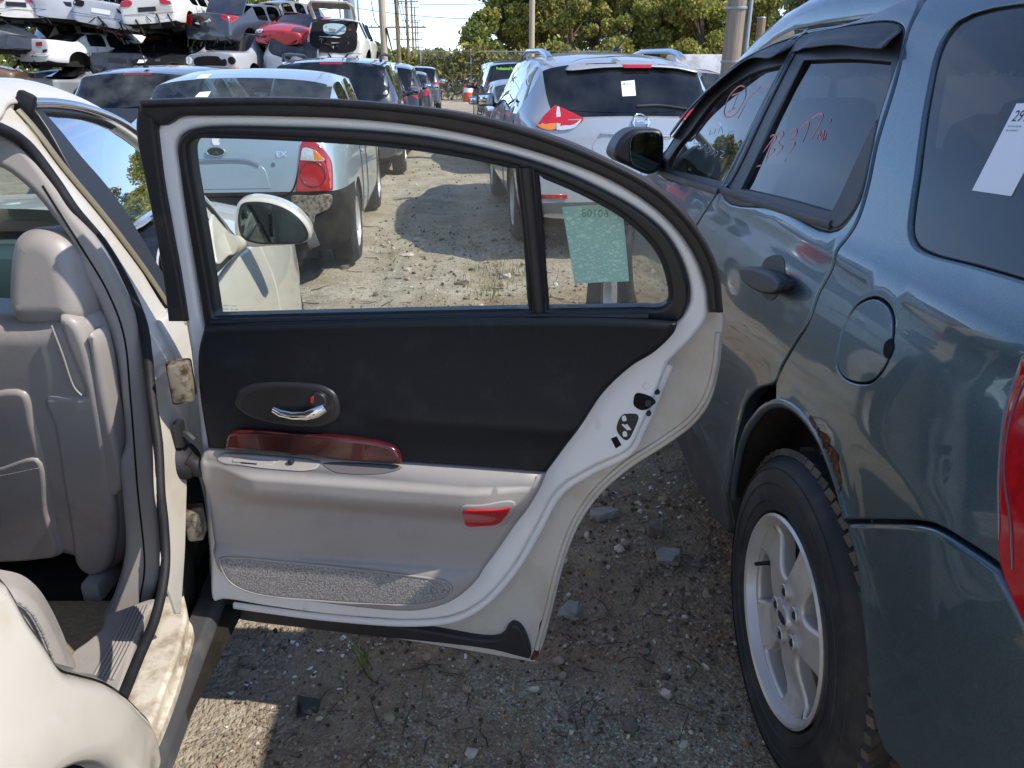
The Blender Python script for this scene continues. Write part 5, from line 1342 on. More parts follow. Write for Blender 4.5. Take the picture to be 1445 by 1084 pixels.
# exposed structure where the bumper is gone
zb0 = zl - .01
plate('bumper_opening', kr, [(-.80, zb0 - .02, 1), (.80, zb0 - .02, 1), (.83, .34), (.70, .25, 1), (-.70, .25, 1), (-.83, .34)], [], .006, .02, .006, 2, .08, M['dark2'], kia, world=False)
plate('crash_bar', kr, [(-.62, .58, 1), (.50, .58, 1), (.52, .50, 1), (-.64, .50, 1)], [], .035, .03, .008, 2, .08, M['blackp'], kia, world=False)
plate('bumper_bracket', kr, K([(412, 277), (440, 276), (468, 275), (466, 292), (452, 300), (446, 303), (443, 318, 1), (438, 318, 1), (434, 301), (416, 292)]), [], .025, .02, .005, 2, .04, M['galv'], kia, world=False)
plate('exhaust_shield', kr, K([(424, 318, 1), (438, 316), (452, 345, 1), (438, 352, 1)]), [], .03, .01, .003, 2, .05, mat('dull_shield', lin(92, 96, 98), .6), kia, world=False)
kf_ = MB(); kf_.box((.0, .16, .32), (1.2, .02, .25)); kf_.build('splash_panel', M['blackp'], kia, False)
rear_lbl = BV(kb['all'], (0, 0, 0), (1, 0, 0), (0, 1, 0), (0, 0, 1), Matrix.LocRotScale(kia.location, kia.rotation_euler, kia.scale))
def roof_label(par, pts, nm='number_label'):
    q = rear_lbl.px(pts); plate(nm, rear_lbl, [(*p[:2], 1) for p in q], [], .004, .001, .0003, 1, .1, M['label'], par, world=False)
roof_label(kia, [(276, 112), (283, 106), (299, 105), (292, 111)])
lb = kb[3]; brg = BV(lb, (0, 0, 0), (1, 0, 0), (0, 0, 1), (0, -1, 0), Matrix.LocRotScale(kia.location, kia.rotation_euler, kia.scale))
plate('glass_label', brg, [(*p[:2], 1) for p in brg.px([(275, 137), (282, 130), (298, 129), (293, 137)])], [], .004, .001, .0003, 1, .1, M['label'], kia, world=False)

# ---- silver SUV, right of centre
rog, rr_, rf_, rsp, rpm, rb = make_car('suv', 'suv', 'silver SUV with red wraparound tail lamps parked ahead of the dark blue one', 'suv', (.98, 6.45, 0), ROW, (.43, .445, .46), 'silver',
    dict(glass=M['glass_tint2'], glassr=M['glass_tint'], paint=dict(metal=.45, dirty=.25), mirrorm=M['blackp'], mirrorg=M['mirror']), None, H=1.665, W=1.84, belt=1.10, deck=1.13, rg=.12, rr=.62, tail=1.10, droop=.07, tumble=.24)
Q = lambda p: rr_.px(p)
gp = [(797, 98), (850, 93), (905, 92), (960, 94), (982, 100), (994, 122), (990, 148), (950, 157), (880, 159), (800, 155), (784, 150), (787, 125)]
plate('rear_window', rr_, Q(gp), [], .006, .006, .004, 2, .06, M['glass_tint'], rog, world=False)
plate('spoiler', rr_, Q([(797, 99), (810, 86), (850, 80), (905, 79), (955, 81), (978, 90), (985, 101), (950, 97), (905, 95), (850, 96)]), [], .055, .05, .014, 3, .06, rpm, rog, world=False)
plate('brake_lamp', rr_, Q([(876, 91, 1), (918, 91, 1), (916, 96, 1), (878, 96, 1)]), [], .060, .01, .002, 1, .05, M['redlens'], rog, world=False)
lp_ = Q([(783, 148, 1), (800, 155), (825, 167, 1), (813, 178), (800, 184, 1), (768, 183), (755, 178, 1), (768, 162)])
def mirx(p): return [(-q[0], *q[1:]) for q in p]
for pp in (lp_, mirx(lp_)):
    t_ = plate('taillight', rr_, pp, [], .014, .05, .008, 3, .04, M['redlens'], rog, world=False, sub=4)
    sg = 1 if pp is lp_ else -1
    for pl_, mm_ in ((Q([(757, 176), (770, 175), (784, 174), (783, 182), (767, 182)]), M['amber']), (Q([(790, 178), (808, 176), (820, 168), (812, 179), (799, 183), (788, 183)]), M['clear']), (Q([(786, 150), (789, 151), (788, 183), (785, 183)]), M['clear'])):
        if sg < 0: pl_ = mirx(pl_)
        plate('lamp_lens', rr_, pl_, [], .0165, .004, .001, 1, .04, mm_, t_, world=False, sub=3)
plate('number_label', rr_, [(*p[:2], 1) for p in Q([(876, 115), (895, 113), (897, 135), (878, 136)])], [], .010, .001, .0003, 1, .1, M['label'], rog, world=False)
a, b = rr_.pix(878, 120); text_on('label_lettering', rr_, '28157', a, b, .018, M['ink'], rog, .0115, world=False)
strip('wiper', rr_, Q([(898, 150), (930, 149), (968, 154)]), .012, .016, M['blackp'], rog, .6, world=False)
a, b = rr_.pix(904, 173)
strip('badge_ring', rr_, oval(a, b, .062, .062, 24), .008, .012, M['chrome'], rog, closed=True, sub=1, world=False)
bp_ = plate('badge', rr_, rect(a - .072, b - .014, a + .072, b + .014), [], .016, .008, .002, 1, .1, M['brushed'], rog, world=False)
text_on('badge_lettering', rr_, 'NISSAN', a - .064, b - .009, .020, M['ink'], bp_, .0175, sx=.95, world=False)
strip('hatch_moulding', rr_, Q([(848, 188), (905, 191), (960, 192)]), .012, .012, M['chrome'], rog, .7, world=False)
plate('plate_recess', rr_, Q([(836, 205), (850, 192, 1), (960, 195, 1), (968, 208), (962, 228, 1), (840, 225, 1)]), [], .004, .006, .003, 2, .08, rpm, rog, world=False)
for s in (-1, 1):
    k = MB(); k.tube([(s * .585, .78, 1.58), (s * .59, .92, 1.615), (s * .60, 1.2, 1.648), (s * .60, 2.2, 1.665), (s * .59, 2.6, 1.63), (s * .585, 2.68, 1.58)], .032, 8, .75); k.build('roof_rail', M['brushed'], rog, False)
k = MB(); k.box((.03, .95, 1.655), (.06, .10, .03), None, .01); k.tube([(.03, .93, 1.66), (.10, .72, 1.80)], [.008, .004], 6); k.build('antenna', M['blackp'], rog, False)
strip('bumper_seam', rr_, Q([(760, 190), (800, 215), (850, 245), (950, 250)]), .006, .002, M['dark'], rog, world=False)
plate('bumper_valance', rr_, [(-.86, .56, 1), (.86, .56, 1), (.84, .32), (.7, .27, 1), (-.7, .27, 1), (-.84, .32)], [], .012, .02, .008, 2, .08, M['clad'], rog, world=False)
for s in (-1, 1): plate('bumper_reflector', rr_, rect(s * .66 - .13, .515, s * .66 + .13, .55), [], .018, .01, .003, 1, .08, M['redlens'], rog, world=False)

# ---- black hatchback behind on the left
ht, hr_, _, hsp, hpm, hb = make_car('hatch', 'hatchback', 'black hatchback with a wide sloping rear window and short roof aerial', 'hatchback', (-4.55, 9.6, 0), ROW, (.022, .023, .027), 'black',
    dict(glass=M['glass_tint2'], glassr=M['glass_lt'], glassf=M['glass_lt'], seatm=M['greyt'], one_row=True), None, H=1.56, belt=1.02, deck=1.06, wide_rear=True)
rear_trim(ht, hr_, hsp, .80)
plate('brake_lamp', hr_, [(-.17, 1.465, 1), (.17, 1.465, 1), (.17, 1.43, 1), (-.17, 1.43, 1)], [], .012, .02, .004, 1, .1, M['redlens'], ht, world=False)
lamp_pair(hr_, [(.56, 1.02), (.80, 1.10), (.86, 1.04), (.86, .84), (.60, .86)], M['redlens'], ht)
strip('wiper', hr_, [(-.06, 1.07), (.14, 1.085), (.34, 1.07)], .012, .018, M['blackp'], ht, world=False)
k = MB(); k.box((0, .95, 1.525), (.05, .09, .03), None, .01); k.tube([(0, .95, 1.53), (0, .78, 1.85)], [.006, .003], 6); k.build('antenna', M['blackp'], ht, False)

# ---- dark grey van-like wagon ahead of the silver-blue sedan
mv, vr, _, vsp, vpm, vb = make_car('van', 'minivan', 'dark grey minivan with a roof rail and white label on its rear window', 'minivan', (-2.50, 11.3, 0), ROW, (.075, .082, .095), 'slate',
    dict(glass=M['glass_tint2'], glassr=M['glass_tint'], paint=dict(metal=.5, dirty=.4)), None, H=1.68, W=1.95, belt=1.04, deck=1.08)
rear_trim(mv, vr, vsp, .82, hi=(1.575, .16))
lamp_pair(vr, [(.42, .985, 1), (.84, 1.06), (.93, 1.03), (.94, .90), (.90, .86), (.44, .88, 1)], M['redlens'], mv)
plate('rear_window', vr, [(-.70, 1.50), (.70, 1.50), (.77, 1.14), (-.77, 1.14)], [], .008, .006, .003, 1, .1, M['glass_tint'], mv, world=False)
plate('number_label', vr, rect(-.06, 1.27, .07, 1.43), [], .013, .001, .0003, 1, .1, M['label'], mv, world=False)
for s in (-1, 1):
    k = MB(); k.tube([(s * .68, .55, 1.60), (s * .68, .62, 1.68), (s * .70, 1.2, 1.70), (s * .70, 2.6, 1.70), (s * .68, 2.9, 1.64)], .022, 6); k.build('roof_rail', M['blackp'], mv, False)
# ---- then a small dark SUV, and two more beyond it
cv, cr_, _, csp, cpm, cb_ = make_car('suv', 'suv', 'black small SUV parked just ahead of the dark grey minivan', 'suv', (-2.78, 17.2, 0), ROW, (.022, .023, .027), 'black', dict(mirrorg=M['mirror']), None, H=1.64)
rear_trim(cv, cr_, csp, .8); lamp_pair(cr_, [(.66, 1.10), (.86, 1.16), (.90, .92), (.70, .94)], M['redlens'], cv)
plate('rear_window', cr_, [(-.62, 1.52), (.62, 1.52), (.72, 1.16), (-.72, 1.16)], [], .008, .006, .003, 1, .1, M['glass_tint'], cv, world=False)
c3, r3, _, s3, p3, _ = make_car('sedan', 'sedan', 'charcoal sedan far down the row past the black small SUV', 'sedan', (-3.05, 22.8, 0), ROW, (.05, .052, .058), 'charcoal', dict(mirrorm=M['chrome'], mirrorg=M['mirror']), None)
rear_trim(c3, r3, s3); lamp_pair(r3, [(.5, .95, 1), (.8, .95), (.8, .80), (.5, .80, 1)], M['redlens'], c3)
c4, r4, _, s4, p4, _ = make_car('wagon', 'suv', 'grey SUV at the far end of the row near the vine fence', 'suv', (-3.35, 28.6, 0), ROW, (.075, .082, .095), 'slate', dict(mirrorm=M['chrome'], mirrorg=M['mirror']), None, H=1.6)
rear_trim(c4, r4, s4); lamp_pair(r4, [(.66, 1.05), (.84, 1.08), (.86, .85), (.70, .86)], M['redlens'], c4)
# ---- right-hand row ahead of the silver SUV
c5, r5, _, s5, p5, _ = make_car('sedan', 'sedan', 'low silver grey sedan between the silver SUV and the black van', 'sedan', (.52, 12.3, 0), ROW, (.22, .235, .26), 'grey_silver', dict(glassr=M['glass_lt'], glassf=M['glass_lt'], seatm=M['greyt'], mirrorm=mat('teal_mirror', (.02, .09, .10), .2, 0, 1), mirrorg=M['mirror']), None, H=1.37, belt=.88, hood=.88, deck=.95)
rear_trim(c5, r5, s5); lamp_pair(r5, [(.5, .90, 1), (.8, .92), (.82, .74), (.5, .74, 1)], M['redlens'], c5)
plate('roof_label', BV(_['all'] if isinstance(_, dict) else kb['all'], (0, 0, 0), (1, 0, 0), (0, 1, 0), (0, 0, 1)), rect(-.3, 1.62, -.1, 1.80), [], .004, .001, .0003, 1, .2, M['label'], c5, world=False)
bv, br, _, bsp, bpm, bb2 = make_car('van', 'van', 'black van with green lettering across its rear window', 'van', (.28, 18.2, 0), ROW, (.022, .023, .027), 'black', dict(mirrorm=M['blackp']), None, H=1.70, W=1.92, belt=1.02)
rear_trim(bv, br, bsp, .85, hi=(1.63, .18))
lamp_pair(br, [(.78, 1.22), (.90, 1.24), (.95, .80), (.82, .80)], M['redlens'], bv)
plate('rear_window', br, [(-.72, 1.55), (.72, 1.55), (.78, 1.10), (-.78, 1.10)], [], .008, .006, .003, 1, .1, M['glass_tint'], bv, world=False)
text_on('window_lettering', br, 'Professional Painting Ser', -.60, 1.475, .060, mat('green_vinyl', (.35, .85, .05), .5), bv, .012, sx=.72, world=False)
rc_, rcr, _, rcs, rcp, _b = make_car('sedan', 'sedan', 'dark red sedan half hidden behind the silver SUV by the white trailer', 'sedan', (3.5, 14.2, 0), ROW, (.20, .012, .02), 'dark_red', dict(glassr=M['glass_lt'], glassf=M['glass_lt']), None, H=1.52, belt=.95)
rear_trim(rc_, rcr, rcs)

# ================================================================== wrecks stacked three high on the left
YB = 25.0
def sx(px, y=YB): return (px - 722.5) / F * (y * CP + .1)
G = 'wrecked cars stacked three high'
def wreck(kind, label, px, y, z, rot, col, key, roll=0, pitch=0, nose=False, sq=.86, name=None, lid=None, lamps=None, **o):
    name = name or ('suv' if kind in ('suv', 'wagon') else 'sedan')
    opt = dict(tilt=(R(pitch), R(roll)), squash=sq, wheels=o.pop('wheels', False), mirrors=False, seats=False, dent=o.pop('dent', .05), paint=dict(dirty=.9, rough=.45), noglass=o.pop('noglass', True), norear=o.pop('norear', False), nowindscreen=o.pop('nowindscreen', False), glass=M['glass_tint'])
    x = sx(px, y); r = R(rot); L = TYPES[kind]['L']
    if nose: x, y = x + math.sin(r) * L, y - math.cos(r) * L
    rt, rs, fs, sp, pm, b = make_car(kind, name, label, 'wrecked car', (x, y, z), r, col, key, opt, G, **o.pop('over', {}))
    return rt, rs, fs, sp, pm
CW, CS, CB, CG, CBL = (.66, .63, .56), (.42, .43, .46), (.02, .021, .024), (.16, .165, .17), (.03, .04, .06)
def lid_up(rt, sp, pm, ang=70, z=None, y=None):
    """boot lid standing open and the dark boot below it"""
    y = sp['rg'] if y is None else y; z = sp['deck'] if z is None else z; w = sp['W'] * .40
    k = MB(); k.box((0, 0, 0), (w * 2, .70, .05), Matrix.Translation((0, y, z)) @ Matrix.Rotation(R(ang), 4, 'X') @ Matrix.Translation((0, .38, 0)), .02); k.build('boot_lid', pm, rt, False)
def hole(rs, rt, poly, off=.006): plate('open_boot', rs, poly, [], off, .01, .002, 1, .1, M['dark'], rt, world=False)
def rag(rt, sp, n, seed, y=0.02):
    """torn metal, hanging trim and wiring"""
    g = random.Random(seed); k = MB()
    for i in range(n):
        x = g.uniform(-.75, .75); z = g.uniform(.2, .55); yy = y + g.uniform(-.08, .05)
        k.tube([(x, yy + .1, z + .1), (x + g.uniform(-.15, .15), yy, z), (x + g.uniform(-.3, .3), yy - g.uniform(0, .15), z - g.uniform(.1, .35))], g.uniform(.008, .03), 5)
    tag(k.build('hanging_trim', M['dark2'], rt, False), kind='stuff')
    k = MB()
    for i in range(n):
        x = g.uniform(-.7, .7); yy = g.uniform(.1, sp['L'] - .2)
        k.box((x, yy, .18 + g.uniform(-.06, .06)), (g.uniform(.08, .5), g.uniform(.08, .7), g.uniform(.05, .16)), Matrix.Rotation(g.uniform(-.4, .4), 4, 'Y'))
    tag(k.build('rusty_underside', M['rust'] if n % 2 else M['alloyd'], rt, False), kind='stuff')
def bits(rs, rt, x0, z0, x1, z1, n, seed):
    """loose trim, wiring and brackets hanging in an opening"""
    g = random.Random(seed); ms = [M['galv'], M['clad'], M['rust'], M['greyt'], M['label'], M['alloyd']]
    for i in range(n):
        cx, cz = g.uniform(x0, x1), g.uniform(z0, z1); w, h = g.uniform(.03, .22), g.uniform(.02, .10)
        pl = [(cx + g.uniform(-w, 0), cz + g.uniform(-h, 0), 1), (cx + g.uniform(0, w), cz + g.uniform(-h, 0), 1), (cx + g.uniform(0, w), cz + g.uniform(0, h), 1), (cx + g.uniform(-w, 0), cz + g.uniform(0, h), 1)]
        if abs(area([np.array(p[:2]) for p in pl])) < 1e-4: continue
        plate('loose_trim', rs, pl, [], .02 + g.uniform(0, .03), .01, .001, 1, .2, g.choice(ms), rt, world=False)
# top row
a = wreck('suv', 'white wagon with wide red tail lamps, top of the leftmost stack', 44, 24.6, 2.58, 16, CW, 'old_white', roll=2)
lamp_pair(a[1], [(.28, 1.0), (.84, 1.06), (.88, .86), (.30, .84)], M['redlens'], a[0]); rear_trim(a[0], a[1], a[3], .74); rag(a[0], a[3], 8, 1)
plate('rear_window', a[1], [(-.66, 1.52), (.66, 1.52), (.74, 1.15), (-.74, 1.15)], [], .008, .006, .003, 1, .1, M['glass_tint'], a[0], world=False)
a = wreck('wagon', 'silver SUV with tall orange red lamps beside its rear window, top row', 105, 24.8, 2.56, 12, CS, 'wreck_silver', roll=4)
lamp_pair(a[1], [(.70, 1.52), (.82, 1.50), (.88, 1.08), (.74, 1.06)], M['redlens'], a[0]); rear_trim(a[0], a[1], a[3], .80)
plate('rear_window', a[1], [(-.60, 1.50), (.58, 1.50), (.64, 1.12), (-.66, 1.12)], [], .008, .006, .003, 1, .1, M['glass_tint'], a[0], world=False)
a = wreck('sedan', 'silver sedan tilted to one side with a licence plate and no tail lamps', 154, 24.6, 2.40, 4, CS, 'wreck_silver', roll=9, norear=True)
hole(a[1], a[0], [(-.74, .96), (-.46, .96), (-.5, .80), (-.76, .82)]); hole(a[1], a[0], [(.44, .96), (.74, .96), (.76, .80), (.48, .80)])
rear_trim(a[0], a[1], a[3], .74, plate_m=M['label']); rag(a[0], a[3], 9, 2)
a = wreck('sedan', 'cream sedan with raised boot lid and red white tail lamp, top row', 224, 24.5, 2.46, 0, CW, 'old_white', roll=-3, norear=True)
lamp_pair(a[1], [(.40, .99), (.78, 1.0), (.80, .86), (.44, .86)], M['redlens'], a[0]); lid_up(a[0], a[3], a[4], 62); rear_trim(a[0], a[1], a[3], .72); rag(a[0], a[3], 10, 3)
a = wreck('sedan', 'black sedan with gaping open boot and two red tail lamps', 300, 25.2, 2.02, -20, CBL, 'navy_black', roll=1, norear=True, sq=.95, over=dict(H=1.48, rtaper=.05))
hole(a[1], a[0], [(-.50, 1.0), (.50, 1.0), (.48, .70), (-.48, .70)]); lamp_pair(a[1], [(.52, .98), (.80, .99), (.82, .74), (.54, .74)], M['redlens'], a[0]); lid_up(a[0], a[3], a[4], 58); rag(a[0], a[3], 8, 4); bits(a[1], a[0], -.45, .72, .45, .96, 14, 4); rear_trim(a[0], a[1], a[3], None)
a = wreck('suv', 'dark grey stripped SUV on top behind the open boot black sedan', 372, 28.0, 2.2, -16, CG, 'wreck_grey', norear=True)
a = wreck('sedan', 'bright red sedan with crumpled front and missing bumper on top row', 396, 24.9, 1.96, 168, (.42, .012, .02), 'bright_red', nose=True, roll=-4, sq=.8)
fs = a[2]; plate('engine_bay', fs, [(-.62, .62), (.62, .62), (.58, .36), (-.58, .36)], [], .01, .02, .004, 1, .08, M['dark'], a[0], world=False)
for s in (-1, 1): plate('headlight', fs, [(s * .50, .74), (s * .74, .70), (s * .72, .60), (s * .48, .62)], [], .012, .02, .004, 1, .08, M['clear'], a[0], world=False)
rag(a[0], a[3], 12, 5, 4.5); bits(a[2], a[0], -.6, .4, .6, .66, 12, 5)
a = wreck('suv', 'white small SUV with its tailgate raised open, right end of top row', 473, 25.0, 1.42, 3, CW, 'old_white', norear=True, roll=2, sq=.9)
hole(a[1], a[0], [(-.58, 1.50), (.58, 1.50), (.66, .72), (.5, .62), (-.5, .62), (-.66, .72)], .012)
k = MB(); k.tube([(-.60, .50, 1.62), (-.62, -.15, 1.98), (-.5, -.42, 2.06), (.5, -.42, 2.06), (.62, -.15, 1.98), (.60, .50, 1.62)], .055, 8, .6); k.build('tailgate_frame', a[4], a[0], False)
k = MB(); k.box((0, 0, 0), (1.1, .42, .05), Matrix.Translation((0, -.22, 1.99)) @ Matrix.Rotation(R(-25), 4, 'X'), .02); k.build('tailgate_panel', M['galv'], a[0], False); bits(a[1], a[0], -.5, .7, .5, 1.4, 16, 6); plate('far_window', a[1], [(-.30, 1.42), (.34, 1.42), (.30, 1.18), (-.26, 1.18)], [], .016, .004, .001, 1, .2, mat('pale_window_glow', (.30, .42, .46), .2), a[0], world=False)
rear_trim(a[0], a[1], a[3], None); rag(a[0], a[3], 8, 6)
# middle row
a = wreck('sedan', 'dark navy sedan with intact windows at the left edge of the stacks', 38, 23.6, 1.72, 250, CBL, 'navy_black', nose=True, noglass=False, sq=.95)
a = wreck('sedan', 'white sedan with one red tail lamp and missing bumper, middle row', 48, 24.0, 1.46, -24, (.62, .61, .59), 'clean_white', noglass=False, sq=.80, pitch=-3)
plate('taillight', a[1], [(.30, .93, 1), (.56, .94, 1), (.55, .80, 1), (.30, .80, 1)], [], .014, .03, .006, 2, .06, M['redlens'], a[0], world=False)
hole(a[1], a[0], [(-.74, .94), (-.58, .94), (-.58, .78), (-.74, .78)]); plate('crash_bar', a[1], rect(-.76, .46, .76, .56), [], .03, .03, .008, 2, .1, a[4], a[0], world=False); rear_trim(a[0], a[1], a[3], .70, bump=False); rag(a[0], a[3], 12, 7); bits(a[1], a[0], -.7, .46, .7, .72, 10, 7)
a = wreck('suv', 'white SUV roof showing behind the white middle row sedan', 62, 27.6, 1.5, -40, CW, 'old_white', noglass=False)
a = wreck('sedan', 'black sedan with bare tail squeezed under the tilted silver sedan', 168, 24.6, 1.05, 5, CB, 'black', roll=3, over=dict(H=1.40))
rear_trim(a[0], a[1], a[3], .78); rag(a[0], a[3], 8, 8)
a = wreck('sedan', 'black wreck with its front torn off under the cream sedan', 226, 24.5, 1.08, 192, CB, 'black', nose=True, norear=True, sq=.85)
plate('engine_bay', a[2], [(-.72, .76), (.72, .76), (.70, .40), (-.70, .40)], [], .008, .02, .004, 1, .08, M['dark'], a[0], world=False)
k = MB(); g = random.Random(9)
for i in range(16): k.box((g.uniform(-.7, .7), 4.5 + g.uniform(-.02, .10), g.uniform(.40, .72)), (g.uniform(.06, .3), .08, g.uniform(.04, .14)), None)
tag(k.build('exposed_engine_parts', M['alloyd'], a[0], False), kind='stuff'); rag(a[0], a[3], 10, 9, 4.5); bits(a[2], a[0], -.7, .4, .7, .8, 14, 9)
a = wreck('wagon', 'silver off-roader with round headlights and empty grille, middle row', 300, 23.9, .98, 174, CS, 'wreck_silver', nose=True, noglass=True, sq=.92, over=dict(hood=1.06, nose=.98, belt=1.04))
fs = a[2]; plate('grille_opening', fs, [(-.46, .86), (.46, .86), (.46, .66), (-.46, .66)], [], .012, .02, .004, 1, .08, M['dark'], a[0], world=False)
for s in (-1, 1):
    hl = plate('headlight', fs, oval(s * .64, .80, .11, .12, 16), [], .016, .03, .01, 2, .05, M['clear'] if s < 0 else M['dark'], a[0], world=False, sub=1)
    plate('turn_signal', fs, rect(s * .70 - .12, .56, s * .70 + .08, .63), [], .016, .02, .004, 1, .06, M['amber'], a[0], world=False)
plate('bumper_cover', fs, [(-.84, .54), (.84, .54), (.82, .34), (-.82, .34)], [], .05, .08, .02, 2, .08, mat('dusty_grey_plastic', lin(120, 116, 112), .7), a[0], world=False)
a = wreck('wagon', 'blue grey wagon with a licence plate tilted beneath the red sedan', 408, 24.6, .90, 8, (.17, .20, .24), 'wreck_blue_grey', roll=9, sq=.86)
rear_trim(a[0], a[1], a[3], .80, plate_m=M['label'])
plate('rear_window', a[1], [(-.60, 1.50), (.60, 1.50), (.66, 1.14), (-.66, 1.14)], [], .008, .006, .003, 1, .1, M['glass_tint'], a[0], world=False); rag(a[0], a[3], 8, 10)
a = wreck('suv', 'dark wreck carrying the white small SUV with raised tailgate', 470, 25.4, .32, 4, CG, 'wreck_grey', sq=.72); rag(a[0], a[3], 10, 11)
# bottom row
a = wreck('sedan', 'rusty brown wreck at the foot of the leftmost stack', -205, 23.2, .85, -84, lin(96, 74, 58), 'rusty_brown', sq=.8, wheels=True)
a = wreck('sedan', 'dark crushed sedan with bare silver pillars under the white sedan', 46, 23.6, .52, -26, CG, 'wreck_grey', sq=.72, noglass=False); 
k = MB()
for s in (-1, 1): MB().tube([(s * .72, .9, 1.0), (s * .58, 1.5, 1.34)], .05, 6).build('bare_pillar', M['brushed'], a[0], False)
for px, lab, c, ky, kd in ((150, 'dark blue flattened wreck behind the black hatchback', CBL, 'navy_black', 'sedan'), (238, 'white crushed SUV roof at the bottom below the torn black wreck', CW, 'old_white', 'suv'), (305, 'grey flattened wreck holding up the silver off-roader', CG, 'wreck_grey', 'sedan'), (395, 'black flattened wreck under the blue grey wagon', CB, 'black', 'sedan'), (470, 'crushed grey sedan at the bottom right of the stacks', (.2, .2, .22), 'mid_grey', 'sedan')):
    a = wreck(kd, lab, px, 25.0, 0, -20, c, ky, sq=.62 if kd == 'suv' else .66, wheels=False); rag(a[0], a[3], 9, px)

# a second file of wrecks stands behind and closes the gaps
for px, z, lab, c, ky in ((20, .1, 'black wreck in the rear file seen under the leftmost stack', CB, 'black'), (120, .2, 'dark wreck in the rear file below the white sedan nose', CBL, 'navy_black'), (200, 1.3, 'dark grey wreck in the rear file under the tilted silver sedan', CG, 'wreck_grey'), (270, .3, 'black wreck in the rear file between the torn wreck and off-roader', CB, 'black'), (345, 1.2, 'dark wreck in the rear file right of the silver off-roader', CBL, 'navy_black'), (430, .4, 'dark grey wreck in the rear file left of the raised tailgate', CG, 'wreck_grey')):
    a = wreck('suv', lab, px, 28.6, z, -70, c, ky, sq=.80, noglass=False)
# ================================================================== ground
def axis(lo, hi, near_lo, near_hi, d, grow=1.10):
    a = list(np.arange(near_lo, near_hi + d * .5, d)); s = d
    while a[-1] < hi: s *= grow; a.append(a[-1] + s)
    s = d
    while a[0] > lo: s *= grow; a.insert(0, a[0] - s)
    return np.array(a)
_VN = {}
def vnoise(x, y, sc, seed):
    """smooth value noise on arrays"""
    if seed not in _VN: _VN[seed] = np.random.default_rng(seed).random((256, 256))
    g = _VN[seed]; u, v = x * sc + 1000.3, y * sc + 1000.7
    i, j = np.floor(u).astype(int), np.floor(v).astype(int); fu, fv = u - i, v - j; fu = fu * fu * (3 - 2 * fu); fv = fv * fv * (3 - 2 * fv)
    q = lambda a, b: g[a % 256, b % 256]
    return (q(i, j) * (1 - fu) + q(i + 1, j) * fu) * (1 - fv) + (q(i, j + 1) * (1 - fu) + q(i + 1, j + 1) * fu) * fv - .5
def ground_h(x, y):
    x = np.asarray(x, float); y = np.asarray(y, float)
    near = np.clip(1 - (np.hypot(x, y - 4) - 8) / 30, .0, 1)
    rut = sum(np.exp(-((x - (c - .096 * y)) / .16) ** 2) for c in (-.55, .35, -1.2)) * (y > 3.2) * near
    return -.022 * rut + (.030 * vnoise(x, y, 1.1, 1) + .018 * vnoise(x, y, 4.3, 2) + .010 * vnoise(x, y, 14, 3) * (near > .5) + .005 * vnoise(x, y, 40, 4) * (near > .9)) * (.25 + .75 * near) - .012
gx = axis(-900, 900, -2.2, 3.0, .028, 1.09); gy = axis(-200, 1600, .5, 6.0, .028, 1.07)
X, Y = np.meshgrid(gx, gy); Z = ground_h(X, Y)
nx, ny = len(gx), len(gy)
V = np.stack([X.ravel(), Y.ravel(), Z.ravel()], 1)
I = np.arange(nx * ny).reshape(ny, nx)
Fq = np.stack([I[:-1, :-1].ravel(), I[:-1, 1:].ravel(), I[1:, 1:].ravel(), I[1:, :-1].ravel()], 1)
me = bpy.data.meshes.new('ground'); me.vertices.add(len(V)); me.vertices.foreach_set('co', V.ravel())
me.loops.add(Fq.size); me.loops.foreach_set('vertex_index', Fq.ravel()); me.polygons.add(len(Fq)); me.polygons.foreach_set('loop_start', np.arange(0, Fq.size, 4)); me.update(calc_edges=True); shade(me, None)
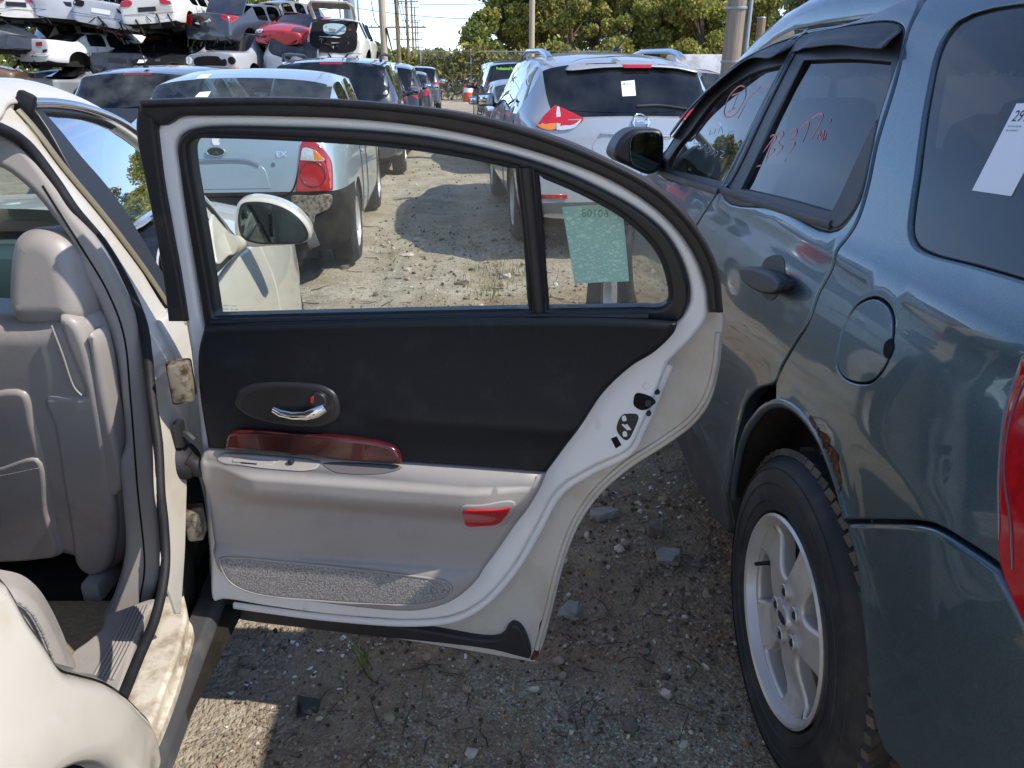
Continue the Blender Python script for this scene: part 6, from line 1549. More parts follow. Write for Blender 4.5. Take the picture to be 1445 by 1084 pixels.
def ground_mat():
    m = bpy.data.materials.new('gravel_dirt'); m.use_nodes = True; t = m.node_tree; b = t.nodes['Principled BSDF']; L = t.links.new; n = lambda ty: t.nodes.new(ty)
    b.inputs['Roughness'].default_value = .92; b.inputs['Specular IOR Level'].default_value = .2
    co = n('ShaderNodeTexCoord').outputs['Object']
    def noise(s, d=6, r=.62):
        x = n('ShaderNodeTexNoise'); L(co, x.inputs[0]); x.inputs['Scale'].default_value = s; x.inputs['Detail'].default_value = d; x.inputs['Roughness'].default_value = r; return x.outputs[0]
    def rng(v, lo, hi, a=0, c=1):
        x = n('ShaderNodeMapRange'); L(v, x.inputs[0]); x.inputs[1].default_value = lo; x.inputs[2].default_value = hi; x.inputs[3].default_value = a; x.inputs[4].default_value = c; return x.outputs[0]
    def mix(f, a, c, ty='MIX'):
        x = n('ShaderNodeMix'); x.data_type = 'RGBA'; x.blend_type = ty
        L(f, x.inputs[0]) if hasattr(f, 'links') else setattr(x.inputs[0], 'default_value', f)
        for k, s in ((6, a), (7, c)): L(s, x.inputs[k]) if hasattr(s, 'links') else setattr(x.inputs[k], 'default_value', (*s, 1))
        return x.outputs[2]
    def math_(op, a, c=None):
        x = n('ShaderNodeMath'); x.operation = op
        for k, s in enumerate((a, c)):
            if s is None: continue
            L(s, x.inputs[k]) if hasattr(s, 'links') else setattr(x.inputs[k], 'default_value', s)
        return x.outputs[0]
    def blob(cx, cy, rx, ry):        # soft round zone of different soil
        q = n('ShaderNodeMapping'); q.vector_type = 'POINT'; L(co, q.inputs[0]); q.inputs['Location'].default_value = (-cx / rx, -cy / ry, 0); q.inputs['Scale'].default_value = (1 / rx, 1 / ry, 0)
        l = n('ShaderNodeVectorMath'); l.operation = 'LENGTH'; L(q.outputs[0], l.inputs[0])
        d = math_('ADD', l.outputs['Value'], rng(noise(1.7), .3, .7, -.35, .35)); return rng(d, 1.15, .65)
    base = mix(rng(noise(.35), .38, .62), lin(164, 152, 134), lin(188, 178, 162))
    base = mix(rng(noise(2.6), .42, .66), base, lin(138, 124, 105))
    v = n('ShaderNodeTexVoronoi'); L(co, v.inputs[0]); v.inputs['Scale'].default_value = 70
    sc = n('ShaderNodeSeparateColor'); L(v.outputs['Color'], sc.inputs[0])
    stone = mix(sc.outputs[0], lin(96, 84, 70), lin(206, 196, 178))
    base = mix(math_('MULTIPLY', rng(noise(5), .35, .7), .75), base, stone)
    dk = math_('MAXIMUM', blob(.30, 2.1, 1.05, 1.9), blob(.55, 4.3, 1.5, 1.5))
    soil = mix(rng(noise(9), .35, .65), lin(128, 108, 86), lin(160, 138, 110)); soil = mix(math_('MULTIPLY', rng(noise(22), .5, .72), .6), soil, lin(92, 78, 65))
    soil = mix(math_('MULTIPLY', rng(sc.outputs[1], .72, .95), .6), soil, lin(150, 138, 120))
    base = mix(dk, base, soil)
    v2 = n('ShaderNodeTexVoronoi'); L(co, v2.inputs[0]); v2.inputs['Scale'].default_value = 150
    s2 = n('ShaderNodeSeparateColor'); L(v2.outputs['Color'], s2.inputs[0])
    grn = mix(s2.outputs[1], lin(104, 102, 88), lin(190, 192, 174))
    gz = math_('MULTIPLY', math_('MULTIPLY', blob(.20, 1.42, .62, .26), rng(noise(4), .3, .55)), .75)
    gz2 = math_('MULTIPLY', math_('MULTIPLY', blob(-.3, 3.4, 1.6, 1.0), rng(noise(3.1), .45, .62)), .55)
    base = mix(math_('MULTIPLY', math_('MAXIMUM', gz, gz2), rng(s2.outputs[0], .25, .5)), base, grn)
    base = mix(math_('MULTIPLY', rng(noise(1.3, 8, .7), .60, .74), .5), base, lin(200, 196, 188))
    L(base, b.inputs['Base Color'])
    bp = n('ShaderNodeBump'); bp.inputs['Strength'].default_value = .9; bp.inputs['Distance'].default_value = .012
    h = math_('ADD', math_('MULTIPLY', v.outputs['Distance'], -.6), math_('ADD', noise(30, 6), math_('MULTIPLY', v2.outputs['Distance'], -.35)))
    L(h, bp.inputs['Height']); L(bp.outputs[0], b.inputs['Normal'])
    return m
tag(obj('ground', me, ground_mat()), kind='structure')

# ---- loose gravel, twigs, glass crumbs: nobody could count them
def scatter_mesh(name, items, mats):
    """items: list of (verts, faces, slot)"""
    vs, fs, mi = [], [], []; b = 0
    for v, f, s in items:
        vs.append(v); fs += [tuple(b + i for i in q) for q in f]; mi += [s] * len(f); b += len(v)
    me = bpy.data.meshes.new(name); me.from_pydata(np.concatenate(vs).tolist(), [], fs); me.polygons.foreach_set('material_index', mi); me.update()
    return tag(obj(name, me, mats), kind='stuff')
ICO = bmesh.new(); bmesh.ops.create_icosphere(ICO, subdivisions=1, radius=1); ICO_V = np.array([v.co[:] for v in ICO.verts]); ICO_F = [tuple(v.index for v in f.verts) for f in ICO.faces]; ICO.free()
def rrot(g):
    q = g.normal(size=4); q /= np.linalg.norm(q); w, x, y, z = q
    return np.array([[1 - 2 * (y * y + z * z), 2 * (x * y - z * w), 2 * (x * z + y * w)], [2 * (x * y + z * w), 1 - 2 * (x * x + z * z), 2 * (y * z - x * w)], [2 * (x * z - y * w), 2 * (y * z + x * w), 1 - 2 * (x * x + y * y)]])
def stone_at(g, x, y, r, flat=.7):
    v = ICO_V * (1 + g.uniform(-.28, .28, (len(ICO_V), 1))) * (r * np.array([1, g.uniform(.6, 1), g.uniform(.5, .9) * flat / .7]))
    v = v @ rrot(g).T if r < .02 else v @ np.array([[math.cos(q := g.uniform(0, 6.3)), -math.sin(q), 0], [math.sin(q), math.cos(q), 0], [0, 0, 1]]).T
    return v + np.array([x, y, float(ground_h(x, y)) + r * .22])
g = np.random.default_rng(11)
stone_m = [mat('stone_tan', lin(150, 134, 112), .9, var=(30, .25)), mat('stone_pale', lin(190, 179, 162), .9, var=(30, .2)), mat('stone_grey', lin(120, 110, 100), .9, var=(30, .25)), mat('stone_dark', lin(80, 68, 56), .95, var=(30, .3))]
items = []
def inbody(x, y):      # keep stones off the places filled by cars
    u = np.array([x + .72, y - 1.49]); return (u @ BN[:2] < -.02) or False
# density falls off with distance, sizes are those of the photograph
for (y0, y1, x0, x1, nn, r0, r1) in ((1.25, 1.8, -.78, .72, 3600, .0022, .0085), (1.7, 2.6, -.8, .9, 3600, .003, .012), (2.5, 4.0, -1.0, 1.6, 2600, .004, .015), (4.0, 8.0, -2.6, 2.6, 3200, .006, .020), (7.0, 14., -5, 5, 1800, .009, .026)):
    for k in range(nn):
        x, y = g.uniform(x0, x1), g.uniform(y0, y1)
        if inbody(x, y): continue
        r = r0 + (r1 - r0) * g.random() ** 3.2
        items.append((stone_at(g, x, y, r), ICO_F, int(g.choice(4, p=(.48, .08, .24, .20)))))
for k in range(420):           # some bigger lumps among the fines
    y = g.uniform(1.3, 7.5); x = g.uniform(-.8, .9) if y < 3.5 else g.uniform(-2.4, 2.4)
    if inbody(x, y): continue
    items.append((stone_at(g, x, y, g.uniform(.009, .022 if y < 3.5 else .035)), ICO_F, int(g.choice(4, p=(.36, .12, .32, .20)))))
scatter_mesh('gravel', items, stone_m)
tw = []
def twig(x, y, l, r, a):
    n = 4; pts = []; 
    for i in range(n):
        t = i / (n - 1) - .5; px_, py_ = x + math.cos(a) * l * t + g.normal() * l * .04, y + math.sin(a) * l * t + g.normal() * l * .04
        pts.append(np.array([px_, py_, float(ground_h(px_, py_)) + r * 1.6 + abs(g.normal()) * .004]))
    k = MB(); k.tube(pts, [r, r, r * .8, r * .4], 4); return np.array(k.v), k.f
for k in range(620):
    y = 1.28 + 3.0 * g.random() ** 1.3; x = g.uniform(-.6, .9) + (.25 if y > 1.6 else 0)
    if inbody(x, y): continue
    v, f = twig(x, y, g.uniform(.02, .11), g.uniform(.0007, .0022), g.uniform(0, 6.3)); tw.append((v, f, int(g.random() < .55)))
for k in range(160):
    x, y = g.uniform(-2, 2), g.uniform(3.5, 8); v, f = twig(x, y, g.uniform(.04, .2), g.uniform(.002, .005), g.uniform(0, 6.3)); tw.append((v, f, int(g.random() < .5)))
scatter_mesh('twigs', tw, [mat('dry_twig', lin(142, 118, 88), .9), mat('dark_twig', lin(74, 56, 40), .9)])
gc = []
def shard(x, y, r):
    n = g.integers(4, 6); a = np.sort(g.uniform(0, 6.28, n)); top = np.stack([np.cos(a) * r, np.sin(a) * r * .8, np.full(n, r * .35)], 1); bot = top * np.array([1, 1, -1])
    v = np.concatenate([top, bot]) @ rrot(g).T + np.array([x, y, float(ground_h(x, y)) + r * .4])
    return v, [tuple(range(n)), tuple(range(2 * n - 1, n - 1, -1))] + [(i, (i + 1) % n, n + (i + 1) % n, n + i) for i in range(n)]
for k in range(2900):
    if k < 1900: x, y = g.normal(.18, .28), g.normal(1.43, .11)
    else: x, y = g.uniform(-.6, .9), g.uniform(1.1, 4.5)
    if y < 1.25 or inbody(x, y): continue
    v, f = shard(x, y, g.uniform(.0018, .0042)); gc.append((v, f, int(g.choice(3, p=(.5, .25, .25)))))
scatter_mesh('glass_crumbs', gc, [mat('crumb_green', lin(146, 158, 142), .2, spec=.6), mat('crumb_pale', lin(186, 198, 188), .15, spec=.6), mat('crumb_dark', lin(92, 100, 92), .3)])
ch = []
for k in range(130):           # white plastic and paint flakes
    if k < 90: c = g.choice(3); bx, by = ((-.62, 1.62), (-.45, 1.75), (.5, 2.6))[c]; x, y = g.normal(bx, .12), g.normal(by, .10)
    else: x, y = g.uniform(-1.2, 1.2), g.uniform(1.5, 7.5)
    if inbody(x, y): continue
    v, f = shard(x, y, g.uniform(.003, .011)); v[:, 2] = float(ground_h(x, y)) + (v[:, 2] - v[:, 2].min()) * .3 + .002; ch.append((v, f, 0))
scatter_mesh('white_flakes', ch, [mat('white_flake', lin(220, 218, 212), .7)])
gr = []
for (cx_, cy_, sp_, nb_) in (at_z(705, 385)[0:2].tolist() + [.22, 150], at_z(690, 410)[0:2].tolist() + [.12, 60], at_z(720, 372)[0:2].tolist() + [.2, 70], at_z(520, 945)[0:2].tolist() + [.03, 14]):
    for k in range(nb_):
        x, y = g.normal(cx_, sp_), g.normal(cy_, sp_); h = g.uniform(.02, .10); a = g.uniform(0, 6.3); w = .003; d = np.array([math.cos(a), math.sin(a), 0])
        z0 = float(ground_h(x, y)); p = np.array([x, y, z0]); s_ = np.array([-d[1], d[0], 0]) * w
        gr.append((np.array([p - s_, p + s_, p + d * h * .3 + [0, 0, h * .7] + s_ * .7, p + d * h * .3 + [0, 0, h * .7] - s_ * .7, p + d * h * .8 + [0, 0, h]]), [(0, 1, 2, 3), (3, 2, 4)], int(g.random() < .4)))
scatter_mesh('weeds', gr, [mat('weed_green', lin(98, 112, 50), .7, trans=.3), mat('weed_dry', lin(150, 130, 84), .8, trans=.2)])

# ---- countable rubble, one by one
conc = mat('concrete_lump', lin(142, 138, 132), .9, var=(25, .18), bump=(90, .6, .004)); brn = mat('brown_stone', lin(112, 100, 88), .92, var=(25, .25), bump=(90, .6, .004)); bpl = mat('dusty_black_plastic', lin(46, 44, 44), .55, dirt=(lin(110, 100, 90), 30, .5, .8))
def rock(px, py, size, m, label, name='rock', cat='rock', seed=0, flat=.5, group='broken lumps lying on the dirt'):
    p = at_z(px, py, 0.0); gg = np.random.default_rng(seed + 100)
    bm = bmesh.new(); bmesh.ops.create_cube(bm, size=2)
    for v in bm.verts: v.co = Vector((v.co.x * size * gg.uniform(.65, 1.15), v.co.y * size * gg.uniform(.5, 1.0), v.co.z * size * flat * gg.uniform(.7, 1.2))) + Vector(gg.normal(size=3) * size * .14)
    bmesh.ops.convex_hull(bm, input=bm.verts[:]); bmesh.ops.subdivide_edges(bm, edges=bm.edges[:], cuts=2, use_grid_fill=True)
    for v in bm.verts: v.co += Vector(gg.normal(size=3) * size * .035)
    me = bpy.data.meshes.new(name); bm.to_mesh(me); bm.free(); shade(me, 28)
    o = obj(name, me, m); o.location = (p[0], p[1], float(ground_h(p[0], p[1])) + size * flat * .55); o.rotation_euler = (gg.uniform(-.15, .15), gg.uniform(-.15, .15), gg.uniform(0, 6))
    return tag(o, label, cat, group)
rock(852, 724, .045, conc, 'flat grey concrete lump nearest the door edge in the shade', seed=1, flat=.35)
rock(922, 746, .036, brn, 'brown angular stone between the two flat grey lumps', seed=2, flat=.6)
rock(943, 786, .040, conc, 'square grey concrete slab on the dirt beside the tyre', seed=3, flat=.45)
rock(803, 858, .028, conc, 'grey broken lump right of the door corner', seed=4, flat=.55)
rock(890, 1023, .018, brn, 'small tan pebble at the edge of the green crumbs', seed=5, flat=.7)
rock(940, 976, .015, stone_m[1], 'pale pebble with brown twigs around it left of the tyre', seed=6, flat=.6)
rock(910, 916, .013, stone_m[2], 'small blue grey stone on dirt', seed=7)
rock(664, 1060, .012, stone_m[1], 'pale pebble in the green crumbs near the bottom edge', seed=8, flat=.7)
rock(966, 1047, .012, stone_m[1], 'whitish pebble at the foot of the big tyre', seed=9)
rock(436, 996, .026, bpl, 'black broken plastic cap on the sunlit dirt', 'plastic_cap', 'car debris', 10, .55)
rock(652, 398, .040, stone_m[2], 'dark grey stone by the weeds seen through the glass', seed=11, flat=.5)
rock(484, 376, .035, stone_m[2], 'lone dark stone near the silver blue sedan wheel', seed=12, flat=.7)
rock(715, 388, .035, stone_m[1], 'pale stone between the green weeds', seed=13, flat=.6)
rock(575, 357, .06, stone_m[1], 'long white broken piece of trim on sunlit gravel', 'trim_piece', 'car debris', 14, .12)
rock(560, 388, .05, conc, 'flat grey sliver of trim on sunlit gravel', 'trim_piece', 'car debris', 15, .12)
# dark splash panel leaning behind the small pane, with a silver strip on it
p = at_z(858, 442, 0.0); q0 = at_y(830, 400, p[1]); q1 = at_y(886, 398, p[1]); q2 = at_y(892, 442, p[1] - .02); q3 = at_y(826, 442, p[1] - .02)
sp_ = empty('loose_body_panel', (float(p[0]), float(p[1]), 0), 0, 'black torn body panel with a silver strip standing behind the small pane', 'car debris')
k = MB(); k.prism([tuple(q) for q in (q0, .5 * (q0 + q1) + [0, -.03, .015], q1, q2, .5 * (q2 + q3) + [0, -.03, 0], q3)], (0, .025, 0)); k.build('panel', M['blackp'], sp_)
a_, b_ = at_y(842, 413, p[1] - .035), at_y(843, 440, p[1] - .05); MB().tube([a_, b_], .010, 6, .3).build('silver_strip', M['brushed'], sp_)

# ================================================================== fence with vines, poles, wires
galv = mat('galvanised_steel', lin(150, 154, 156), .45, .6); pole_w = mat('weathered_pole_wood', lin(136, 116, 92), .9, var=(3, .25), stretch=(6, 6, .4), bump=(20, .5, .01)); pole_l = mat('pale_pole_wood', lin(176, 160, 138), .9, var=(3, .18), stretch=(6, 6, .4)); steel_p = mat('grey_steel_pole', lin(142, 152, 158), .5, .3, dirt=(lin(120, 120, 116), .6, .45, .8))
FY = 42.0
fx0, fx1 = -4.6, 5.5
fn = empty('chain_link_fence', (0, FY, 0), 0, 'chain link fence with grey posts and rails at the end of the lot', 'fence')
for x in np.arange(fx0, fx1 + .1, 2.52):
    k = MB(); k.tube([(x, FY, 0), (x, FY, 2.35)], .035, 8); k.ball((x, FY, 2.37), .045, 4); k.build('post', galv, fn)
for z in (2.30, 1.22): MB().tube([(fx0, FY, z), (fx1, FY, z)], .026, 6).build('rail', galv, fn)
k = MB()
n_ = 0
for x in np.arange(fx0 - 2.4, fx1, .16):
    for s in (1, -1):
        xa, xb = (x, x + 2.25) if s > 0 else (x + 2.25, x); za, zb_ = .05, 2.3
        pa, pb = np.array([xa, FY, za]), np.array([xb, FY, zb_])
        for lim, sg in ((fx0, 1), (fx1, -1)):
            for u, v in ((0, 1), (1, 0)):
                P2 = [pa, pb]
                if (P2[u][0] - lim) * sg < 0 and (P2[v][0] - lim) * sg > 0:
                    t = (lim - P2[u][0]) / (P2[v][0] - P2[u][0]); w_ = P2[u] + t * (P2[v] - P2[u])
                    if u == 0: pa = w_
                    else: pb = w_
        if min(pa[0], pb[0]) < fx0 - 1e-6 or max(pa[0], pb[0]) > fx1 + 1e-6: continue
        k.tube([pa, pb], .006, 3, cap=False)
tag(k.build('wire_mesh', galv, fn), kind='stuff')
LEAF = [mat('leaf_dark', (.095, .140, .034), .6, trans=.42), mat('leaf_mid', (.225, .262, .058), .6, trans=.45), mat('leaf_yellow', (.430, .400, .095), .6, trans=.45), mat('leaf_rust', (.340, .220, .080), .6, trans=.3), mat('leaf_pale', (.190, .220, .100), .6, trans=.3)]
bark = mat('bark', lin(92, 78, 64), .95, var=(4, .3), bump=(12, .7, .02))
def leaves(pts, size, g, slots, prob, nm, parent=None):
    """rhombic leaf sprays at the given points, joined"""
    n = len(pts); a = g.normal(size=(n, 3)); a /= np.linalg.norm(a, axis=1)[:, None]; b = np.cross(a, g.normal(size=(n, 3))); b /= np.linalg.norm(b, axis=1)[:, None]
    s = size * g.uniform(.6, 1.35, (n, 1)); a = a * s; b = b * s * .62
    v = np.stack([pts - a, pts - b + .12 * a, pts + a, pts + b + .12 * a], 1).reshape(-1, 3)
    me = bpy.data.meshes.new(nm); me.vertices.add(4 * n); me.vertices.foreach_set('co', v.ravel()); me.loops.add(4 * n); me.loops.foreach_set('vertex_index', np.arange(4 * n)); me.polygons.add(n); me.polygons.foreach_set('loop_start', np.arange(0, 4 * n, 4))
    me.polygons.foreach_set('material_index', g.choice(slots, n, p=prob).astype(int)); me.update(calc_edges=True)
    return me
g = np.random.default_rng(5)
vn = 22000; vx = g.uniform(-5.2, 5.6, vn); top = 2.2 + .9 * vnoise(vx, vx * 0, .7, 8) * 2 + .25 * g.normal(size=vn); vz = g.uniform(0, 1, vn) ** .55 * top
keep = (vz > 1.1) | (g.random(vn) < .22)
pts = np.stack([vx, FY + .35 + g.normal(size=vn) * .22, np.clip(vz, .05, None)], 1)[keep]
me = leaves(pts, .115, g, [0, 1, 2, 3], [.22, .30, .30, .18], 'vines'); tag(obj('vines', me, LEAF[:4]), 'yellow green vines and brambles smothering the chain link fence', 'vines')
bk = []
for k in range(140):
    x = g.uniform(-5, 5.4); z = g.uniform(.6, 2.4); bk.append((np.array([x, FY + .2, 0]), np.array([x + g.normal() * .3, FY + .25 + g.normal() * .1, z])))
k = MB()
for a_, b_ in bk: k.tube([a_, .5 * (a_ + b_) + g.normal(size=3) * .08, b_], .012, 3, cap=False)
o = k.build('stems', bark); o.parent = bpy.data.objects['vines']
sc_ = MB(); sc_.box((0, FY + 1.2, .9), (11, .05, 1.9)); 

# ---- trees
def tree(x, y, h, r, label, seed, mixp=(.3, .4, .25, .05), trunk_h=.3, nl=4200, leaf=.30, name='broadleaf_tree', dense=1.0, lean=0.0, nlobe=20):
    g = np.random.default_rng(seed)
    t = empty(name, (x, y, 0), 0, label, 'tree', 'trees beyond the lot')
    k = MB(); top = np.array([x + lean, y, h * .72]); base = np.array([x, y, -.1]); tr = .022 * h + .05
    mid = .5 * (base + top) + np.array([g.normal() * .2, 0, 0])
    k.tube([base, .75 * base + .25 * mid, mid, top], [tr * 1.35, tr, tr * .7, tr * .18], 8)
    lobes = []
    for i in range(nlobe):
        a = g.uniform(0, 6.28); u = (i + .5) / nlobe; z = h * (trunk_h + (1 - trunk_h) * (.10 + .80 * u)); prof = math.sin(math.pi * min(1, .18 + .80 * u)) ** .7
        rad = r * prof * g.uniform(.35, .80); c = np.array([x + lean * u + math.cos(a) * rad, y + math.sin(a) * rad, z]); lobes.append((c, r * g.uniform(.17, .36) * (.6 + .4 * prof)))
        f0 = base + (top - base) * min(.95, (z / h) * .85); f0 = f0 * .999
        k.tube([f0, .5 * (f0 + c) + np.array([0, 0, .12 * rad]), c], [tr * .38, tr * .22, tr * .07], 5)
        for j in range(3):
            e = c + g.normal(size=3) * lobes[-1][1] * .6; k.tube([.4 * f0 + .6 * c, e], [tr * .14, tr * .04], 4, cap=False)
    k.build('trunk', bark, t)
    pts = []; ws = np.array([q[1] ** 2 for q in lobes]); ws /= ws.sum()
    for (c, rr2), w_ in zip(lobes, ws):
        n = int(nl * w_ * dense); d = g.normal(size=(n, 3)); d /= np.linalg.norm(d, axis=1)[:, None]; rad = rr2 * g.uniform(.25, 1.12, (n, 1)) ** .6
        sub = g.normal(size=(9, 3)); sub /= np.linalg.norm(sub, axis=1)[:, None]
        lump = 1 + .28 * np.max(d @ sub.T, axis=1)[:, None] ** 6 - .12
        pts.append(c + d * rad * lump * np.array([1.1, 1.1, .85]))
    pts = np.concatenate(pts); pts = pts[pts[:, 2] > h * trunk_h * .55]
    slots = [i for i, p in enumerate(mixp) if p > 0]; pr_ = np.array([mixp[i] for i in slots]); pr_ /= pr_.sum()
    me = leaves(pts, leaf, g, slots, pr_, 'crown'); obj('crown', me, LEAF, t)
    return t
def tx(px, y): return (px - 722.5) / F * (y * CP)
T1, T2, T3, T4, T5 = (.35, .50, .14, .01, 0), (.14, .50, .34, .02, 0), (.06, .40, .50, .04, 0), (.10, .40, .40, .10, 0), (.10, .35, .20, .03, .32)
specs = [(684, 58, 5.3, 2.3, 'small dark green tree at the left end of the grove', T1, .12), (708, 60, 6.8, 2.9, 'yellowish bushy tree behind the vine fence', T3, .10), (752, 66, 11.0, 4.2, 'tall green tree rising above the yellow bush', T2, .2),
         (765, 62, 12.5, 4.8, 'big olive green tree behind the pale pole', T2, .22), (800, 58, 8.5, 3.2, 'thin brownish tree with bare trunks showing', T4, .35), (840, 64, 13, 4.6, 'tall tree with forked trunk above the silver SUV roof', T2, .28),
         (880, 57, 6.8, 3.0, 'low yellow green tree in front of the tall forked one', T3, .10), (915, 60, 8.0, 3.0, 'rusty tinged tree over the silver SUV aerial', T4, .2), (950, 62, 12, 4.2, 'broad bright olive tree left of the wooden pole', T2, .15),
         (985, 56, 8.2, 3.2, 'autumn yellow tree beside the wooden pole', T3, .10), (1040, 64, 9.5, 4.0, 'rounded green tree right of the wooden pole', T1, .15), (1090, 58, 6.6, 3.2, 'low spreading yellow green tree over the dark SUV roof', T3, .10),
         (1130, 40, 6.0, 2.4, 'pale leafed willow like tree above the dark SUV roof', T5, .15), (1180, 42, 6.6, 2.6, 'silvery willow at the right of the dark SUV roof', T5, .15), (1010, 72, 13, 5.0, 'distant tall tree behind the wooden pole', T1, .2), (880, 74, 14, 5.2, 'distant high tree behind the grove middle', T2, .2), (785, 76, 12.5, 5.0, 'distant dark tree behind the olive one', T1, .2),
         (390, 60, 8.6, 3.6, 'autumn tinted tree behind the red wreck', T4, .12), (345, 64, 9.6, 4.2, 'yellow green tree behind the black open boot wreck', T3, .12), (270, 62, 9.2, 4.0, 'olive tree behind the cream wreck', T2, .12), (215, 66, 9.8, 4.2, 'green tree above the tilted silver wreck', T3, .12), (140, 64, 9.4, 4.2, 'tree at the left behind the silver wrecks', T2, .12), (60, 66, 9.8, 4.4, 'leftmost tree behind the stacked wrecks', T1, .12),
         (535, 150, 6.0, 3.2, 'far off round tree by the row of poles', T1, .15), (500, 170, 6.4, 4.5, 'far off low tree left of the poles', T1, .1), (570, 160, 5.0, 4.0, 'far off low tree right of the poles', T2, .1), (615, 120, 4.0, 3.4, 'distant bush tree just over the vines', T4, .1)]
for i, (px, y, h, r, lab, mp_, th_) in enumerate(specs):
    tree(tx(px, y), y, h, r, lab, 40 + i, mp_, th_, nl=15000 if h > 6.4 and y < 100 else 5000, leaf=.135 if y < 80 else .4)
# a low distant wood closing the horizon
g = np.random.default_rng(77); n = 26000; ang = g.uniform(-1.5, 1.5, n); rad = g.uniform(190, 260, n); hz = (4.5 + 3.0 * vnoise(ang * 40, rad * 0, .6, 12)) * g.random(n) ** .6
me = leaves(np.stack([np.sin(ang) * rad, np.cos(ang) * rad, hz], 1), 1.0, g, [0, 1, 2], [.5, .4, .1], 'distant_wood'); tag(obj('distant_wood', me, LEAF), kind='stuff')
# trees and parked vehicles behind the photographer, mirrored in paint and glass
for i, (x, y, h, r) in enumerate(((-14, -16, 9, 4.2), (-7, -20, 8, 3.8), (2, -24, 9, 4.2), (-22, -6, 9, 4.0), (-26, 4, 9.5, 4.2))):
    tree(x, y, h, r, ('green tree far behind on the left', 'bushy tree behind the lot', 'yellowish tree behind the lot', 'tall tree off to the left side', 'tree beside the stacks off to the left')[i], 90 + i, (T2, T3)[i % 2], .12, nl=2600, leaf=.32)

# ---- poles and wires
def pole(px, y, h, r, m, label, arms=(), lean=0.0, name='utility_pole', gap=(0, 0)):
    x = tx(px, y); p = empty(name, (x, y, 0), 0, label, 'utility pole', 'utility poles')
    MB().tube([(x, y, -.1), (x + lean * .5, y, h * .5), (x + lean, y, h)], [r * 1.15, r, r * .8], 12).build('shaft', m, p)
    for z, w in arms:
        MB().box((x + lean * z / h, y - .1, z), (w, .09, .11), None).build('crossarm', m, p)
        for u in (-.45, -.2, .2, .45): MB().lathe([(.001, .14), (.03, .12), (.045, .06), (.03, 0)], 8, Matrix.Translation((x + w * u, y - .1, z + .05))).build('insulator', galv, p)
    return x, p
x1, _ = pole(499, 34, 14, .22, steel_p, 'thick grey steel pole behind the white open wreck')
for k in range(5): MB().box((x1 + .22, 34, 3 + k * 1.6), (.06, .12, .5), None).build('climbing_bracket', steel_p, _)
pole(511, 60, 14, .07, steel_p, 'thin grey mast just right of the thick steel pole'); pole(486, 55, 14, .06, steel_p, 'slim mast left of the thick steel pole')
x2, _ = pole(544, 36, 12, .14, pole_l, 'tan wooden pole nearest the stacks')
MB().tube([(x2 - .1, 36, 4.6), (x2 - .45, 36, 4.2), (x2 - .35, 36, 3.4), (x2 - .05, 36, 3.0)], .02, 5).build('cable_loop', M['rubber'], _)
MB().tube([(x2 + .15, 35.9, 3.1), (x2 + .35, 35.9, 2.2), (x2 + .7, 35.9, 1.2)], [.05, .03, .012], 5).build('guy_guard', M['rubber'], _)
pole(564, 62, 14, .15, pole_w, 'grey wooden pole with a long crossarm, second in the line', ((4.3, 4.2), (11.5, 3)))
for i, (px, y, lab) in enumerate(((577.5, 90, 'third pole in the receding line'), (584.5, 125, 'fourth pole in the receding line'), (588.5, 165, 'fifth pole in the receding line'), (591.5, 215, 'smallest pole at the end of the receding line'))):
    pole(px, y, 12.5 if i else 10.5, .15, pole_w, lab, ((4.4, 3.2), (8.0, 2.6), (9.8, 2.2)))
pole(750, 30, 9, .095, pole_l, 'pale slender wooden pole left of the silver SUV')
x3, pp_ = pole(1029, 13.0, 8, .145, mat('big_pole_wood', lin(146, 132, 116), .9, var=(5, .25), stretch=(5, 5, .3), bump=(14, .8, .012)), 'weathered wooden pole with a steel conduit beside the dark SUV', lean=.12)
MB().tube([(x3 + .19, 12.9, 0), (x3 + .21, 12.9, 3.5), (x3 + .29, 12.9, 7)], .035, 8).build('conduit', galv, pp_)
for z in (1.6, 2.35, 3.1): MB().lathe([(.17, -.02), (.175, .0), (.17, .02)], 16, Matrix.Translation((x3 + .03, 13, z))).build('strap_band', galv, pp_)
for px, pt, lab in ((1047, 36, 'shorter grey post right of the conduit pole'), (1067, 26, 'thin dark post beside the short grey post')):
    y = 20.0; x = tx(px, y); zt_ = at_y(px, pt, y)[2]; p_ = empty('post', (x, y, 0), 0, lab, 'post'); MB().tube([(x, y, 0), (x, y, zt_)], .085 if px < 1060 else .10, 10).build('shaft', pole_w, p_); MB().lathe([(.11, 0), (.10, .03), (.001, .04)], 10, Matrix.Translation((x, y, zt_))).build('cap', galv, p_)
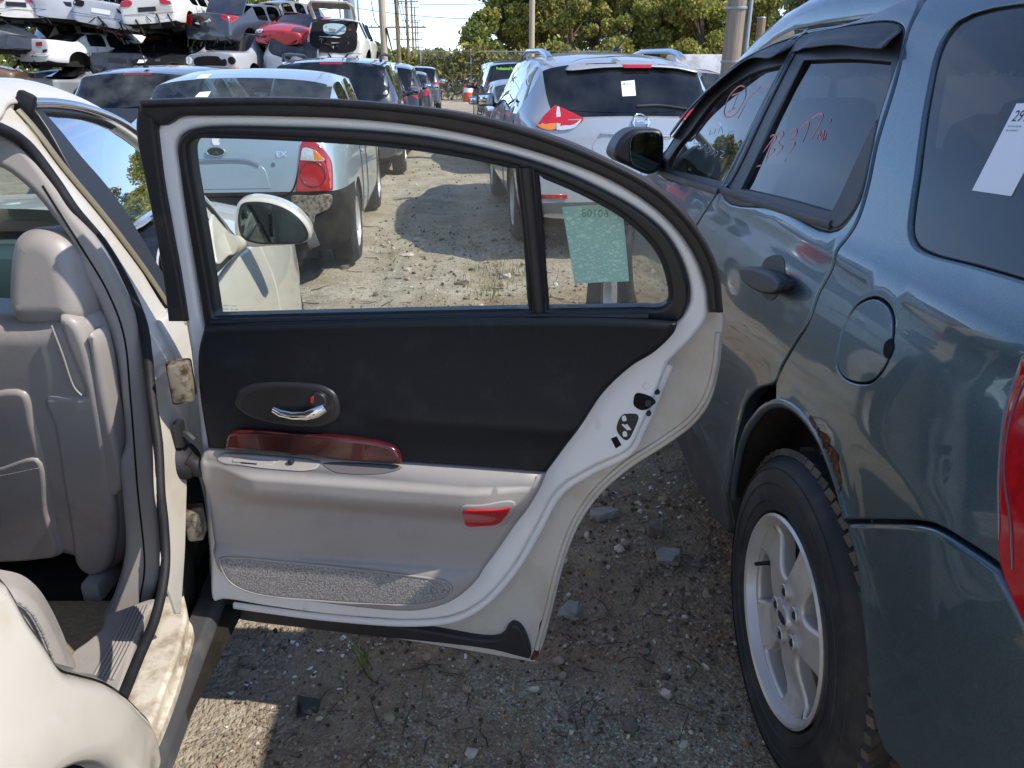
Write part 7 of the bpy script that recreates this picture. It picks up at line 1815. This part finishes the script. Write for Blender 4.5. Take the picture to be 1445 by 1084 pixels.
def wire(a, b, sag, label, r=.02):
    a, b = np.array(a, float), np.array(b, float); pts = [a + (b - a) * t - np.array([0, 0, 4 * sag * t * (1 - t)]) for t in np.linspace(0, 1, 17)]
    k = MB(); k.tube(pts, r, 4); tag(k.build('power_line', M['rubber']), label, 'power line', 'power lines')
wp = lambda px, py, y: at_y(px, py, y)
wire(wp(500, 11, 60), wp(700, 27, 60), .2, 'single wire crossing the sky towards the grove', .022); wire(wp(250, 14, 60), wp(500, 9, 60), .3, 'wire running left from the steel pole', .022)
wire(wp(540, 4, 62), wp(860, -12, 62), .4, 'upper wire leaving the wooden pole', .02)
for i, (px0, px1) in enumerate(((551, 577), (555, 590), (560, 592))): wire(wp(px0, -30, 40), wp(px1, 60 + 4 * i, 120), 2.2, ('steep wire nearest the tan pole', 'second steep wire along the line of poles', 'third steep wire along the line of poles')[i], .02)
# ---- white trailer and barrels at the back
tr_ = empty('trailer', (10.5, 40, 0), 0, 'white box trailer behind the silver SUV', 'trailer')
MB().box((10.6, 41, 1.38), (5.6, 2.4, 1.5), None, .05).build('box_body', mat('trailer_white', (.75, .75, .75), .5, dirt=(lin(150, 140, 120), 1.2, .5, .8)), tr_)
MB().box((10.6, 41, .58), (5.2, 1.6, .12)).build('chassis', M['dark2'], tr_)
for x in (9.4, 10.2): 
    for s in (39.9, 42.1): MB().lathe([(.001, .02), (.2, .03), (.30, .02), (.36, -.04), (.36, -.2), (.2, -.22)], 18, Matrix.Translation((x, s, .36)) @ Matrix.Rotation(R(90), 4, 'X')).build('wheel', M['tyre'], tr_)
orange = mat('orange_plastic', (.55, .08, .02), .5)
for i, (px, lab) in enumerate(((661, 'orange barrel with white band, left of the two by the fence'), (673, 'orange barrel with white band nearest the black van'))):
    x = tx(px, 40.5); bb_ = empty('barrel', (x, 40.5, 0), 0, lab, 'barrel', 'barrels by the fence')
    MB().lathe([(.001, 0), (.30, 0), (.31, .08), (.27, .10), (.26, .38), (.25, .40), (.24, .75), (.10, .85), (.001, .86)], 16, Matrix.Translation((x, 40.5, 0))).build('drum', orange, bb_)
    MB().lathe([(.262, .42), (.258, .44), (.252, .62), (.248, .64)], 16, Matrix.Translation((x, 40.5, 0))).build('white_band', M['wht'], bb_)
